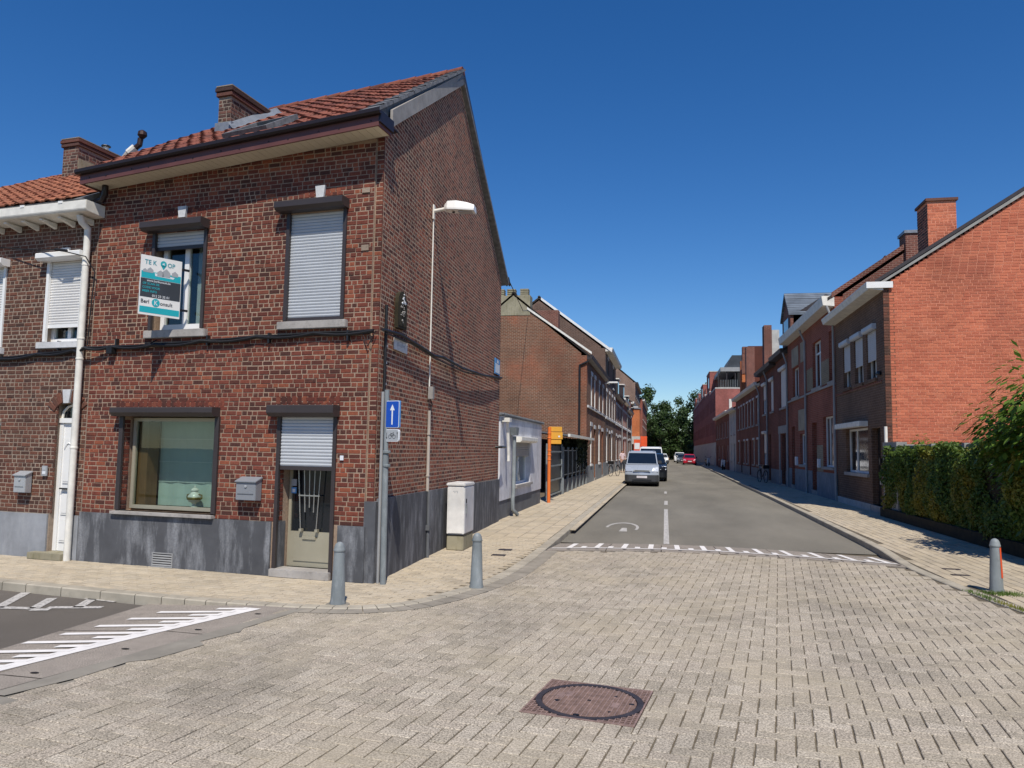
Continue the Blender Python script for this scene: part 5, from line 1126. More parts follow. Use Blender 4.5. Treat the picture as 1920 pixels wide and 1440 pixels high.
# gutter on brackets
gm = MB(FB); gm.prism([(4.30, 0.0, 5.03), (4.30, 0.32, 5.05), (4.30, 0.345, 5.08), (4.30, 0.345, 5.21), (4.30, 0.0, 5.21)], (4.9, 0, 0)); gmo = gm.build('box_gutter', 'offwhite', NB, bevel=0.006)
for k in range(12): MB(FB).prism([(4.50 + k * 0.36, 0.0, 4.93), (4.50 + k * 0.36, 0.27, 5.0), (4.50 + k * 0.36, 0.27, 5.018), (4.50 + k * 0.36, 0.0, 5.018)], (0.06, 0, 0)).build('gutter_bracket', 'offwhite', NB, bevel=0.004)
for k in range(6): MB(FB).box(4.75 + k * 0.75, 4.83 + k * 0.75, 0.335, 0.352, 5.19, 5.225).build('gutter_clip', 'white', NB)
MB(FB).tube([(4.52, 0.24, 5.02), (4.52, 0.2, 4.93), (4.52, 0.09, 4.86), (4.52, 0.085, 4.7), (4.52, 0.085, 0.0)], 0.048, 14).build('downpipe', 'offwhite', NB, smooth=True)
for z_ in (4.3, 2.9, 1.6, 3.2): MB(FB).lathe((4.52, 0.085, z_), [(0.050, 0), (0.054, 0.004), (0.054, 0.026), (0.050, 0.03)], 14).build('pipe_clip', 'offwhite', NB)
NE0, NE1, NR0, NR1 = FB.p(9.3, .33, 5.24), FB.p(4.44, .33, 5.24), FB.p(9.55, -3.9, 7.62), FB.p(4.44, -3.9, 7.70)
NE0 = FB.p(10.4, .33, 5.20)
rn = MB(); nn_ = (NE1 - NE0).cross(NR0 - NE0).normalized(); nn_ = nn_ if nn_.z > 0 else -nn_
rn.add([NE0, NE1, NR1, NR0] + [p - nn_ * 0.1 for p in (NE0, NE1, NR1, NR0)], [(0, 1, 2, 3), (7, 6, 5, 4), (0, 4, 5, 1), (1, 5, 6, 2), (2, 6, 7, 3), (3, 7, 4, 0)], raw=True)
bk0, bk1 = FB.p(9.2, -8.2, 5.2), FB.p(4.44, -8.2, 5.2); rn.add([bk0, bk1, NR1, NR0], [(0, 1, 2, 3)], raw=True); rn.poly([tuple(bk0), tuple(NR0), tuple(NE0)])
roofN = rn.build('roof', 'slate', NB, recalc=False)
tiles(roofN, (NE0, NE1, NR0, NR1), nn_, 18, 0.2, 'tileN', 9, 300)
MB(FB).box(4.41, 9.2, -8.2, -8.0, 0, 5.2).build('rear_wall', 'mortarN', NB)
MB(FB).box(9.0, 9.2, -8.0, -0.31, 0, 5.2).build('party_wall', 'mortarN', NB)
CNf = Fr(FB.p(8.42, -2.9, 0), FB.u, FB.n); cN = chimney(roofN, CNf, 0.40, 1.5, 7.05, 7.88)
MB(CNf).box(-0.24, 0.24, -1.5, 0.03, 6.75, 6.98).build('flashing', 'lead', cN)
MB(CNf).box(-0.222, -0.212, -1.5, 0.0, 6.98, 7.46).build('render_patch', 'concmoss', cN)
MB(CNf).lathe((0, -0.85, 7.89), [(0.06, 0), (0.055, 0.12), (0.05, 0.16)], 10).build('chimney_pot', 'offwhite', cN); MB(CNf).lathe((0, -0.85, 8.06), [(0.10, 0), (0.09, 0.02), (0.0, 0.04)], 10).build('pot_cap', 'blackm', cN)
MB(CNf).tube([(-0.05, -1.2, 7.8), (-0.22, -1.25, 8.05)], 0.07, 10).build('flue_pipe', 'barge', cN); MB(CNf).tube([(-0.22, -1.25, 8.05), (-0.36, -1.28, 8.17)], 0.085, 10).build('flue_elbow', 'offwhite', cN)
MB(CNf).tube([(-0.36, -1.28, 8.15), (-0.46, -1.3, 8.23), (-0.48, -1.3, 8.37)], 0.06, 8).build('cowl_neck', 'iron', cN); MB(CNf).lathe((-0.52, -1.3, 8.37), [(0.05, 0), (0.10, 0.06), (0.09, 0.14), (0.03, 0.18)], 10).build('cowl', 'iron', cN)
letterbox('letter_box', 'light grey letter box on the brown house, left of its white door', FB, 5.37, 5.60, 0.93, 1.25, 0.12, 'box_l')
ip = thing('door_bell', 'small grey doorbell unit beside the white door', 'doorbell', FB.p(5.12, 0, 1.2)); MB(FB).box(5.07, 5.17, 0.012, 0.035, 1.19, 1.34).build('case', 'signg', ip, bevel=0.004); MB(FB).box(5.09, 5.15, 0.036, 0.039, 1.22, 1.26).build('button', 'signw', ip); MB(FB).box(5.09, 5.15, 0.036, 0.038, 1.28, 1.32).build('grille', 'gpr', ip)
lw = thing('left_house_cable', 'thin black cable sagging over the neighbour window to the white downpipe', 'cable', FB.p(5, 0.1, 4.6)); MB(FB).tube([(7.4, 0.02, 4.88), (6.4, 0.05, 4.72), (5.4, 0.15, 4.58), (4.9, 0.25, 4.53), (4.45, 0.16, 4.42), (4.36, 0.06, 4.2), (4.40, 0.05, 3.8), (4.44, 0.04, 3.12)], 0.009, 6).build('cable', 'black', lw); MB(FB).tube([(4.95, 0.24, 4.54), (4.75, 0.22, 4.51)], 0.022, 8).build('connector', 'black', lw)

# =================================================================== FURTHER MATERIALS
BT = {}
BT['h2'] = m_bricktex('mellow brown brick', (0.20, 0.082, 0.045), (0.145, 0.064, 0.038), (0.30, 0.22, 0.16), patch=(0.30, 0.095, 0.05))
BT['l3'] = m_bricktex('grey brown brick', (0.14, 0.075, 0.055), (0.11, 0.06, 0.045), (0.26, 0.2, 0.16))
BT['l4'] = m_bricktex('dark red brick', (0.16, 0.055, 0.04), (0.12, 0.045, 0.035), (0.26, 0.19, 0.16))
BT['l5'] = m_bricktex('pale brown brick', (0.25, 0.15, 0.11), (0.2, 0.115, 0.085), (0.34, 0.27, 0.22))
BT['l6'] = m_bricktex('bright red brick', (0.30, 0.075, 0.05), (0.25, 0.065, 0.045), (0.32, 0.2, 0.16))
BT['or'] = m_bricktex('orange brick', (0.60, 0.16, 0.05), (0.52, 0.13, 0.045), (0.50, 0.26, 0.14))
BT['r1'] = m_bricktex('brown grey brick', (0.165, 0.095, 0.062), (0.13, 0.075, 0.05), (0.21, 0.14, 0.10))
BT['r2'] = m_bricktex('red facing brick', (0.32, 0.085, 0.052), (0.27, 0.07, 0.044), (0.32, 0.16, 0.11))
BT['r3'] = m_bricktex('deep red brick', (0.21, 0.058, 0.04), (0.175, 0.05, 0.034), (0.25, 0.14, 0.10))
BT['rg'] = m_bricktex('gable brown brick', (0.20, 0.07, 0.05), (0.15, 0.055, 0.042), (0.30, 0.19, 0.15))
BT['mod'] = m_bricktex('pinkish red brick', (0.34, 0.10, 0.085), (0.29, 0.085, 0.07), (0.36, 0.17, 0.14))
BT['bt'] = m_bricktex('buff brick', (0.36, 0.29, 0.20), (0.31, 0.25, 0.17), (0.26, 0.20, 0.14))
for k, v in BT.items(): M['b_' + k] = v
M['roofdk'] = m_tiletex('dark roof tiles', (0.045, 0.038, 0.036), (0.06, 0.05, 0.045)); M['roofrd'] = m_tiletex('red roof tiles', (0.22, 0.07, 0.045), (0.17, 0.055, 0.038)); M['roofsl'] = m_tiletex('blue slates', (0.17, 0.20, 0.24), (0.13, 0.155, 0.19), 0.3, 0.2)
M['stucco'] = m_render('pale stucco', (0.48, 0.47, 0.44), streak=(0.35, 0.33, 0.30), amt=0.4); M['panel'] = m_render('stone panel', (0.36, 0.30, 0.22), streak=(0.28, 0.23, 0.17), amt=0.4)
M['bluestone'] = m_render('bluestone base', (0.20, 0.22, 0.24), streak=(0.36, 0.37, 0.38), amt=0.6, stretch=(2, 2, 2))

# =================================================================== ROW HOUSES
def rowhouse(name, label, side, X, y0, y1, eave, ridge, mat, ops, roof='roofdk', depth=9.0, plinth=None, gut='offwhite', over=0.35, gable=None, pipe=None, rxo=None, base_z=0.0, gmat=None, gz=0.22):
    sg = 1 if side == 'L' else -1
    fr = Fr((X, y0, 0), (0, 1, 0), (sg, 0, 0)); L = y1 - y0
    t = thing(name, label, 'house', (X - sg * depth / 2, (y0 + y1) / 2, 0))
    holes = [(o['s'][0], o['s'][1], o['z'][0], o['z'][1]) for o in ops if o['k'] in ('win', 'door', 'gar')]
    slab(MB(fr), 0, L, 0, eave, 0.3, holes).build('wall', mat, t)
    rx = rxo or depth * 0.45; g = 0.002
    gm_ = gmat or mat
    prof = [(0, -0.302, 0), (0, -depth, 0), (0, -depth, eave - 0.3), (0, -rx, ridge - 0.12), (0, -0.302, eave + (ridge - eave) * 0.3 / rx - 0.12)]
    MB(fr).prism([(g, b, c) for a, b, c in prof], (0.25, 0, 0)).build('gable', gm_, t); MB(fr).prism([(L - 0.25 - g, b, c) for a, b, c in prof], (0.25, 0, 0)).build('gable', gm_, t)
    MB(fr).box(0.26, L - 0.26, -depth, -depth + 0.2, 0, eave - 0.4).build('rear_wall', gm_, t)
    r = MB(fr); m_ = (ridge - eave) / rx; e0 = (over, eave - 0.02 - m_ * 0 + 0.0)
    r.prism([(-0.02, over * 0.6, eave - m_ * over * 0.6 + 0.02), (-0.02, -rx, ridge), (-0.02, -rx, ridge + 0.13), (-0.02, over * 0.6, eave - m_ * over * 0.6 + 0.14)], (L + 0.03, 0, 0))
    r.prism([(-0.02, -rx - 0.001, ridge), (-0.02, -depth - 0.2, eave - 0.4), (-0.02, -depth - 0.2, eave - 0.27), (-0.02, -rx - 0.001, ridge + 0.13)], (L + 0.03, 0, 0))
    ro = r.build('roof', roof, t); MB(fr).tube([(-0.02, -rx, ridge + 0.12), (L + 0.01, -rx, ridge + 0.12)], 0.1, 8).build('ridge', roof, ro)
    if gut:
        MB(fr).prism([(-0.01, 0.003, eave - gz), (-0.01, over, eave - gz + 0.04), (-0.01, over + 0.05, eave + 0.02), (-0.01, over - 0.02, eave + 0.04), (-0.01, 0.003, eave + 0.04)], (L + 0.02, 0, 0)).build('gutter', gut, t)
    if plinth: slab(MB(fr), 0.01, L - 0.01, 0.0, plinth[0], 0.02, [h for h in holes if h[2] < plinth[0]], d=0.024).build('plinth', plinth[1], t)
    if pipe is not None:
        MB(fr).tube([(pipe, over * 0.7, eave - gz + 0.02), (pipe, over * 0.5, eave - gz - 0.2), (pipe, 0.07, eave - gz - 0.5), (pipe, 0.07, 0.0)], 0.045, 8).build('downpipe', 'pipeg', t, smooth=True)
    for o in ops:
        (a, b), (c, d) = o['s'], o['z']; k = o['k']
        if k == 'win':
            far_ = y0 > 38; w = window(t, fr, a, b, c, d, o.get('dep', (0.03 if side == 'L' else 0.06) if far_ else 0.12), o.get('fm', 'white'), mull=o.get('mull', ((a + b) / 2,) if b - a > 0.9 else ()), trans=o.get('trans', ()), fw=o.get('fw', 0.10 if far_ else 0.07), pane=('curtain' if (int(a * 7 + y0) % 3 == 0 and side == 'L') else 'glassd'))
            if o.get('sill', 'stone'): MB(fr).box(a - 0.08, b + 0.08, -0.13, 0.07, c - 0.10, c + 0.004).build('sill', o.get('sill', 'stone'), w)
            if o.get('lin'): MB(fr).box(a - 0.1, b + 0.1, 0.002, 0.03, d, d + o.get('lh', 0.22)).build('lintel', o['lin'], w)
            if o.get('hang'): MB(fr).box(a + 0.1, b - 0.1, -0.17, -0.165, c + 0.05, c + (d - c) * 0.5).build('curtain', 'curtain', w)
            if 'sh' in o:
                f = o['sh']; shutter(t, fr, a + 0.04, b - 0.04, c + (d - c) * (1 - f), d, -0.04, o.get('shm', 'slatW'), 0.06, single=False, hood=(a - 0.06, b + 0.08, d - 0.02, d + 0.15), hmat=o.get('shm', 'slatW'), hd=0.13, hh=0.15)
        elif k == 'door':
            db = MB(fr); db.box(a, b, -0.24, -0.18, c, d); dd_ = db.build('door', o.get('fm', 'dk_alu'), t)
            MB(fr).box(a + 0.15, b - 0.15, -0.179, -0.17, c + 1.1, d - 0.15).build('door_light', 'glassd', dd_); MB(fr).box(a + 0.12, b - 0.12, -0.179, -0.168, c + 0.15, c + 0.9).build('door_panel', o.get('fm', 'dk_alu'), dd_)
            MB(fr).box(a + 0.07, a + 0.10, -0.18, -0.13, c + 1.0, c + 1.12).build('handle', 'steel', dd_)
            MB(fr).box(a - 0.02, b + 0.02, -0.2, 0.06, 0.0, max(0.08, c)).build('doorstep', 'stone', t)
            if o.get('lin'): MB(fr).box(a - 0.1, b + 0.1, 0.002, 0.03, d, d + 0.22).build('lintel', o['lin'], dd_)
        elif k == 'gar':
            gb = MB(fr).box(a, b, -0.2, -0.14, c, d).build('garage_door', o.get('fm', 'stucco'), t)
            nn = max(3, int((b - a) / 0.5))
            for i in range(nn): MB(fr).box(a + (b - a) * i / nn + 0.02, a + (b - a) * (i + 1) / nn - 0.02, -0.139, -0.12, c + 0.03, d - 0.03).build('panel', o.get('fm', 'stucco'), gb)
        elif k == 'box': MB(fr).box(a, b, o.get('d0', 0.002), o.get('d1', 0.03), c, d).build(o['n'], o['fm'], t, bevel=o.get('bev', 0))
    return t, fr, ro
def W_(a, b, c, d, **k): return dict(k='win', s=(a, b), z=(c, d), **k)
def D_(a, b, c, d, **k): return dict(k='door', s=(a, b), z=(c, d), **k)
def B_(n, a, b, c, d, fm, **k): return dict(k='box', n=n, s=(a, b), z=(c, d), fm=fm, **k)

# ---- left: garage annex behind the corner house
G_ = thing('garage_annex', 'low annex with pale grey render, dark plinth and small shuttered window', 'outbuilding', (-5, 21, 0))
GF = Fr((-3.84, 17.95, 0), (0, 1, 0), (1, 0, 0))
slab(MB(GF), 0, 6.3, 0.45, 2.50, 0.25, [(1.85, 4.3, 0.75, 1.90)], d=0.0).build('wall', 'grender', G_)
MB(GF).box(0, 6.3, -0.25, -0.02, 0, 0.448).build('plinth', 'gplinth', G_); MB(GF).box(6.05, 6.3, -4, -0.26, 0, 2.4).build('end_wall', 'grender', G_)
MB(GF).prism([(-0.1, 0.04, 2.505), (-0.1, -4.2, 2.62), (-0.1, -4.2, 2.67), (-0.1, 0.04, 2.54)], (6.5, 0, 0)).build('roof_sheet', 'gplinth', G_)
cr = MB(GF)
for k in range(36): cr.tube([(0.05 + k * 0.178, 0.085, 2.53), (0.05 + k * 0.178, -0.6, 2.56)], 0.045, 6)
cr.build('corrugation', 'gplinth', G_, smooth=True, kind='stuff')
wg = window(G_, GF, 1.85, 4.3, 0.75, 1.90, 0.14, 'white', mull=(3.1,), pane='glass'); shutter(G_, GF, 1.9, 4.25, 1.50, 1.90, -0.05, 'pipeg', 0.045, hood=(1.8, 4.4, 1.88, 2.03), hmat='offwhite', hd=0.2, hh=0.15)
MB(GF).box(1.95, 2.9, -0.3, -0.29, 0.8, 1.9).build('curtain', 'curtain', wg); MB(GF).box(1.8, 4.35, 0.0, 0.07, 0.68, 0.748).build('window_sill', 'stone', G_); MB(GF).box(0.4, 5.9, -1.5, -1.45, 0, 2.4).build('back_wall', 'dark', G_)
MB(GF).tube([(1.25, 0.10, 2.02), (1.25, 0.10, 0.62), (1.15, 0.10, 0.45), (1.15, 0.10, 0.18), (1.3, 0.2, 0.04)], 0.05, 10).build('downpipe', 'galv', G_, smooth=True)
MB(GF).prism([(1.12, 0.02, 2.05), (1.38, 0.02, 2.05), (1.46, 0.02, 2.25), (1.04, 0.02, 2.25)], (0, 0.16, 0)).build('hopper', 'galv', G_)
MB(GF).prism([(0.10, 0.02, 2.35), (0.35, 0.02, 2.35), (0.35, 0.2, 2.35), (0.10, 0.2, 2.35)], (0, 0, 0.10)).build('vent_hood', 'offwhite', G_); MB(GF).tube([(0.25, 0.12, 2.36), (0.42, 0.12, 1.55), (0.42, 0.12, 1.4)], 0.035, 8).build('overflow_pipe', 'offwhite', G_)

# ---- orange post with sign backs
OP = Vector((-3.62, 24.5, 0)); op = thing('orange_sign_post', 'orange post with yellow orange sign backs in front of the green railing', 'sign post', OP)
MB().tube([tuple(OP), (OP.x, OP.y, 2.42)], 0.055, 12).build('post', 'orange', op, smooth=True)
for z_ in (1.35, 1.5, 1.65, 2.05, 2.2): MB().lathe((OP.x, OP.y, z_), [(0.06, 0), (0.068, 0.01), (0.068, 0.03), (0.06, 0.04)], 12).build('clamp', 'orange', op)
for k, (z0_, z1_, w_) in enumerate(((2.28, 2.44, 0.40), (2.03, 2.265, 0.42), (1.88, 2.015, 0.38))): MB().box(OP.x - 0.03, OP.x + w_, OP.y + 0.062, OP.y + 0.08, z0_, z1_).build('sign_back', 'amber', op, bevel=0.008)
MB().box(OP.x + 0.28, OP.x + 0.34, OP.y + 0.055, OP.y + 0.061, 2.10, 2.15).build('sticker', 'signw', op)

# ---- carport with railing
CP = thing('railing_carport', 'dark green and grey railing on a concrete base under a white edged lean-to roof', 'carport', (-4.6, 32, 0))
CFr = Fr((-3.86, 25.0, 0), (0, 1, 0), (1, 0, 0))
MB(CFr).box(4.6, 13.7, -0.15, 0.0, 0, 0.52).build('base_wall', 'gplinth', CP)
for k in range(7):
    s_ = 4.6 + k * 1.5; MB(CFr).box(s_ - 0.045, s_ + 0.045, 0.002, 0.07, 0, 1.75).build('post', 'galv', CP); MB(CFr).lathe((s_, 0.036, 1.75), [(0.06, 0), (0.05, 0.04), (0.0, 0.08)], 8).build('post_cap', 'galv', CP)
M['dgreen'] = m_plain('dark green panel', (0.010, 0.045, 0.030), 0.5, var=0.2); M['leafdk'] = m_plain('dark climbing foliage', (0.012, 0.022, 0.008), 0.9, var=0.5, scale=12)
for k in range(6): MB(CFr).box(4.68 + k * 1.5, 6.02 + k * 1.5, -0.06, -0.02, 0.66, 1.68).build('panel', 'dgreen', CP)
rr_ = MB(CFr)
for k in range(60): rr_.box(4.7 + k * 0.15, 4.72 + k * 0.15, 0.01, 0.03, 0.64, 1.70)
rr_.build('railing_bars', 'blackm', CP, kind='stuff')
for z_ in (0.7, 1.65): MB(CFr).box(4.6, 13.6, 0.005, 0.035, z_, z_ + 0.04).build('rail', 'galv', CP)
gt_ = MB(CFr); gt_.box(0.4, 0.47, 0, 0.05, 0, 1.9); gt_.box(4.2, 4.27, 0, 0.05, 0, 1.9)
for z_ in (0.1, 0.6, 1.1, 1.6): gt_.box(0.47, 4.2, 0.005, 0.045, z_, z_ + 0.05)
gt_.build('gate', 'galv', CP); MB(CFr).box(0.47, 4.2, -0.04, -0.02, 0.12, 1.85).build('gate_panel', 'blackm', CP)
MB(CFr).prism([(3.6, 0.35, 2.22), (3.6, -3.5, 2.62), (3.6, -3.5, 2.68), (3.6, 0.35, 2.28)], (10.1, 0, 0)).build('roof_sheet', 'gplinth', CP); MB(CFr).box(3.5, 13.75, 0.351, 0.44, 2.19, 2.30).build('gutter', 'offwhite', CP)
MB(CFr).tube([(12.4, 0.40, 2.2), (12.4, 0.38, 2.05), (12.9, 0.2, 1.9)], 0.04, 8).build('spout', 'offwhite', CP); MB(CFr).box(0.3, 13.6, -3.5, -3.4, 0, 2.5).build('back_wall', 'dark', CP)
rgl = random.Random(5); lv = MB(CFr)
for k in range(5000):
    s_, z_ = rgl.uniform(6.5, 13.6), min(2.15, abs(rgl.gauss(1.7, 0.35))); d_ = rgl.uniform(-0.5, 0.12) - (0.3 if s_ < 9 else 0); a = rgl.uniform(0, 6.28); r_ = rgl.uniform(0.04, 0.09)
    lv.poly([(s_ + r_ * math.cos(a), d_, z_ + r_ * math.sin(a)), (s_ - r_ * math.sin(a), d_ + r_ * 0.6, z_ + r_ * math.cos(a)), (s_ - r_ * math.cos(a), d_, z_ - r_ * math.sin(a)), (s_ + r_ * math.sin(a), d_ - r_ * 0.6, z_ - r_ * math.cos(a))])
tag(lv.build('climbing_plant', 'leafdk', recalc=False), 'dark climbing plant filling the space under the lean-to roof', 'climber', kind='stuff')

# ---- left row
wt = dict(lin='stoneL', sill='stoneL')
upw = lambda c, z0=4.05, z1=5.75, w=0.95, **k: W_(c - w / 2, c + w / 2, z0, z1, trans=(z1 - 0.45,), **{**wt, **k})
L2, f2, r2_ = rowhouse('brown_gable_house', 'brown brick house with a broad bare gable facing the railing carport', 'L', -3.85, 38.9, 51.5, 6.55, 9.75,
    'b_h2', [upw(6.2 - 4 + 0.6), upw(4.9), upw(8.0), upw(10.8), W_(2.1, 3.1, 0.95, 3.0, **wt), D_(4.3, 5.3, 0.15, 2.9, fm='blackm', lin='stoneL'), W_(7.4, 8.6, 0.95, 3.0, **wt), D_(9.8, 10.8, 0.15, 2.9, fm='dk_alu', lin='stoneL'), B_('string_course', 0.3, 12.4, 3.9, 4.02, 'stoneL', d1=0.07)],
    'roofdk', depth=8.0, plinth=(0.9, 'bluestone'), gut='dk_alu', rxo=3.9, over=0.25)
MB(Fr((-3.85, 38.9, 0), (-1, 0, 0), (0, -1, 0))).tube([(-0.1, 0.06, 6.25), (0.22, 0.06, 6.1), (0.36, 0.06, 6.05), (0.36, 0.06, 2.45)], 0.055, 8).build('gable_downpipe', 'blackm', L2, smooth=True)
rk = MB(); 
for s_, x0_, z0_, x1_, z1_ in ((0, -3.6, 6.72, -7.0, 9.12),): rk.prism([(x0_, 38.84, z0_ - 0.12), (x1_, 38.84, z1_ - 0.12), (x1_, 38.84, z1_), (x0_, 38.84, z0_)], (0, 0.04, 0))
rk.build('rake_trim', 'offwhite', L2)
MB().box(-8.9, -6.85, 38.88, 39.6, 8.7, 9.75).build('chimney', 'concmoss', L2)
for x_ in (-7.9, -7.2, -8.5): 
    cp_ = MB(); [cp_.box(x_ - 0.22, x_ + 0.22, 39.0, 39.45, 9.76 + k * 0.10, 9.83 + k * 0.10) for k in range(4)]; cp_.build('chimney_pot', 'concmoss', L2)
L3, f3, r3_ = rowhouse('tall_brown_house', 'taller brown brick house with white roof edge behind the bare gable', 'L', -3.85, 51.5, 63.0, 8.6, 12.1,
    'b_l3', [upw(1.6), upw(4.4), upw(7.4), upw(10.2), W_(2.0, 3.2, 6.5, 8.1, fm='dk_alu', **wt), W_(7.6, 8.8, 6.5, 8.1, fm='dk_alu', **wt), W_(1.2, 2.4, 0.95, 3.0, **wt), D_(4.0, 5.0, 0.15, 2.9, fm='wood', lin='stoneL'), W_(6.4, 7.6, 0.95, 3.0, **wt), D_(9.3, 10.3, 0.15, 2.9, fm='dk_alu'), B_('string_course', 0.2, 11.4, 3.85, 3.98, 'stoneL', d1=0.08)],
    'roofdk', depth=9.5, plinth=(0.9, 'bluestone'), gut='offwhite', over=0.45, rxo=4.6)
rk = MB(); rk.prism([(-3.4, 51.44, 8.3), (-8.3, 51.44, 12.0), (-8.3, 51.44, 12.18), (-3.4, 51.44, 8.5)], (0, 0.04, 0)); rk.build('rake_trim', 'white', L3)
MB().box(-7.9, -6.4, 46.5, 47.2, 9.0, 10.35).build('chimney', 'b_rg', L2)
vis = [('brown_terraced_house', 'third house on the left, red brown brick with iron gutter', 63.0, 72.0, 6.3, 9.6, 'b_l4', 'dk_alu'), ('red_terraced_house', 'left row house with white eaves beyond the tall brown house', 72.0, 82.0, 6.6, 10.2, 'b_l6', 'offwhite'),
       ('grey_terraced_house', 'left row house of grey brown brick before the orange bay', 82.0, 93.0, 6.2, 9.4, 'b_l3', 'pipeg')]
for i, (nm, lb_, a, b, e, rg_, mt, gu) in enumerate(vis):
    L = b - a
    ops_ = [upw(L * q, z1=5.5) for q in (0.14, 0.38, 0.62, 0.86)] + [W_(L * 0.08, L * 0.08 + 1.1, 0.95, 2.9, **wt), D_(L * 0.33, L * 0.33 + 1, 0.15, 2.8, fm=('dk_alu', 'wood', 'blackm')[i], lin='stoneL'), W_(L * 0.55, L * 0.55 + 1.1, 0.95, 2.9, **wt), W_(L * 0.8, L * 0.8 + 1.0, 0.95, 2.9, **wt), B_('string_course', 0.1, L - 0.1, 3.8, 3.92, 'stoneL', d1=0.07)]
    t, f, r = rowhouse(nm, lb_, 'L', -3.85, a, b, e, rg_, mt, ops_, 'roofdk' if i != 1 else 'roofrd', plinth=(0.8, 'bluestone'), gut=gu, pipe=L - 0.1)
    db = MB(f); db.box(L * 0.3, L * 0.3 + 1.8, -1.6, 0.0, e + 0.05, e + 1.5); dm_ = db.build('dormer', 'dk_alu', t); MB(f).box(L * 0.3 - 0.1, L * 0.3 + 1.9, -1.7, 0.12, e + 1.502, e + 1.6).build('dormer_roof', 'offwhite', dm_); MB(f).box(L * 0.3 + 0.2, L * 0.3 + 1.6, 0.002, 0.02, e + 0.3, e + 1.3).build('dormer_window', 'glassd', dm_)
L7, f7, r7 = rowhouse('orange_bay_house', 'left row house with an orange brick bay over a pale base', 'L', -3.85, 93.0, 107.0, 7.6, 10.5, 'b_l4', [upw(1.5), upw(9.0), upw(12.0), W_(1, 2.3, .95, 2.9, **wt), D_(8.5, 9.6, .15, 2.8), W_(11, 12.4, .95, 2.9, **wt)], 'roofdk', gut='offwhite')
MB(f7).box(3.0, 6.4, 0.002, 0.95, 3.5, 6.9).build('bay', 'b_or', L7); MB(f7).box(2.95, 6.45, 0.002, 1.0, 2.55, 3.498).build('bay_base', 'stucco', L7); MB(f7).box(2.9, 6.5, 0.002, 1.05, 6.902, 7.05).build('bay_roof', 'lead', L7)
L8, f8, r8 = rowhouse('tall_pale_house', 'tall pale brown house with a high gable far down the left side', 'L', -3.85, 107.0, 128.0, 11.2, 15.0, 'b_l5', [upw(q, z0=z, z1=z + 1.9) for q in (2, 6, 10, 14, 18) for z in (3.8, 7.4)] + [W_(q - .6, q + .6, .9, 2.8) for q in (2, 10, 18)], 'roofdk', gut='dk_alu', rxo=4.5)
L9, f9, r9 = rowhouse('far_red_house', 'red brick house with white window bands, last on the left', 'L', -3.4, 128.0, 160.0, 10.2, 12.4, 'b_l6', [upw(q, z0=z, z1=z + 1.9) for q in (2, 7, 12, 17, 22, 27) for z in (3.8, 7.0)], 'roofdk', gut='white', rxo=4.5)

# ---- wall lamps along the left row
def wlamp(x, y, z, lab):
    t = thing('row_street_lamp', lab, 'street lamp', (x, y, z), 'white street lamps on the left row')
    MB().tube([(x, y, z - 0.05), (x + 0.3, y, z)], 0.03, 8).build('arm', 'offwhite', t); MB().box(x + 0.25, x + 0.85, y - 0.1, y + 0.1, z - 0.02, z + 0.09).build('lamp_head', 'white', t, bevel=0.02)
wlamp(-3.8, 50.6, 6.15, 'white street lamp on the brown gable house facade'); wlamp(-3.8, 92.5, 6.9, 'white street lamp just before the orange bay')
# ---- temporary orange signs far on the left
for k, (x_, lab) in enumerate(((-2.95, 'orange and white temporary panel sign on the far left pavement'), (-2.1, 'plain orange red upright sign board near the far left kerb'))):
    t = thing('temporary_sign', lab, 'sign', (x_, 88 - k * 4, 0)); y_ = 88 - k * 4
    MB().box(x_ - 0.35, x_ + 0.35, y_, y_ + 0.05, 1.2 if k else 0.9, 3.0 + 0.3 * k).build('panel', 'redor', t); MB().tube([(x_ - 0.25, y_ + 0.08, 0), (x_ - 0.25, y_ + 0.08, 2.6)], 0.03, 6).build('post', 'galv', t); MB().tube([(x_ + 0.25, y_ + 0.08, 0), (x_ + 0.25, y_ + 0.08, 2.6)], 0.03, 6).build('post', 'galv', t)
    if not k: MB().box(x_ - 0.28, x_ + 0.3, y_ - 0.012, y_ - 0.002, 1.9, 2.6).build('white_field', 'signw', t)

# ---- right: orange gable corner house
XR = 6.2
R1, q1, rr1 = rowhouse('orange_gable_house', 'brown brick house whose big gable is painted orange, beside the ivy covered wall', 'R', XR, 23.3, 29.6, 6.62, 10.72, 'b_r1',
    [dict(k='win', s=(a, b), z=(3.97, 5.45), sh=0.62, shm='slat', fm='offwhite', sill='b_r1', mull=((a + b) / 2,)) for a, b in ((0.85, 1.95), (2.4, 3.5), (4.05, 5.1))]
    + [W_(2.0, 4.9, 1.1, 2.55, mull=(3.9,), fm='white', sill='stone'), D_(0.62, 1.62, 0.2, 2.5, fm='blackm'), B_('shutter_box', 1.95, 5.45, 2.57, 2.74, 'offwhite', d1=0.26, bev=0.01), B_('pale_base', 1.8, 6.25, 0.0, 0.2, 'stucco', d1=0.04), B_('string_course', 0.3, 6.2, 3.80, 3.86, 'b_rg', d1=0.03)],
    'roofdk', depth=12, gut=None, over=0.45, rxo=6.2, gmat='mortarO')
ef = q1; MB(ef).prism([(-0.05, 0.003, 6.42), (-0.05, 0.40, 6.46), (-0.05, 0.46, 6.62), (-0.05, 0.46, 6.66), (-0.05, 0.003, 6.66)], (6.4, 0, 0)).build('box_gutter', 'offwhite', R1); MB(ef).box(-0.09, -0.052, -0.25, 0.46, 6.48, 6.66).build('gutter_end', 'white', R1)
GFr = Fr((XR, 23.3 - 0.0, 0), (1, 0, 0), (0, -1, 0))
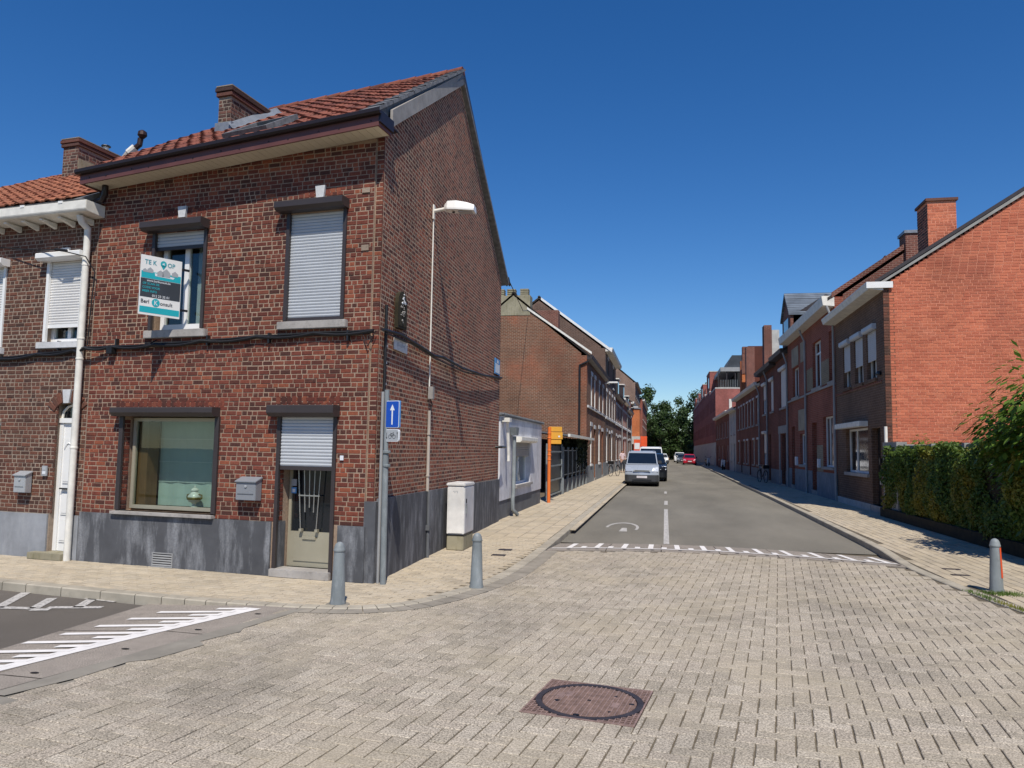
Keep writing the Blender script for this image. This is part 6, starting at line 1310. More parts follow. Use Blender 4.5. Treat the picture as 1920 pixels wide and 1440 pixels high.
def ospan(z):
    b = 11.7; a = 0.16
    if z + 0.05 > 6.62: a = max(a, (z + 0.05 - 6.62) / (10.72 - 6.62) * 6.2)
    if z + 0.05 > 6.2: b = min(b, 6.2 + (10.72 - z) / (10.72 - 6.2) * 5.8)
    return (a, min(b, 6.8))
bo_ = courses(GFr, 1.75, 10.6, ospan, (), L=0.21, J=0.012, Hc=0.082, d=-0.017, bond='stretcher', seed=50, jd=0.004)
g1 = [o for o in R1.children if o.name.startswith('gable')][0]
pieces(bo_, g1, 'brickO', 'brick', 'brick_infill', 300, D=0.022, c=0.004)
bq = courses(GFr, 0.2, 6.5, lambda z: (0.0, 0.15), (), L=0.21, J=0.012, Hc=0.082, d=-0.013, bond='stretcher', seed=51); pieces(bq, g1, 'brickN', 'corner_brick', 'corner_brick_infill', 120, D=0.022, c=0.004)
MB(GFr).prism([(-0.2, 0.0, 6.62), (6.2, 0.0, 10.76), (6.2, 0.0, 10.87), (-0.2, 0.0, 6.73)], (0, 0.05, 0)).build('rake_trim', 'dk_alu', R1); MB(GFr).prism([(-0.1, 0.052, 6.57), (6.2, 0.052, 10.64), (6.2, 0.052, 10.755), (-0.1, 0.052, 6.645)], (0, 0.02, 0)).build('mortar_fillet', 'conc', R1)
chF = Fr((XR + 1.66, 23.42, 0), (1, 0, 0), (0, -1, 0))
cR = MB(chF).box(-0.38, 0.38, -0.9, 0, 7.2, 9.02).build('chimney', 'mortarO', R1)
pieces(courses(Fr(chF.p(-0.38, 0, 0), (1, 0, 0), (0, -1, 0)), 7.3, 8.95, lambda z: (0, 0.76), (), L=0.21, J=0.012, Hc=0.082, d=-0.017, seed=61), cR, 'brickO', 'brick', 'brick_infill', 300)
pieces(courses(Fr(chF.p(-0.38, 0, 0), (0, 1, 0), (-1, 0, 0)), 7.3, 8.95, lambda z: (0, 0.9), (), L=0.21, J=0.012, Hc=0.082, d=-0.017, seed=62), cR, 'brickC', 'side_brick', 'side_brick_infill', 200)
MB(chF).box(-0.43, 0.43, -0.95, 0.05, 9.022, 9.10).build('coping', 'brickC', cR)
MB().tube([(XR - 0.03, 23.22, 0.0), (XR - 0.04, 23.22, 2.5)], 0.045, 10).build('downpipe', 'offwhite', R1, smooth=True)
MB(q1).lathe((0.40, 0.06, 4.0), [(0.07, 0), (0.09, 0.03), (0.06, 0.12)], 10).build('wall_lamp', 'blackm', R1)
MB(q1).box(0.38, 0.5, 0.002, 0.09, 1.42, 1.60).build('door_lamp', 'blackm', R1); MB(q1).box(0.36, 0.48, 0.002, 0.08, 0.85, 0.98).build('letter_flap', 'signg', R1)

# second to fifth house on the right
rk2 = dict(fm='white', sill='stone')
R2, q2, _ = rowhouse('red_white_window_house', 'red brick house with tall white windows and buff brick bands, second on the right', 'R', XR, 29.6, 35.4, 7.5, 10.0, 'b_r2',
    [W_(2.6, 4.35, 4.42, 6.35, trans=(5.85,), **rk2), W_(0.35, 1.1, 4.42, 6.35, mull=(), trans=(5.85,), **rk2), W_(0.6, 2.45, 1.2, 3.15, mull=(1.2, 1.8), **rk2), D_(3.75, 4.75, 0.2, 3.0, fm='b_r3'),
     B_('buff_band', 0.03, 0.33, 4.42, 5.35, 'b_bt', d1=0.012), B_('buff_band', 1.12, 2.58, 4.42, 5.35, 'b_bt', d1=0.012), B_('buff_band', 4.37, 5.7, 4.42, 5.35, 'b_bt', d1=0.012), B_('buff_band', 2.5, 3.7, 1.0, 2.05, 'b_bt', d1=0.012), B_('string_course', 0.02, 5.75, 4.25, 4.33, 'stone', d1=0.06), B_('letter_box', 3.0, 3.25, 1.15, 1.5, 'signw', d0=0.013, d1=0.1)],
    'roofdk', depth=9, plinth=(0.98, 'bluestone'), gut='offwhite', over=0.4, rxo=3.6, pipe=0.0, gmat='b_rg', gz=0.35)
MB().prism([(XR - 0.1, 29.56, 7.46), (XR + 3.6, 29.56, 10.0), (XR + 3.6, 29.56, 10.2), (XR - 0.1, 29.56, 7.66)], (0, 0.035, 0)).build('rake_trim', 'b_rg', R2)
MB().box(XR + 2.45, XR + 3.3, 29.45, 30.2, 8.6, 9.75).build('chimney', 'b_rg', R2); MB().box(XR + 2.4, XR + 3.35, 29.4, 30.25, 9.752, 9.86).build('chimney_cap', 'lead', R2)
MB().tube([(XR + 1.55, 29.75, 8.55), (XR + 1.9, 29.9, 9.0)], 0.09, 8).build('roof_pipe', 'iron', R2)
R3, q3, _ = rowhouse('stone_panel_house', 'red brick house with stone panels above its windows, third on the right', 'R', XR, 35.4, 40.5, 7.5, 10.0, 'b_r2',
    [W_(2.0, 3.7, 4.38, 5.8, **rk2), W_(0.35, 1.9, 1.2, 2.6, **rk2), D_(3.3, 4.2, 0.2, 3.0, fm='b_r3'), B_('stone_panel', 1.95, 3.75, 5.85, 6.75, 'panel', d1=0.03), B_('stone_panel', 0.5, 1.3, 5.85, 6.75, 'panel', d1=0.03), B_('stone_panel', 0.3, 2.1, 2.75, 3.7, 'panel', d1=0.03), B_('string_course', 0.02, 5.05, 4.22, 4.3, 'stone', d1=0.06), B_('letter_box', 2.5, 2.8, 1.15, 1.55, 'signw', d1=0.1)],
    'roofdk', depth=9, plinth=(0.98, 'bluestone'), gut='offwhite', over=0.4, rxo=3.6, pipe=0.0, gz=0.35)
R4, q4, _ = rowhouse('shuttered_house', 'dark red house with broad shuttered windows and a dark clad dormer, fourth on the right', 'R', XR, 40.5, 44.8, 7.0, 10.3, 'b_r3',
    [dict(k='win', s=(0.6, 2.6), z=(4.1, 6.1), sh=0.98, lin='stone', mull=()), D_(1.0, 2.4, 0.1, 2.7, fm='blackm'), B_('stone_head', 0.3, 3.3, 2.75, 3.15, 'stone', d1=0.05), B_('stone_jamb', 0.3, 0.6, 0.1, 2.75, 'stone', d1=0.05), B_('stone_jamb', 2.8, 3.1, 0.1, 2.75, 'stone', d1=0.05)],
    'roofdk', depth=12, plinth=(0.8, 'bluestone'), gut='dk_alu', over=0.35, rxo=6.2, pipe=0.0)
dmr = MB(q4).prism([(0.6, -0.4, 7.1), (0.6, -0.4, 8.85), (0.6, -2.0, 9.9) , (0.6, -4.0, 9.0), (0.6, -3.0, 8.3)], (2.7, 0, 0)).build('dormer', 'dk_alu', R4)
MB(q4).prism([(0.5, -0.15, 8.83), (1.95, -0.15, 10.1), (3.4, -0.15, 8.83), (3.4, -0.15, 8.95), (1.95, -0.15, 10.25), (0.5, -0.15, 8.95)], (0, -4.5, 0)).build('dormer_roof', 'roofsl', dmr)
MB(q4).prism([(0.6, -0.25, 7.1), (3.3, -0.25, 7.1), (3.3, -0.25, 8.85), (1.95, -0.25, 10.05), (0.6, -0.25, 8.85)], (0, -3.5, 0)).build('dormer_cheek', 'b_rg', dmr)
MB(q4).box(1.2, 2.7, -0.249, -0.23, 7.5, 8.8).build('dormer_window', 'glassd', dmr)
R5, q5, _ = rowhouse('plain_red_house', 'dark red house with white shutters and a party wall chimney, fifth on the right', 'R', XR, 44.8, 52.0, 6.85, 9.8, 'b_r3',
    [dict(k='win', s=(1.0, 2.2), z=(4.1, 5.9), sh=0.98, lin='stone'), dict(k='win', s=(4.2, 5.6), z=(4.1, 5.9), sh=0.5), dict(k='win', s=(4.2, 5.6), z=(0.9, 2.9), sh=0.6), D_(2.2, 3.2, 0.1, 2.8, fm='blackm')],
    'roofdk', depth=12, plinth=(0.8, 'bluestone'), gut='dk_alu', over=0.35, rxo=6.2, pipe=3.4)
MB().box(XR + 0.15, XR + 0.62, 50.8, 51.7, 6.9, 9.9).build('chimney', 'b_rg', R5); MB().box(XR + 0.64, XR + 1.1, 50.9, 51.6, 6.9, 9.6).build('rendered_stack', 'stucco', R5)
R6, q6, _ = rowhouse('white_detail_house', 'long dark red house with rows of slim white topped windows, mid right row', 'R', XR, 52.0, 69.0, 6.3, 9.4, 'b_r3',
    [W_(a, a + 1.0, 3.6, 5.4, trans=(4.6,), lin='stoneL', lh=0.14, fm='offwhite') for a in (1.0, 3.4, 5.4, 7.4, 9.6, 11.6, 13.8)] + [W_(a, a + 1.0, 0.9, 2.6, trans=(1.9,), lin='stoneL', lh=0.14, fm='offwhite') for a in (1.0, 3.4, 7.4, 9.6, 13.8)] + [D_(5.4, 6.4, 0.1, 2.6, fm='wood'), D_(11.6, 12.6, 0.1, 2.6, fm='blackm')],
    'roofrd', depth=11, plinth=(0.7, 'bluestone'), gut='offwhite', over=0.35, rxo=5.5, pipe=0.1)
MB().box(XR + 0.35, XR + 1.0, 63.5, 64.4, 6.5, 10.2).build('chimney', 'b_rg', R6); cs_ = MB()
MB().box(XR + 0.75, XR + 3.0, 66.0, 66.3, 6.5, 10.6).build('roof_gable', 'roofrd', R6)
for k in range(4): MB().box(XR + 0.28 + 0.02 * k, XR + 0.85, 66.31, 67.0, 8.3 + k * 0.58, 8.86 + k * 0.58).build('stepped_parapet', 'b_rg', R6)
MB().box(XR + 0.35, XR + 0.85, 68.2, 68.9, 6.3, 9.6).build('side_stack', 'b_or', R6)
R7, q7, _ = rowhouse('pale_front_house', 'narrow pale rendered house between dark red fronts on the right', 'R', XR, 69.0, 76.0, 5.6, 8.2, 'stucco',
    [W_(1.2, 2.2, 3.3, 4.9), W_(4.2, 5.2, 3.3, 4.9), D_(1.2, 2.2, 0.1, 2.5, fm='wood'), W_(4.2, 5.2, 0.9, 2.5)], 'roofdk', depth=10, gut='offwhite', rxo=5)
R8, q8, _ = rowhouse('low_red_house', 'low dark red row with pale gutter before the modern block', 'R', XR, 76.0, 95.0, 5.7, 8.0, 'b_r3',
    [W_(a, a + 1.1, 3.2, 4.8) for a in (1.5, 5, 9, 13, 16.5)] + [W_(a, a + 1.1, 0.9, 2.4) for a in (1.5, 9, 13)] + [D_(5, 6, 0.1, 2.5, fm='white'), D_(16.5, 17.5, 0.1, 2.5, fm='blackm')], 'roofdk', depth=10, gut='offwhite', rxo=5)
MB().box(XR + 0.1, XR + 0.35, 77, 77.5, 5.8, 6.9).build('vent_pipe', 'offwhite', R8)

# modern brick block
MBk = thing('modern_brick_block', 'large modern pinkish brick block with stepped tops, loggia and grey slate roof', 'apartment building', (12, 125, 0))
mf = Fr((XR, 95.5, 0), (0, 1, 0), (-1, 0, 0))
for (a, b, h, xin) in ((0, 12, 9.4, 0), (12.01, 24, 9.9, 0), (24.01, 42, 10.3, 0), (42.01, 70, 10.3, 0)):
    hl = [(a + 1.2 + i * 2.6, a + 2.2 + i * 2.6, z, z + 1.7) for i in range(int((b - a - 1.5) / 2.6)) for z in ((3.9, 6.8) if h < 10 else (3.9, 6.8, 9.7))]
    slab(MB(mf), a, b, 2.9, h, 0.3, hl).build('wall', 'b_mod', MBk); MB(mf).box(a, b, -14, -0.301, 0, h).build('wing', 'b_mod', MBk)
    MB(mf).box(a, b, -14, 0.02, h + 0.002, h + 0.15).build('parapet', 'stucco', MBk)
    for (s0, s1, z0_, z1_) in hl[:24]: window(MBk, mf, s0, s1, z0_, z1_, 0.15, 'dk_alu', fw=0.06)
for (a, b, h) in ((12.2, 19.5, 12.7), (30.5, 38, 12.5), (46, 52, 12.2), (59, 66, 12.2)):
    rb0 = MB(mf).box(a, b, -6, -0.05, 9.0, h).build('roof_box', 'b_mod', MBk); MB(mf).box(a - 0.05, b + 0.05, -6.05, 0.0, h + 0.002, h + 0.12).build('coping', 'stucco', rb0); MB(mf).box(a + 1.5, a + 3.0, -0.049, -0.03, 10.6, 12.0).build('box_window', 'glassd', rb0)
MB(mf).box(0.0, 70, -0.3, -0.02, 0, 2.898).build('garage_base', 'stucco', MBk)
for i in range(26): MB(mf).box(0.6 + i * 2.6, 2.9 + i * 2.6, -0.019, 0.03, 0.1, 2.6).build('garage_panel', 'stucco', MBk)
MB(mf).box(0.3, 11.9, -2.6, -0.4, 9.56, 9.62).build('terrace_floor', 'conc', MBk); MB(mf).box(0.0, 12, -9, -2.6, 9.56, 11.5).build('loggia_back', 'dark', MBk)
MB(mf).box(-0.1, 12, -9, -0.6, 11.502, 12.0).build('slab_edge', 'pipeg', MBk)
for k in range(3): MB(mf).box(0.05, 0.1, -2.4 + k * 1.0, -2.3 + k * 1.0, 9.6, 11.5).build('loggia_post', 'dk_alu', MBk)
rb_ = MB(mf); [rb_.box(0.02, 0.05, -8.0 + k * 0.2, -7.96 + k * 0.2, 9.6, 10.5) for k in range(38)]; rb_.build('balustrade', 'galv', MBk, kind='stuff')
MB(mf).prism([(0.2, -1.3, 12.0), (0.2, -9, 12.0), (0.2, -8, 13.5), (0.2, -2.0, 13.5)], (11, 0, 0)).build('slate_roof', 'roofsl', MBk)

# =================================================================== IVY WALL (right)
HX = 5.95
wl = thing('ivy_wall', 'low wall of concrete panels and posts overgrown by the hedge at right', 'wall', (HX + 0.3, 14, 0))
for k in range(9):
    y_ = 21.6 - k * 2.0; MB().box(HX + 0.22, HX + 0.34, y_ - 0.07, y_ + 0.07, 0, 1.98).build('post', 'conc', wl)
    for j in range(4): MB().box(HX + 0.26, HX + 0.30, y_ - 1.92, y_ - 0.08, 0.32 + j * 0.41, 0.72 + j * 0.41).build('panel', 'conc', wl)
MB().box(HX - 0.02, HX + 0.2, 4.5, 23.1, 0, 0.24).build('kerb_wall', 'hcore', wl)  # concrete kerb coloured dark with the twig material, standing in for hedge shade
MB().box(HX + 0.1, HX + 0.36, 21.85, 23.15, 0, 2.05).build('end_pier', 'conc', wl)
MB().box(XR + 0.1, XR + 9, 22.6, 22.9, 0, 2.0).build('cross_wall', 'conc', wl)
def leafq(mb, p, r, rg, droop=0.0, asp=0.6, nrm_=None):
    n_ = nrm_ or Vector((rg.gauss(0, 1), rg.gauss(0, 1), rg.gauss(0.4, 1))).normalized(); t = n_.cross(Vector((rg.gauss(0, 1), rg.gauss(0, 1), rg.gauss(-droop, 1))).normalized())
    if t.length < 0.05: t = Vector((1, 0, 0))
    t.normalize(); b = n_.cross(t)
    mb.add([p - t * r, p + b * r * asp + n_ * r * 0.15, p + t * r, p - b * r * asp + n_ * r * 0.15], [(0, 1, 2, 3)], raw=True)
hedge = MB(); rg = random.Random(9)
def hprof(y, z):   # bulge of the hedge face in front of the wall
    b = 0.22 + 0.26 * mnoise.noise(Vector((y * 0.8, z * 0.7, 3))) + 0.13 * mnoise.noise(Vector((y * 2.6, z * 2.2, 8)))
    return b * (1.0 if z > 0.5 else 0.5 + z)
core = MB(); ys = [22.9 - 0.3 * k for k in range(62)]; zs = [0.12, 0.4, 0.8, 1.2, 1.6, 1.9]
for y0_, y1_ in zip(ys, ys[1:]):
    tp = 1.72 + 0.10 * mnoise.noise(Vector((y0_ * 0.7, 0, 0)))
    P = [(HX + 0.24 - hprof(y0_, z_) * 0.6, z_) for z_ in zs[:-1]] + [(HX + 0.2, tp), (HX + 0.42, tp)]; Q = [(HX + 0.24 - hprof(y1_, z_) * 0.6, z_) for z_ in zs[:-1]] + [(HX + 0.2, tp), (HX + 0.42, tp)]
    for k in range(len(P) - 1):
        if mnoise.noise(Vector((y0_ * 0.55 + 4, zs[k] * 0.9, 1.5))) > 0.55: continue
        core.poly([(P[k][0], y0_, P[k][1]), (Q[k][0], y1_, Q[k][1]), (Q[k+1][0], y1_, Q[k+1][1]), (P[k+1][0], y0_, P[k+1][1])])
hth = thing('ivy_hedge', 'dense green and yellowing ivy hedge covering the low concrete wall at right', 'hedge', (HX, 14, 0))
core.build('twig_core', 'hcore', hth, recalc=False, kind='stuff')
for k in range(60000):
    y_ = 22.8 - 17.5 * rg.random(); z_ = 0.08 + 1.85 * rg.random() ** 0.8
    if mnoise.noise(Vector((y_ * 0.55 + 4, z_ * 0.9, 1.5))) > 0.5 and rg.random() < 0.9: continue
    tp = 1.79 + 0.22 * mnoise.noise(Vector((y_ * 0.9, 0, 0)))
    if z_ > tp: continue
    x_ = HX + 0.24 - hprof(y_, z_) * (0.75 + 0.4 * rg.random()) + (0.12 * rg.random() if z_ > tp - 0.15 else 0)
    leafq(hedge, Vector((x_, y_, z_)), rg.uniform(0.022, 0.05), rg, nrm_=Vector((-1 + rg.gauss(0, 0.6), rg.gauss(-0.2, 0.7), 0.35 + rg.gauss(0, 0.6))).normalized())
for k in range(11000):
    y_ = 22.8 - 17.5 * rg.random(); leafq(hedge, Vector((HX + rg.uniform(0.0, 0.45), y_, 1.76 + 0.22 * mnoise.noise(Vector((y_ * 0.9, 0, 0))) + rg.uniform(-0.08, 0.16))), rg.uniform(0.03, 0.06), rg)
hedge.build('leaves', 'ivy', hth, recalc=False, kind='stuff')

def shrub(name, label, base, stems, seed, leaf_r, n_leaf, mat, spread=0.5, cat='shrub', droop=1.0):
    t = thing(name, label, cat, base); rg = random.Random(seed); tr = MB(); lf = MB()
    for (dx, dy, h) in stems:
        p = Vector(base); path = [p.copy()]; n = 6
        for k in range(1, n + 1): path.append(Vector(base) + Vector((dx * (k / n) ** 1.3 + rg.gauss(0, 0.03), dy * (k / n) ** 1.3 + rg.gauss(0, 0.03), h * k / n)))
        tr.tube([tuple(q) for q in path], 0.03, 6, r2=0.008)
        for k in range(n_leaf):
            u = rg.random() ** 0.6; i = min(n - 1, int(u * n)); q = path[i].lerp(path[i + 1], u * n - i)
            out = Vector((rg.gauss(0, 1), rg.gauss(0, 1), rg.gauss(0.1, 0.5))).normalized() * spread * rg.random() ** 0.7 * (0.5 + 0.5 * u)
            c = q + out; ax = (out.normalized() + Vector((0, 0, -0.7 * droop))).normalized(); sd = ax.cross(Vector((0, 0, 1)));
            if sd.length < 0.1: sd = Vector((1, 0, 0))
            sd.normalize(); L = leaf_r * rg.uniform(0.7, 1.3); w = L * 0.26
            m1 = c + ax * L * 0.5 + Vector((0, 0, 0.03 * L)); lf.add([c, m1 + sd * w, c + ax * L, m1 - sd * w], [(0, 1, 2, 3)], raw=True)
    tr.build('stems', 'bark', t, recalc=False); lf.build('leaves', mat, t, recalc=False, kind='stuff'); return t
shrub('cherry_laurel', 'tall bright green shrub with hanging lance leaves rising over the wall at right', (HX + 0.45, 14.2, 0.0), [(-0.35, 0.2, 3.15), (0.1, 0.6, 2.9), (-0.6, -0.4, 2.7), (0.3, -0.9, 3.4), (-0.5, 1.2, 2.45), (0.2, 0.2, 3.0), (-0.6, 0.7, 2.3), (-0.4, -1.0, 2.9), (0.0, 1.7, 2.35)], 3, 0.17, 680, 'shrub', 0.62)
shrub('leafy_shoot', 'small leafy shoot on top of the hedge beside the orange gable', (HX + 0.35, 20.4, 1.2), [(-0.1, 0.2, 0.9), (0.1, -0.3, 0.85), (0.0, 0.5, 0.75)], 5, 0.12, 160, 'shrub', 0.25)
grass = MB(); rg = random.Random(2)
for k in range(900):
    a = rg.random()
    if rg.random() < 0.5: p = Vector((4.12 + rg.gauss(0, 0.13), 10.66 + rg.gauss(0, 0.07), 0.0))
    else:
        q = rg.random(); p = Vector((3.93 + 0.25 * (1 - q) + rg.gauss(0, 0.02) , 9.1 + 1.6 * q, 0.01)); p.x = 3.73 + (10.8 - p.y) * 0.125 + rg.gauss(0, 0.025)
    h = rg.uniform(0.015, 0.05); d = Vector((rg.gauss(0, 0.012), rg.gauss(0, 0.012), h)); s_ = Vector((0.004, 0, 0)); grass.add([p - s_, p + s_, p + d], [(0, 1, 2)], raw=True)
tag(grass.build('weeds', 'ivy', recalc=False), 'thin green weeds round the right bollard and along the kerb', 'weeds', kind='stuff')

# =================================================================== TREES AT THE END OF THE STREET
def tree(name, label, x, y, h, r, seed, n=2600, trunk=0.3, low=1.5, mat='tree'):
    t = thing(name, label, 'tree', (x, y, 0), 'trees closing the end of the street'); rg = random.Random(seed)
    tr = MB(); tr.tube([(x, y, 0), (x + rg.gauss(0, .1), y, h * 0.3), (x + rg.gauss(0, .3), y, h * 0.65)], trunk, 8, r2=trunk * 0.3)
    cl = []
    for k in range(20):
        a = rg.uniform(0, 6.28); zz = low + (h - low) * rg.random() ** 0.85; rr = r * (0.95 - 0.55 * ((zz - low) / (h - low)) ** 1.5) * rg.uniform(0.35, 0.85); c = Vector((x + rr * math.cos(a), y + rr * math.sin(a), zz)); cl.append((c, rg.uniform(0.55, 1.0) * r * 0.38))
        if k < 7: tr.tube([(x, y, h * 0.25 + k * 0.3), tuple(Vector((x, y, h * 0.4)).lerp(c, 0.6)), tuple(c)], trunk * 0.3, 5, r2=0.04)
    tr.build('trunk', 'bark', t, recalc=False)
    lf = MB()
    for c, cr_ in cl:
        for k in range(n // 20):
            v = Vector((rg.gauss(0, 1), rg.gauss(0, 1), rg.gauss(0, 0.8))).normalized() * cr_ * rg.uniform(0.45, 1.15)
            leafq(lf, c + v, rg.uniform(0.16, 0.34), rg, nrm_=(v.normalized() + Vector((rg.gauss(0, .5), rg.gauss(0, .5), rg.gauss(0.2, .5)))).normalized())
    lf.build('crown', mat, t, recalc=False, kind='stuff'); return t
for i, (x, y, h, r, lab) in enumerate(((-4.2, 170, 15.5, 4.2, 'tallest dark green tree behind the last left house'), (-0.6, 176, 12.8, 4.0, 'round dark tree left of the middle of the street end'), (3.0, 172, 13.4, 4.2, 'broad dark tree in the middle of the street end'),
        (6.8, 166, 13.5, 4.0, 'dark tree overlapping the far end of the modern block'), (1.2, 168, 9.0, 3.6, 'low bushy tree filling the middle of the street end'), (-2.8, 180, 11, 4.2, 'tree half hidden between the tallest tree and the round one'), (5.4, 182, 12, 4.5, 'rear tree seen just left of the modern block'), (10.5, 172, 16.5, 4.6, 'tall dark conifer rising above the modern block'), (-9, 178, 15, 5, 'tree far left behind the row houses'))):
    tree('street_end_tree', lab, x, y, h, r, 40 + i, 3400, low=0.6 if i != 7 else 4)
sc2 = MB(); rg = random.Random(21)
for k in range(9000): leafq(sc2, Vector((rg.uniform(-14, 16), 184 + rg.uniform(-2, 2), 5.5 * rg.random() ** 0.9)), rg.uniform(0.2, 0.4), rg)
tag(sc2.build('undergrowth', 'tree', recalc=False), 'dark undergrowth closing the gap below the street end trees', 'bushes', kind='stuff')
wd = MB(); wd.box(-30, 30, 187, 187.5, 0, 6.5); tag(wd.build('earth_bank', 'hcore', kind='structure'))

# =================================================================== VEHICLES
M['silver'] = m_plain('silver blue paint', (0.42, 0.46, 0.52), 0.3, 0.25, var=0.03); M['blackp'] = m_plain('black paint', (0.015, 0.017, 0.022), 0.2, 0.2, var=0.02, spec=0.8); M['whitep'] = m_plain('white paint', (0.70, 0.71, 0.72), 0.3, var=0.02); M['redp'] = m_plain('red paint', (0.50, 0.012, 0.03), 0.28, 0.1, var=0.03)
M['greyp'] = m_plain('grey paint', (0.10, 0.11, 0.12), 0.3, 0.3, var=0.03); M['bump'] = m_plain('charcoal bumper', (0.045, 0.047, 0.052), 0.6, var=0.08); M['lamp'] = m_plain('headlamp glass', (0.55, 0.58, 0.62), 0.12, 0.4, var=0.1); M['tyre'] = m_plain('tyre', (0.018, 0.018, 0.018), 0.8); M['rim'] = m_plain('alloy rim', (0.38, 0.39, 0.40), 0.35, 0.7); M['scr'] = m_plain('windscreen', (0.008, 0.012, 0.018), 0.06, spec=0.9)
M['plate'] = m_plain('number plate', (0.66, 0.62, 0.64), 0.5); M['tail'] = m_plain('tail lamp', (0.35, 0.01, 0.01), 0.2)
def vehicle(name, label, pos, rz, col, W=1.72, kind='van', group=None, text=None, bump_mat='bump'):
    """built at the origin facing -y (towards the camera), then placed"""
    t = thing(name, label, 'van' if kind == 'van' else 'car', (0, 0, 0), group); h = W / 2
    if kind == 'van':   # side profile (y, z): nose at y=0
        body = [(0.02, 0.30), (0.0, 0.62), (0.05, 0.80), (0.35, 0.95), (0.95, 1.10), (1.0, 1.12), (3.95, 1.12), (4.08, 1.0), (4.1, 0.35), (4.0, 0.22), (0.15, 0.22)]
        top = [(0.92, 1.10, 0.93), (1.62, 1.72, 0.83), (2.1, 1.80, 0.80), (3.75, 1.80, 0.80), (4.02, 1.10, 0.92)]; ws = (0, 1); Lw = (0.78, 3.35); rw = 0.31; Hh = 1.12
    elif kind == 'suv':
        body = [(0.03, 0.34), (0.0, 0.70), (0.06, 0.88), (0.4, 0.98), (1.15, 1.06), (4.25, 1.08), (4.35, 0.95), (4.38, 0.45), (4.25, 0.28), (0.15, 0.28)]
        top = [(1.10, 1.05, 0.92), (1.85, 1.58, 0.76), (2.4, 1.66, 0.74), (3.7, 1.62, 0.74), (4.22, 1.07, 0.88)]; Lw = (0.85, 3.45); rw = 0.36; Hh = 1.06
    else:
        body = [(0.03, 0.26), (0.0, 0.52), (0.06, 0.68), (0.4, 0.80), (1.2, 0.92), (3.85, 0.94), (4.0, 0.82), (4.05, 0.35), (3.95, 0.2), (0.15, 0.2)]
        top = [(1.15, 0.91, 0.92), (1.95, 1.38, 0.74), (2.4, 1.46, 0.72), (3.2, 1.43, 0.72), (3.85, 0.93, 0.86)]; Lw = (0.78, 3.2); rw = 0.31; Hh = 0.92
    # body: loft across the width, pinched at nose and sides
    xs = [(-1.0, 0.90), (-0.97, 0.965), (-0.80, 0.995), (0, 1.0), (0.80, 0.995), (0.97, 0.965), (1.0, 0.90)]
    cy = 2.05; cz = 0.62; mb = MB(); n = len(body); pts = []
    for (fx, k) in xs:
        for (y, z) in body:
            yy = cy + (y - cy) * (1 - (1 - k) * 0.55) + (0.10 * abs(fx) ** 3 if y < 0.5 else 0); zz = cz + (z - cz) * (0.90 + 0.10 * (k - 0.9) / 0.1); pts.append((fx * h, yy, zz))
    mb.add(pts, [(i * n + j, i * n + (j + 1) % n, (i + 1) * n + (j + 1) % n, (i + 1) * n + j) for i in range(6) for j in range(n)] + [tuple(range(n - 1, -1, -1)), tuple(range(6 * n, 7 * n))])
    bod = mb.build('body', col, t, smooth=True)
    cabm = MB(); q = []
    for (y, z, k) in top: q += [(-h * k, y, z), (-h * (k - 0.05), y + (0.0), z + 0.015), (h * (k - 0.05), y, z + 0.015), (h * k, y, z)]
    nf = len(top); fs = [(4 * i + j, 4 * i + j + 1, 4 * i + 5 + j, 4 * i + 4 + j) for i in range(nf - 1) for j in range(3)]
    fs += [tuple(4 * i for i in range(nf)), tuple(4 * i + 3 for i in range(nf))[::-1]]
    cabm.add(q, fs); cb_ = cabm.build('cabin', col, t, smooth=True, bevel=0.0)
    (y0, z0, k0), (y1, z1, k1) = top[0], top[1]
    def lerp(a, b, t_): return a + (b - a) * t_
    ny, nz = -(z1 - z0), (y1 - y0); nl = math.hypot(ny, nz); ny, nz = ny / nl * 0.018, nz / nl * 0.018
    scr = [(sx * h * (lerp(k0, k1, f) - 0.055), lerp(y0, y1, f) + ny, lerp(z0, z1, f) + nz) for f, sx in ((0.06, -1), (0.06, 1), (0.93, 1), (0.93, -1))]
    MB().prism(scr, (0, 0.004, 0.0)).build('windscreen', 'scr', cb_)
    for (ya, yb) in ((0.35, 0.62), (0.64, 0.9)):
        pass
    for sx in (-1, 1):
        pw = MB(); P = []
        T0, T1, T2, T3, T4 = top
        zb = z0 + 0.05
        for (yy, zz, kk) in ((T0[0] + 0.18, zb, T0[2]), (T1[0] + 0.08, T1[1] - 0.10, T1[2]), (T3[0] - 0.05, T3[1] - 0.12, T3[2]), (T4[0] - 0.22, zb, T4[2])): P.append((sx * (h * kk + 0.006 + (0.012 if zz == zb else 0.004)), yy, zz))
        pw.poly(P); pw.build('side_window', 'scr', cb_, recalc=False)
        MB().box(sx * h * 0.93 - (0.0 if sx > 0 else 0.20), sx * h * 0.93 + (0.20 if sx > 0 else 0.0), top[0][0] + 0.25, top[0][0] + 0.36, Hh + 0.02, Hh + 0.20).build('mirror', 'bump', t, bevel=0.03)
        MB().prism([(sx * h * 0.55, 0.03, Hh - 0.36), (sx * h * 0.94, 0.10, Hh - 0.36), (sx * h * 0.96, 0.22, Hh - 0.14), (sx * h * 0.66, 0.16, Hh - 0.16)], (0, 0.05, 0)).build('headlight', 'lamp', t, bevel=0.008)
        MB().box(sx * h * 0.86 - 0.07, sx * h * 0.86 + 0.07, 4.0 if kind != 'car' else 3.95, 4.12 if kind == 'van' else (4.3 if kind == 'suv' else 4.06), Hh - 0.35, Hh + 0.0).build('tail_light', 'tail', t)
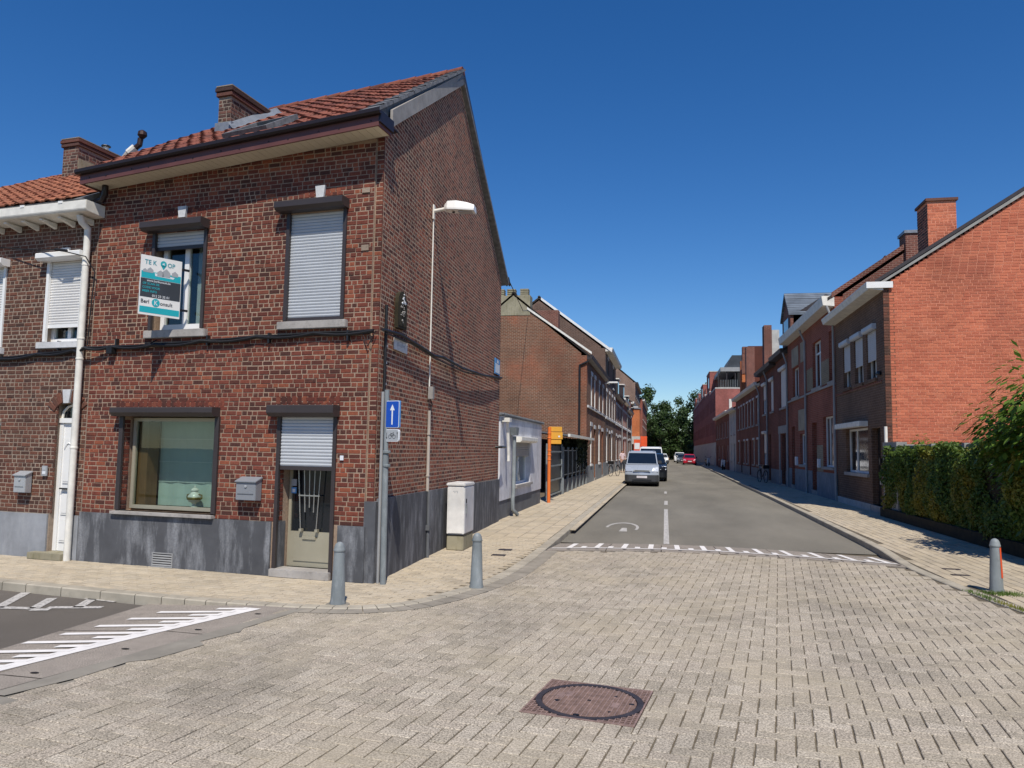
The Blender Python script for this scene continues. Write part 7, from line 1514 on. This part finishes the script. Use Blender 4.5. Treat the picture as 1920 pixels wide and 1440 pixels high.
        for wy in Lw:
            wo_ = MB(); xc = sx * (h - 0.10); wo_.lathe((xc - 0.095, wy, rw), [(rw * 0.62, 0.0), (rw * 0.92, 0.0), (rw, 0.03), (rw, 0.16), (rw * 0.92, 0.19), (rw * 0.62, 0.19)], 22, 'x'); wh = wo_.build('wheel', 'tyre', t, smooth=True)
            MB().lathe((xc + (sx * 0.092) - 0.005, wy, rw), [(0.02, 0.0), (rw * 0.60, -0.004 * sx), (rw * 0.60, 0.006)], 14, 'x').build('rim', 'rim', wh)
            MB().box(xc - 0.11 , xc + 0.11 , wy - rw - 0.07, wy + rw + 0.07, rw * 0.6, rw * 2 + 0.05).build('wheel_arch', 'bump', t, bevel=0.05)
    # front bumper, grille, plate
    MB().prism([(-h * 0.98, 0.10, 0.26), (-h * 0.8, -0.03, 0.24), (h * 0.8, -0.03, 0.24), (h * 0.98, 0.10, 0.26), (h * 0.98, 0.45, 0.26), (-h * 0.98, 0.45, 0.26)], (0, 0, 0.34 if kind == 'van' else 0.30)).build('front_bumper', bump_mat, t, bevel=0.025)
    MB().box(-h * 0.50, h * 0.50, -0.012, 0.06, Hh - 0.37, Hh - 0.28).build('grille', 'lamp' if kind == 'van' else 'blackm', t, bevel=0.01); MB().box(-h * 0.42, h * 0.42, -0.016, -0.012, Hh - 0.345, Hh - 0.305).build('grille_slot', 'bump', t)
    MB().box(-h * 0.55, h * 0.55, -0.036, 0.0, 0.28, 0.36).build('air_intake', 'blackm', t)
    pl = MB().box(-0.26, 0.26, -0.05, -0.034, 0.43, 0.54).build('number_plate', 'plate', t)
    MB().box(-h * 0.86, h * 0.86, 0.25, 3.8, 0.14, 0.30).build('underbody', 'black', t)
    if kind == 'van':
        MB().box(-0.006, 0.006, 1.75, 3.7, 1.815, 1.825).build('roof_seam', 'greyp', t)
        for sx in (-1, 1): MB().box(sx * h * 0.72 - 0.02, sx * h * 0.72 + 0.02, 1.75, 3.7, 1.815, 1.84).build('roof_rail', 'greyp', t)
    place(t, pos, rz); return t
VR = -0.1
vehicle('silver_van', 'silver blue van parked nearest on the left, facing the camera', (-1.08, 39.6, VR), R_(1.0), 'silver', 1.74, 'van')
vehicle('black_suv', 'black car parked just behind the silver blue van', (-0.72, 46.6, VR), R_(0), 'blackp', 1.86, 'suv', bump_mat='blackp')
wv_ = vehicle('white_van', 'tall white van parked behind the black car', (-0.95, 58.0, VR), R_(0), 'whitep', 1.95, 'van'); wv_.scale = (1.0, 1.15, 1.18)
vehicle('white_car', 'white car with dark windscreen at the far end of the left parked row', (-0.2, 112.0, VR), R_(0), 'whitep', 1.8, 'car', bump_mat='whitep')
vehicle('red_car', 'bright red car parked on the far right, facing the camera', (3.55, 108.0, VR), R_(0), 'redp', 1.78, 'car', bump_mat='redp')
vehicle('dark_grey_car', 'dark grey car directly behind the red car', (2.9, 119.0, VR), R_(0), 'greyp', 1.78, 'car', bump_mat='greyp')
vehicle('pale_car', 'pale car behind the dark grey one at the street end', (2.7, 132.0, VR), R_(0), 'whitep', 1.85, 'suv', bump_mat='whitep')
vehicle('yellow_car', 'small yellowish car crossing the far street end', (1.0, 150.0, VR), R_(90), 'amber', 1.7, 'car', bump_mat='amber')

# bicycles
def bicycle(name, label, pos, rz, col='galv'):
    t = thing(name, label, 'bicycle', (0, 0, 0)); R = 0.34
    for y_ in (0, 1.05):
        k = 26; w = MB(); w.tube([(0, y_ + R * math.cos(2 * math.pi * i / k), R + R * math.sin(2 * math.pi * i / k)) for i in range(k + 1)], 0.018, 6, cap=False); wh = w.build('wheel', 'tyre', t, smooth=True)
        s = MB(); [s.tube([(0, y_, R), (0, y_ + R * math.cos(a), R + R * math.sin(a))], 0.003, 4) for a in [2 * math.pi * i / 12 for i in range(12)]]; s.build('spokes', 'steel', wh, kind='stuff')
        MB().tube([(-0.04, y_, R), (0.04, y_, R)], 0.025, 8).build('hub', 'steel', wh)
        MB().tube([(0, y_ + (R + 0.04) * math.cos(a), R + (R + 0.04) * math.sin(a)) for a in [0.4 + 0.35 * i for i in range(7)]], 0.022, 5).build('mudguard', 'blackm', t)
    f = MB(); bb = (0, 0.62, 0.30); st = (0, 0.78, 0.80); hd = (0, 0.18, 0.82)
    for a, b, r in ((bb, st, 0.016), (bb, (0, 0.14, 0.68), 0.018), (st, hd, 0.014), ((0, 1.05, R), bb, 0.011), ((0, 1.05, R), st, 0.011), ((0, 0.0, R), hd, 0.014), (hd, (0, 0.22, 0.98), 0.014)): f.tube([a, b], r, 7)
    f.build('frame', col, t)
    MB().tube([(-0.30, 0.40, 1.0), (-0.28, 0.24, 1.02), (0, 0.20, 1.0), (0.28, 0.24, 1.02), (0.30, 0.40, 1.0)], 0.013, 7).build('handlebar', 'steel', t)
    MB().tube([st, (0, 0.82, 0.96)], 0.013, 6).build('seat_post', 'steel', t); MB().prism([(-0.09, 0.96, 0.96), (0.09, 0.96, 0.96), (0.02, 0.68, 0.96), (-0.02, 0.68, 0.96)], (0, 0, 0.05)).build('saddle', 'black', t, bevel=0.015)
    MB().box(-0.06, 0.06, 0.9, 1.25, 0.75, 0.77).build('rear_rack', 'blackm', t); MB().box(-0.18, 0.18, -0.12, 0.12, 0.80, 1.0).build('front_basket', 'blackm', t, bevel=0.02)
    MB().tube([(-0.1, 0.62, 0.30), (-0.1, 0.68, 0.18)], 0.012, 5).build('crank', 'steel', t); MB().tube([(0.04, 0.62, 0.30), (0.14, 0.75, 0.02)], 0.01, 5).build('kick_stand', 'steel', t)
    return place(t, pos, rz)
bicycle('bicycle', 'bicycle with a basket leaning by the left row, nearest to the brown gable house', (-3.42, 51.0, 0.0), R_(-22)); bicycle('bicycle', 'second bicycle on the left pavement next to the standing people', (-2.9, 63.0, 0.0), R_(-35), 'whitep')
bicycle('bicycle', 'dark bicycle against the shaded right house fronts', (5.75, 46.0, 0.0), R_(12), 'blackm')

# motor scooter on the right and a covered wheelie bin
def scooter(label, pos, rz):
    t = thing('motor_scooter', label, 'scooter', (0, 0, 0))
    for y_ in (0, 1.3): MB().lathe((-0.06, y_, 0.25), [(0.12, 0), (0.22, 0.0), (0.25, 0.03), (0.25, 0.09), (0.22, 0.12), (0.12, 0.12)], 18, 'x').build('wheel', 'tyre', t, smooth=True)
    MB().prism([(-0.17, 0.9, 0.42), (-0.15, 1.65, 0.55), (-0.13, 1.6, 0.72), (-0.13, 0.75, 0.72), (-0.16, 0.72, 0.45)], (0.3, 0, 0)).build('tail_body', 'blackp', t, bevel=0.04); MB().prism([(-0.15, 0.72, 0.74), (-0.15, 1.55, 0.76), (-0.13, 1.5, 0.84), (-0.13, 0.8, 0.80)], (0.28, 0, 0)).build('seat', 'black', t, bevel=0.03)
    MB().prism([(-0.2, 0.12, 0.3), (-0.2, 0.3, 0.3), (-0.16, 0.34, 0.98), (-0.16, 0.14, 0.98)], (0.38, 0, 0)).build('leg_shield', 'whitep', t, bevel=0.04); MB().box(-0.16, 0.16, 0.3, 0.75, 0.22, 0.30).build('foot_board', 'bump', t, bevel=0.02)
    MB().tube([(0, 0, 0.25), (0, 0.2, 0.95)], 0.03, 8).build('fork', 'blackm', t); MB().tube([(-0.33, 0.3, 1.02), (0, 0.2, 1.05), (0.33, 0.3, 1.02)], 0.016, 7).build('handlebar', 'blackm', t); MB().lathe((0, 0.08, 0.93), [(0.03, 0), (0.075, 0.03), (0.075, 0.09)], 12, 'y').build('headlight', 'lamp', t, smooth=True)
    for sx in (-1, 1): MB().tube([(sx * 0.25, 0.26, 1.04), (sx * 0.32, 0.24, 1.16)], 0.008, 5).build('mirror_stem', 'blackm', t); MB().box(sx * 0.32 - 0.05, sx * 0.32 + 0.05, 0.22, 0.24, 1.14, 1.21).build('mirror', 'blackm', t)
    return place(t, pos, rz)
scooter('black and white motor scooter on the far right pavement near the modern block', (5.4, 96.0, 0.0), R_(10)); scooter('dark motor scooter in shade outside the pale fronted house on the right', (5.6, 76.5, 0.0), R_(-12))

# =================================================================== PEOPLE
M['skin'] = m_plain('skin', (0.42, 0.24, 0.17), 0.6, var=0.05); M['hair'] = m_plain('dark hair', (0.02, 0.014, 0.01), 0.6); M['pinksh'] = m_plain('pale pink shirt', (0.62, 0.48, 0.50), 0.8, var=0.08, scale=12); M['cream'] = m_plain('cream shirt', (0.66, 0.60, 0.50), 0.8, var=0.08, scale=12); M['navy'] = m_plain('dark trousers', (0.03, 0.035, 0.05), 0.8, var=0.15, scale=12); M['beige'] = m_plain('beige trousers', (0.34, 0.28, 0.21), 0.8, var=0.12, scale=12)
def skin(name, verts, edges, rad, mat, par, root=0, sub=2):
    me = bpy.data.meshes.new(name); me.from_pydata(verts, edges, []); ob = bpy.data.objects.new(name, me); COL.objects.link(ob)
    m = ob.modifiers.new('s', 'SKIN'); m.use_smooth_shade = True
    for i, r in enumerate(rad): me.skin_vertices[0].data[i].radius = (r, r) if isinstance(r, (int, float)) else r
    me.skin_vertices[0].data[root].use_root = True
    s = ob.modifiers.new('u', 'SUBSURF'); s.levels = sub; s.render_levels = sub
    dg = bpy.context.evaluated_depsgraph_get(); new = bpy.data.meshes.new_from_object(ob.evaluated_get(dg)); bpy.data.objects.remove(ob); new.name = name; new.materials.clear(); new.materials.append(M[mat]); new.shade_smooth()
    o = bpy.data.objects.new(name, new); COL.objects.link(o); o.parent = par; return o
def person(label, pos, rz, shirt, trous, H=1.72, arm=0.0):
    t = thing('person', label, 'person', (0, 0, 0)); k = H / 1.72
    V = [(0, 0, .93), (0, 0.0, 1.12), (0, 0.01, 1.34), (0, 0.01, 1.46), (0, 0, 1.53), (0, -0.01, 1.60), (0, -0.005, 1.665)]
    E = [(i, i + 1) for i in range(6)]; Rr = [(.15, .11), (.135, .10), (.165, .10), (.075, .07), .05, (.072, .09), (.062, .075)]
    for sx in (-1, 1):
        b = len(V); V += [(sx * .17, 0.01, 1.42), (sx * .23, 0.0 - .02 * arm, 1.15), (sx * .22, -.06 - .16 * arm, .93 + .06 * arm), (sx * .215, -.08 - .2 * arm, .86 + .08 * arm), (sx * .205, -.09 - .22 * arm, .79 + .1 * arm)]; E += [(3, b), (b, b + 1), (b + 1, b + 2), (b + 2, b + 3), (b + 3, b + 4)]; Rr += [.062, .045, .033, (.042, .02), (.035, .014)]
        f0 = len(V)
        for q in range(4): V.append((sx * (.205 - .012 * q), -.10 - .22 * arm + .022 * (q - 1.5), .725 + .1 * arm - .006 * abs(q - 1))); E.append((b + 4, len(V) - 1)); Rr.append(.0085)
        V.append((sx * .19, -.125 - .22 * arm, .80 + .1 * arm)); E.append((b + 3, len(V) - 1)); Rr.append(.010)
        l = len(V); V += [(sx * .095, 0, .87), (sx * .11, -.01, .50), (sx * .115, .01, .10), (sx * .12, -.05, .035), (sx * .125, -.16, .03)]; E += [(0, l), (l, l + 1), (l + 1, l + 2), (l + 2, l + 3), (l + 3, l + 4)]; Rr += [.088, .058, .036, (.04, .033), (.038, .02)]
    V = [(x * k, y * k, z * k) for x, y, z in V]; skin('body', V, E, [tuple(a * k for a in r) if isinstance(r, tuple) else r * k for r in Rr], 'skin', t)
    S = [(0, 0, .90), (0, 0, 1.12), (0, 0.01, 1.34), (0, 0.01, 1.45)]; ES = [(0, 1), (1, 2), (2, 3)]; RS = [(.17, .125), (.15, .112), (.178, .115), (.085, .08)]
    for sx in (-1, 1): b = len(S); S += [(sx * .172, 0.01, 1.42), (sx * .222, 0.0, 1.20)]; ES += [(3, b), (b, b + 1)]; RS += [.075, .060]
    skin('shirt', [(x * k, y * k, z * k) for x, y, z in S], ES, [tuple(a * k for a in r) if isinstance(r, tuple) else r * k for r in RS], shirt, t)
    P = [(0, 0, .96), (0, 0, .88)]; EP = [(0, 1)]; RP = [(.155, .118), (.15, .12)]
    for sx in (-1, 1): b = len(P); P += [(sx * .095, 0, .82), (sx * .11, -.01, .50), (sx * .115, .01, .09)]; EP += [(1, b), (b, b + 1), (b + 1, b + 2)]; RP += [.098, .070, .055]
    skin('trousers', [(x * k, y * k, z * k) for x, y, z in P], EP, [tuple(a * k for a in r) if isinstance(r, tuple) else r * k for r in RP], trous, t)
    for sx in (-1, 1): skin('shoe', [(sx * .12 * k, .04, .04), (sx * .125 * k, -.17 * k, .03)], [(0, 1)], [(.05, .042), (.045, .026)], 'black', t)
    skin('hair', [(0, 0.02 * k, 1.63 * k), (0, 0.02 * k, 1.70 * k)], [(0, 1)], [(.080 * k, .088 * k), (.062 * k, .07 * k)], 'hair', t)
    MB().prism([(-.012, -.095 * k, 1.585 * k), (.012, -.095 * k, 1.585 * k), (0, -.125 * k, 1.59 * k)], (0, 0.0, .04)).build('nose', 'skin', t)
    for sx in (-1, 1): MB().lathe((sx * .028, -.092 * k, 1.628 * k), [(.010, 0), (.006, .004)], 8, 'y').build('eye', 'hair', t); MB().box(sx * .078 - .008, sx * .078 + .008, -.02, .02, 1.60 * k, 1.655 * k).build('ear', 'skin', t, bevel=0.005)
    MB().box(-.022, .022, -.098 * k, -.092 * k, 1.562 * k, 1.568 * k).build('mouth', 'redp', t)
    return place(t, pos, rz)
person('person in a pale pink top and dark trousers standing on the left pavement', (-3.15, 60.5, 0.0), R_(35), 'pinksh', 'navy', 1.74, 0.2)
person('person in a cream top half hidden behind the silver blue van', (-2.45, 62.0, 0.0), R_(-70), 'cream', 'beige', 1.68, 0.8)
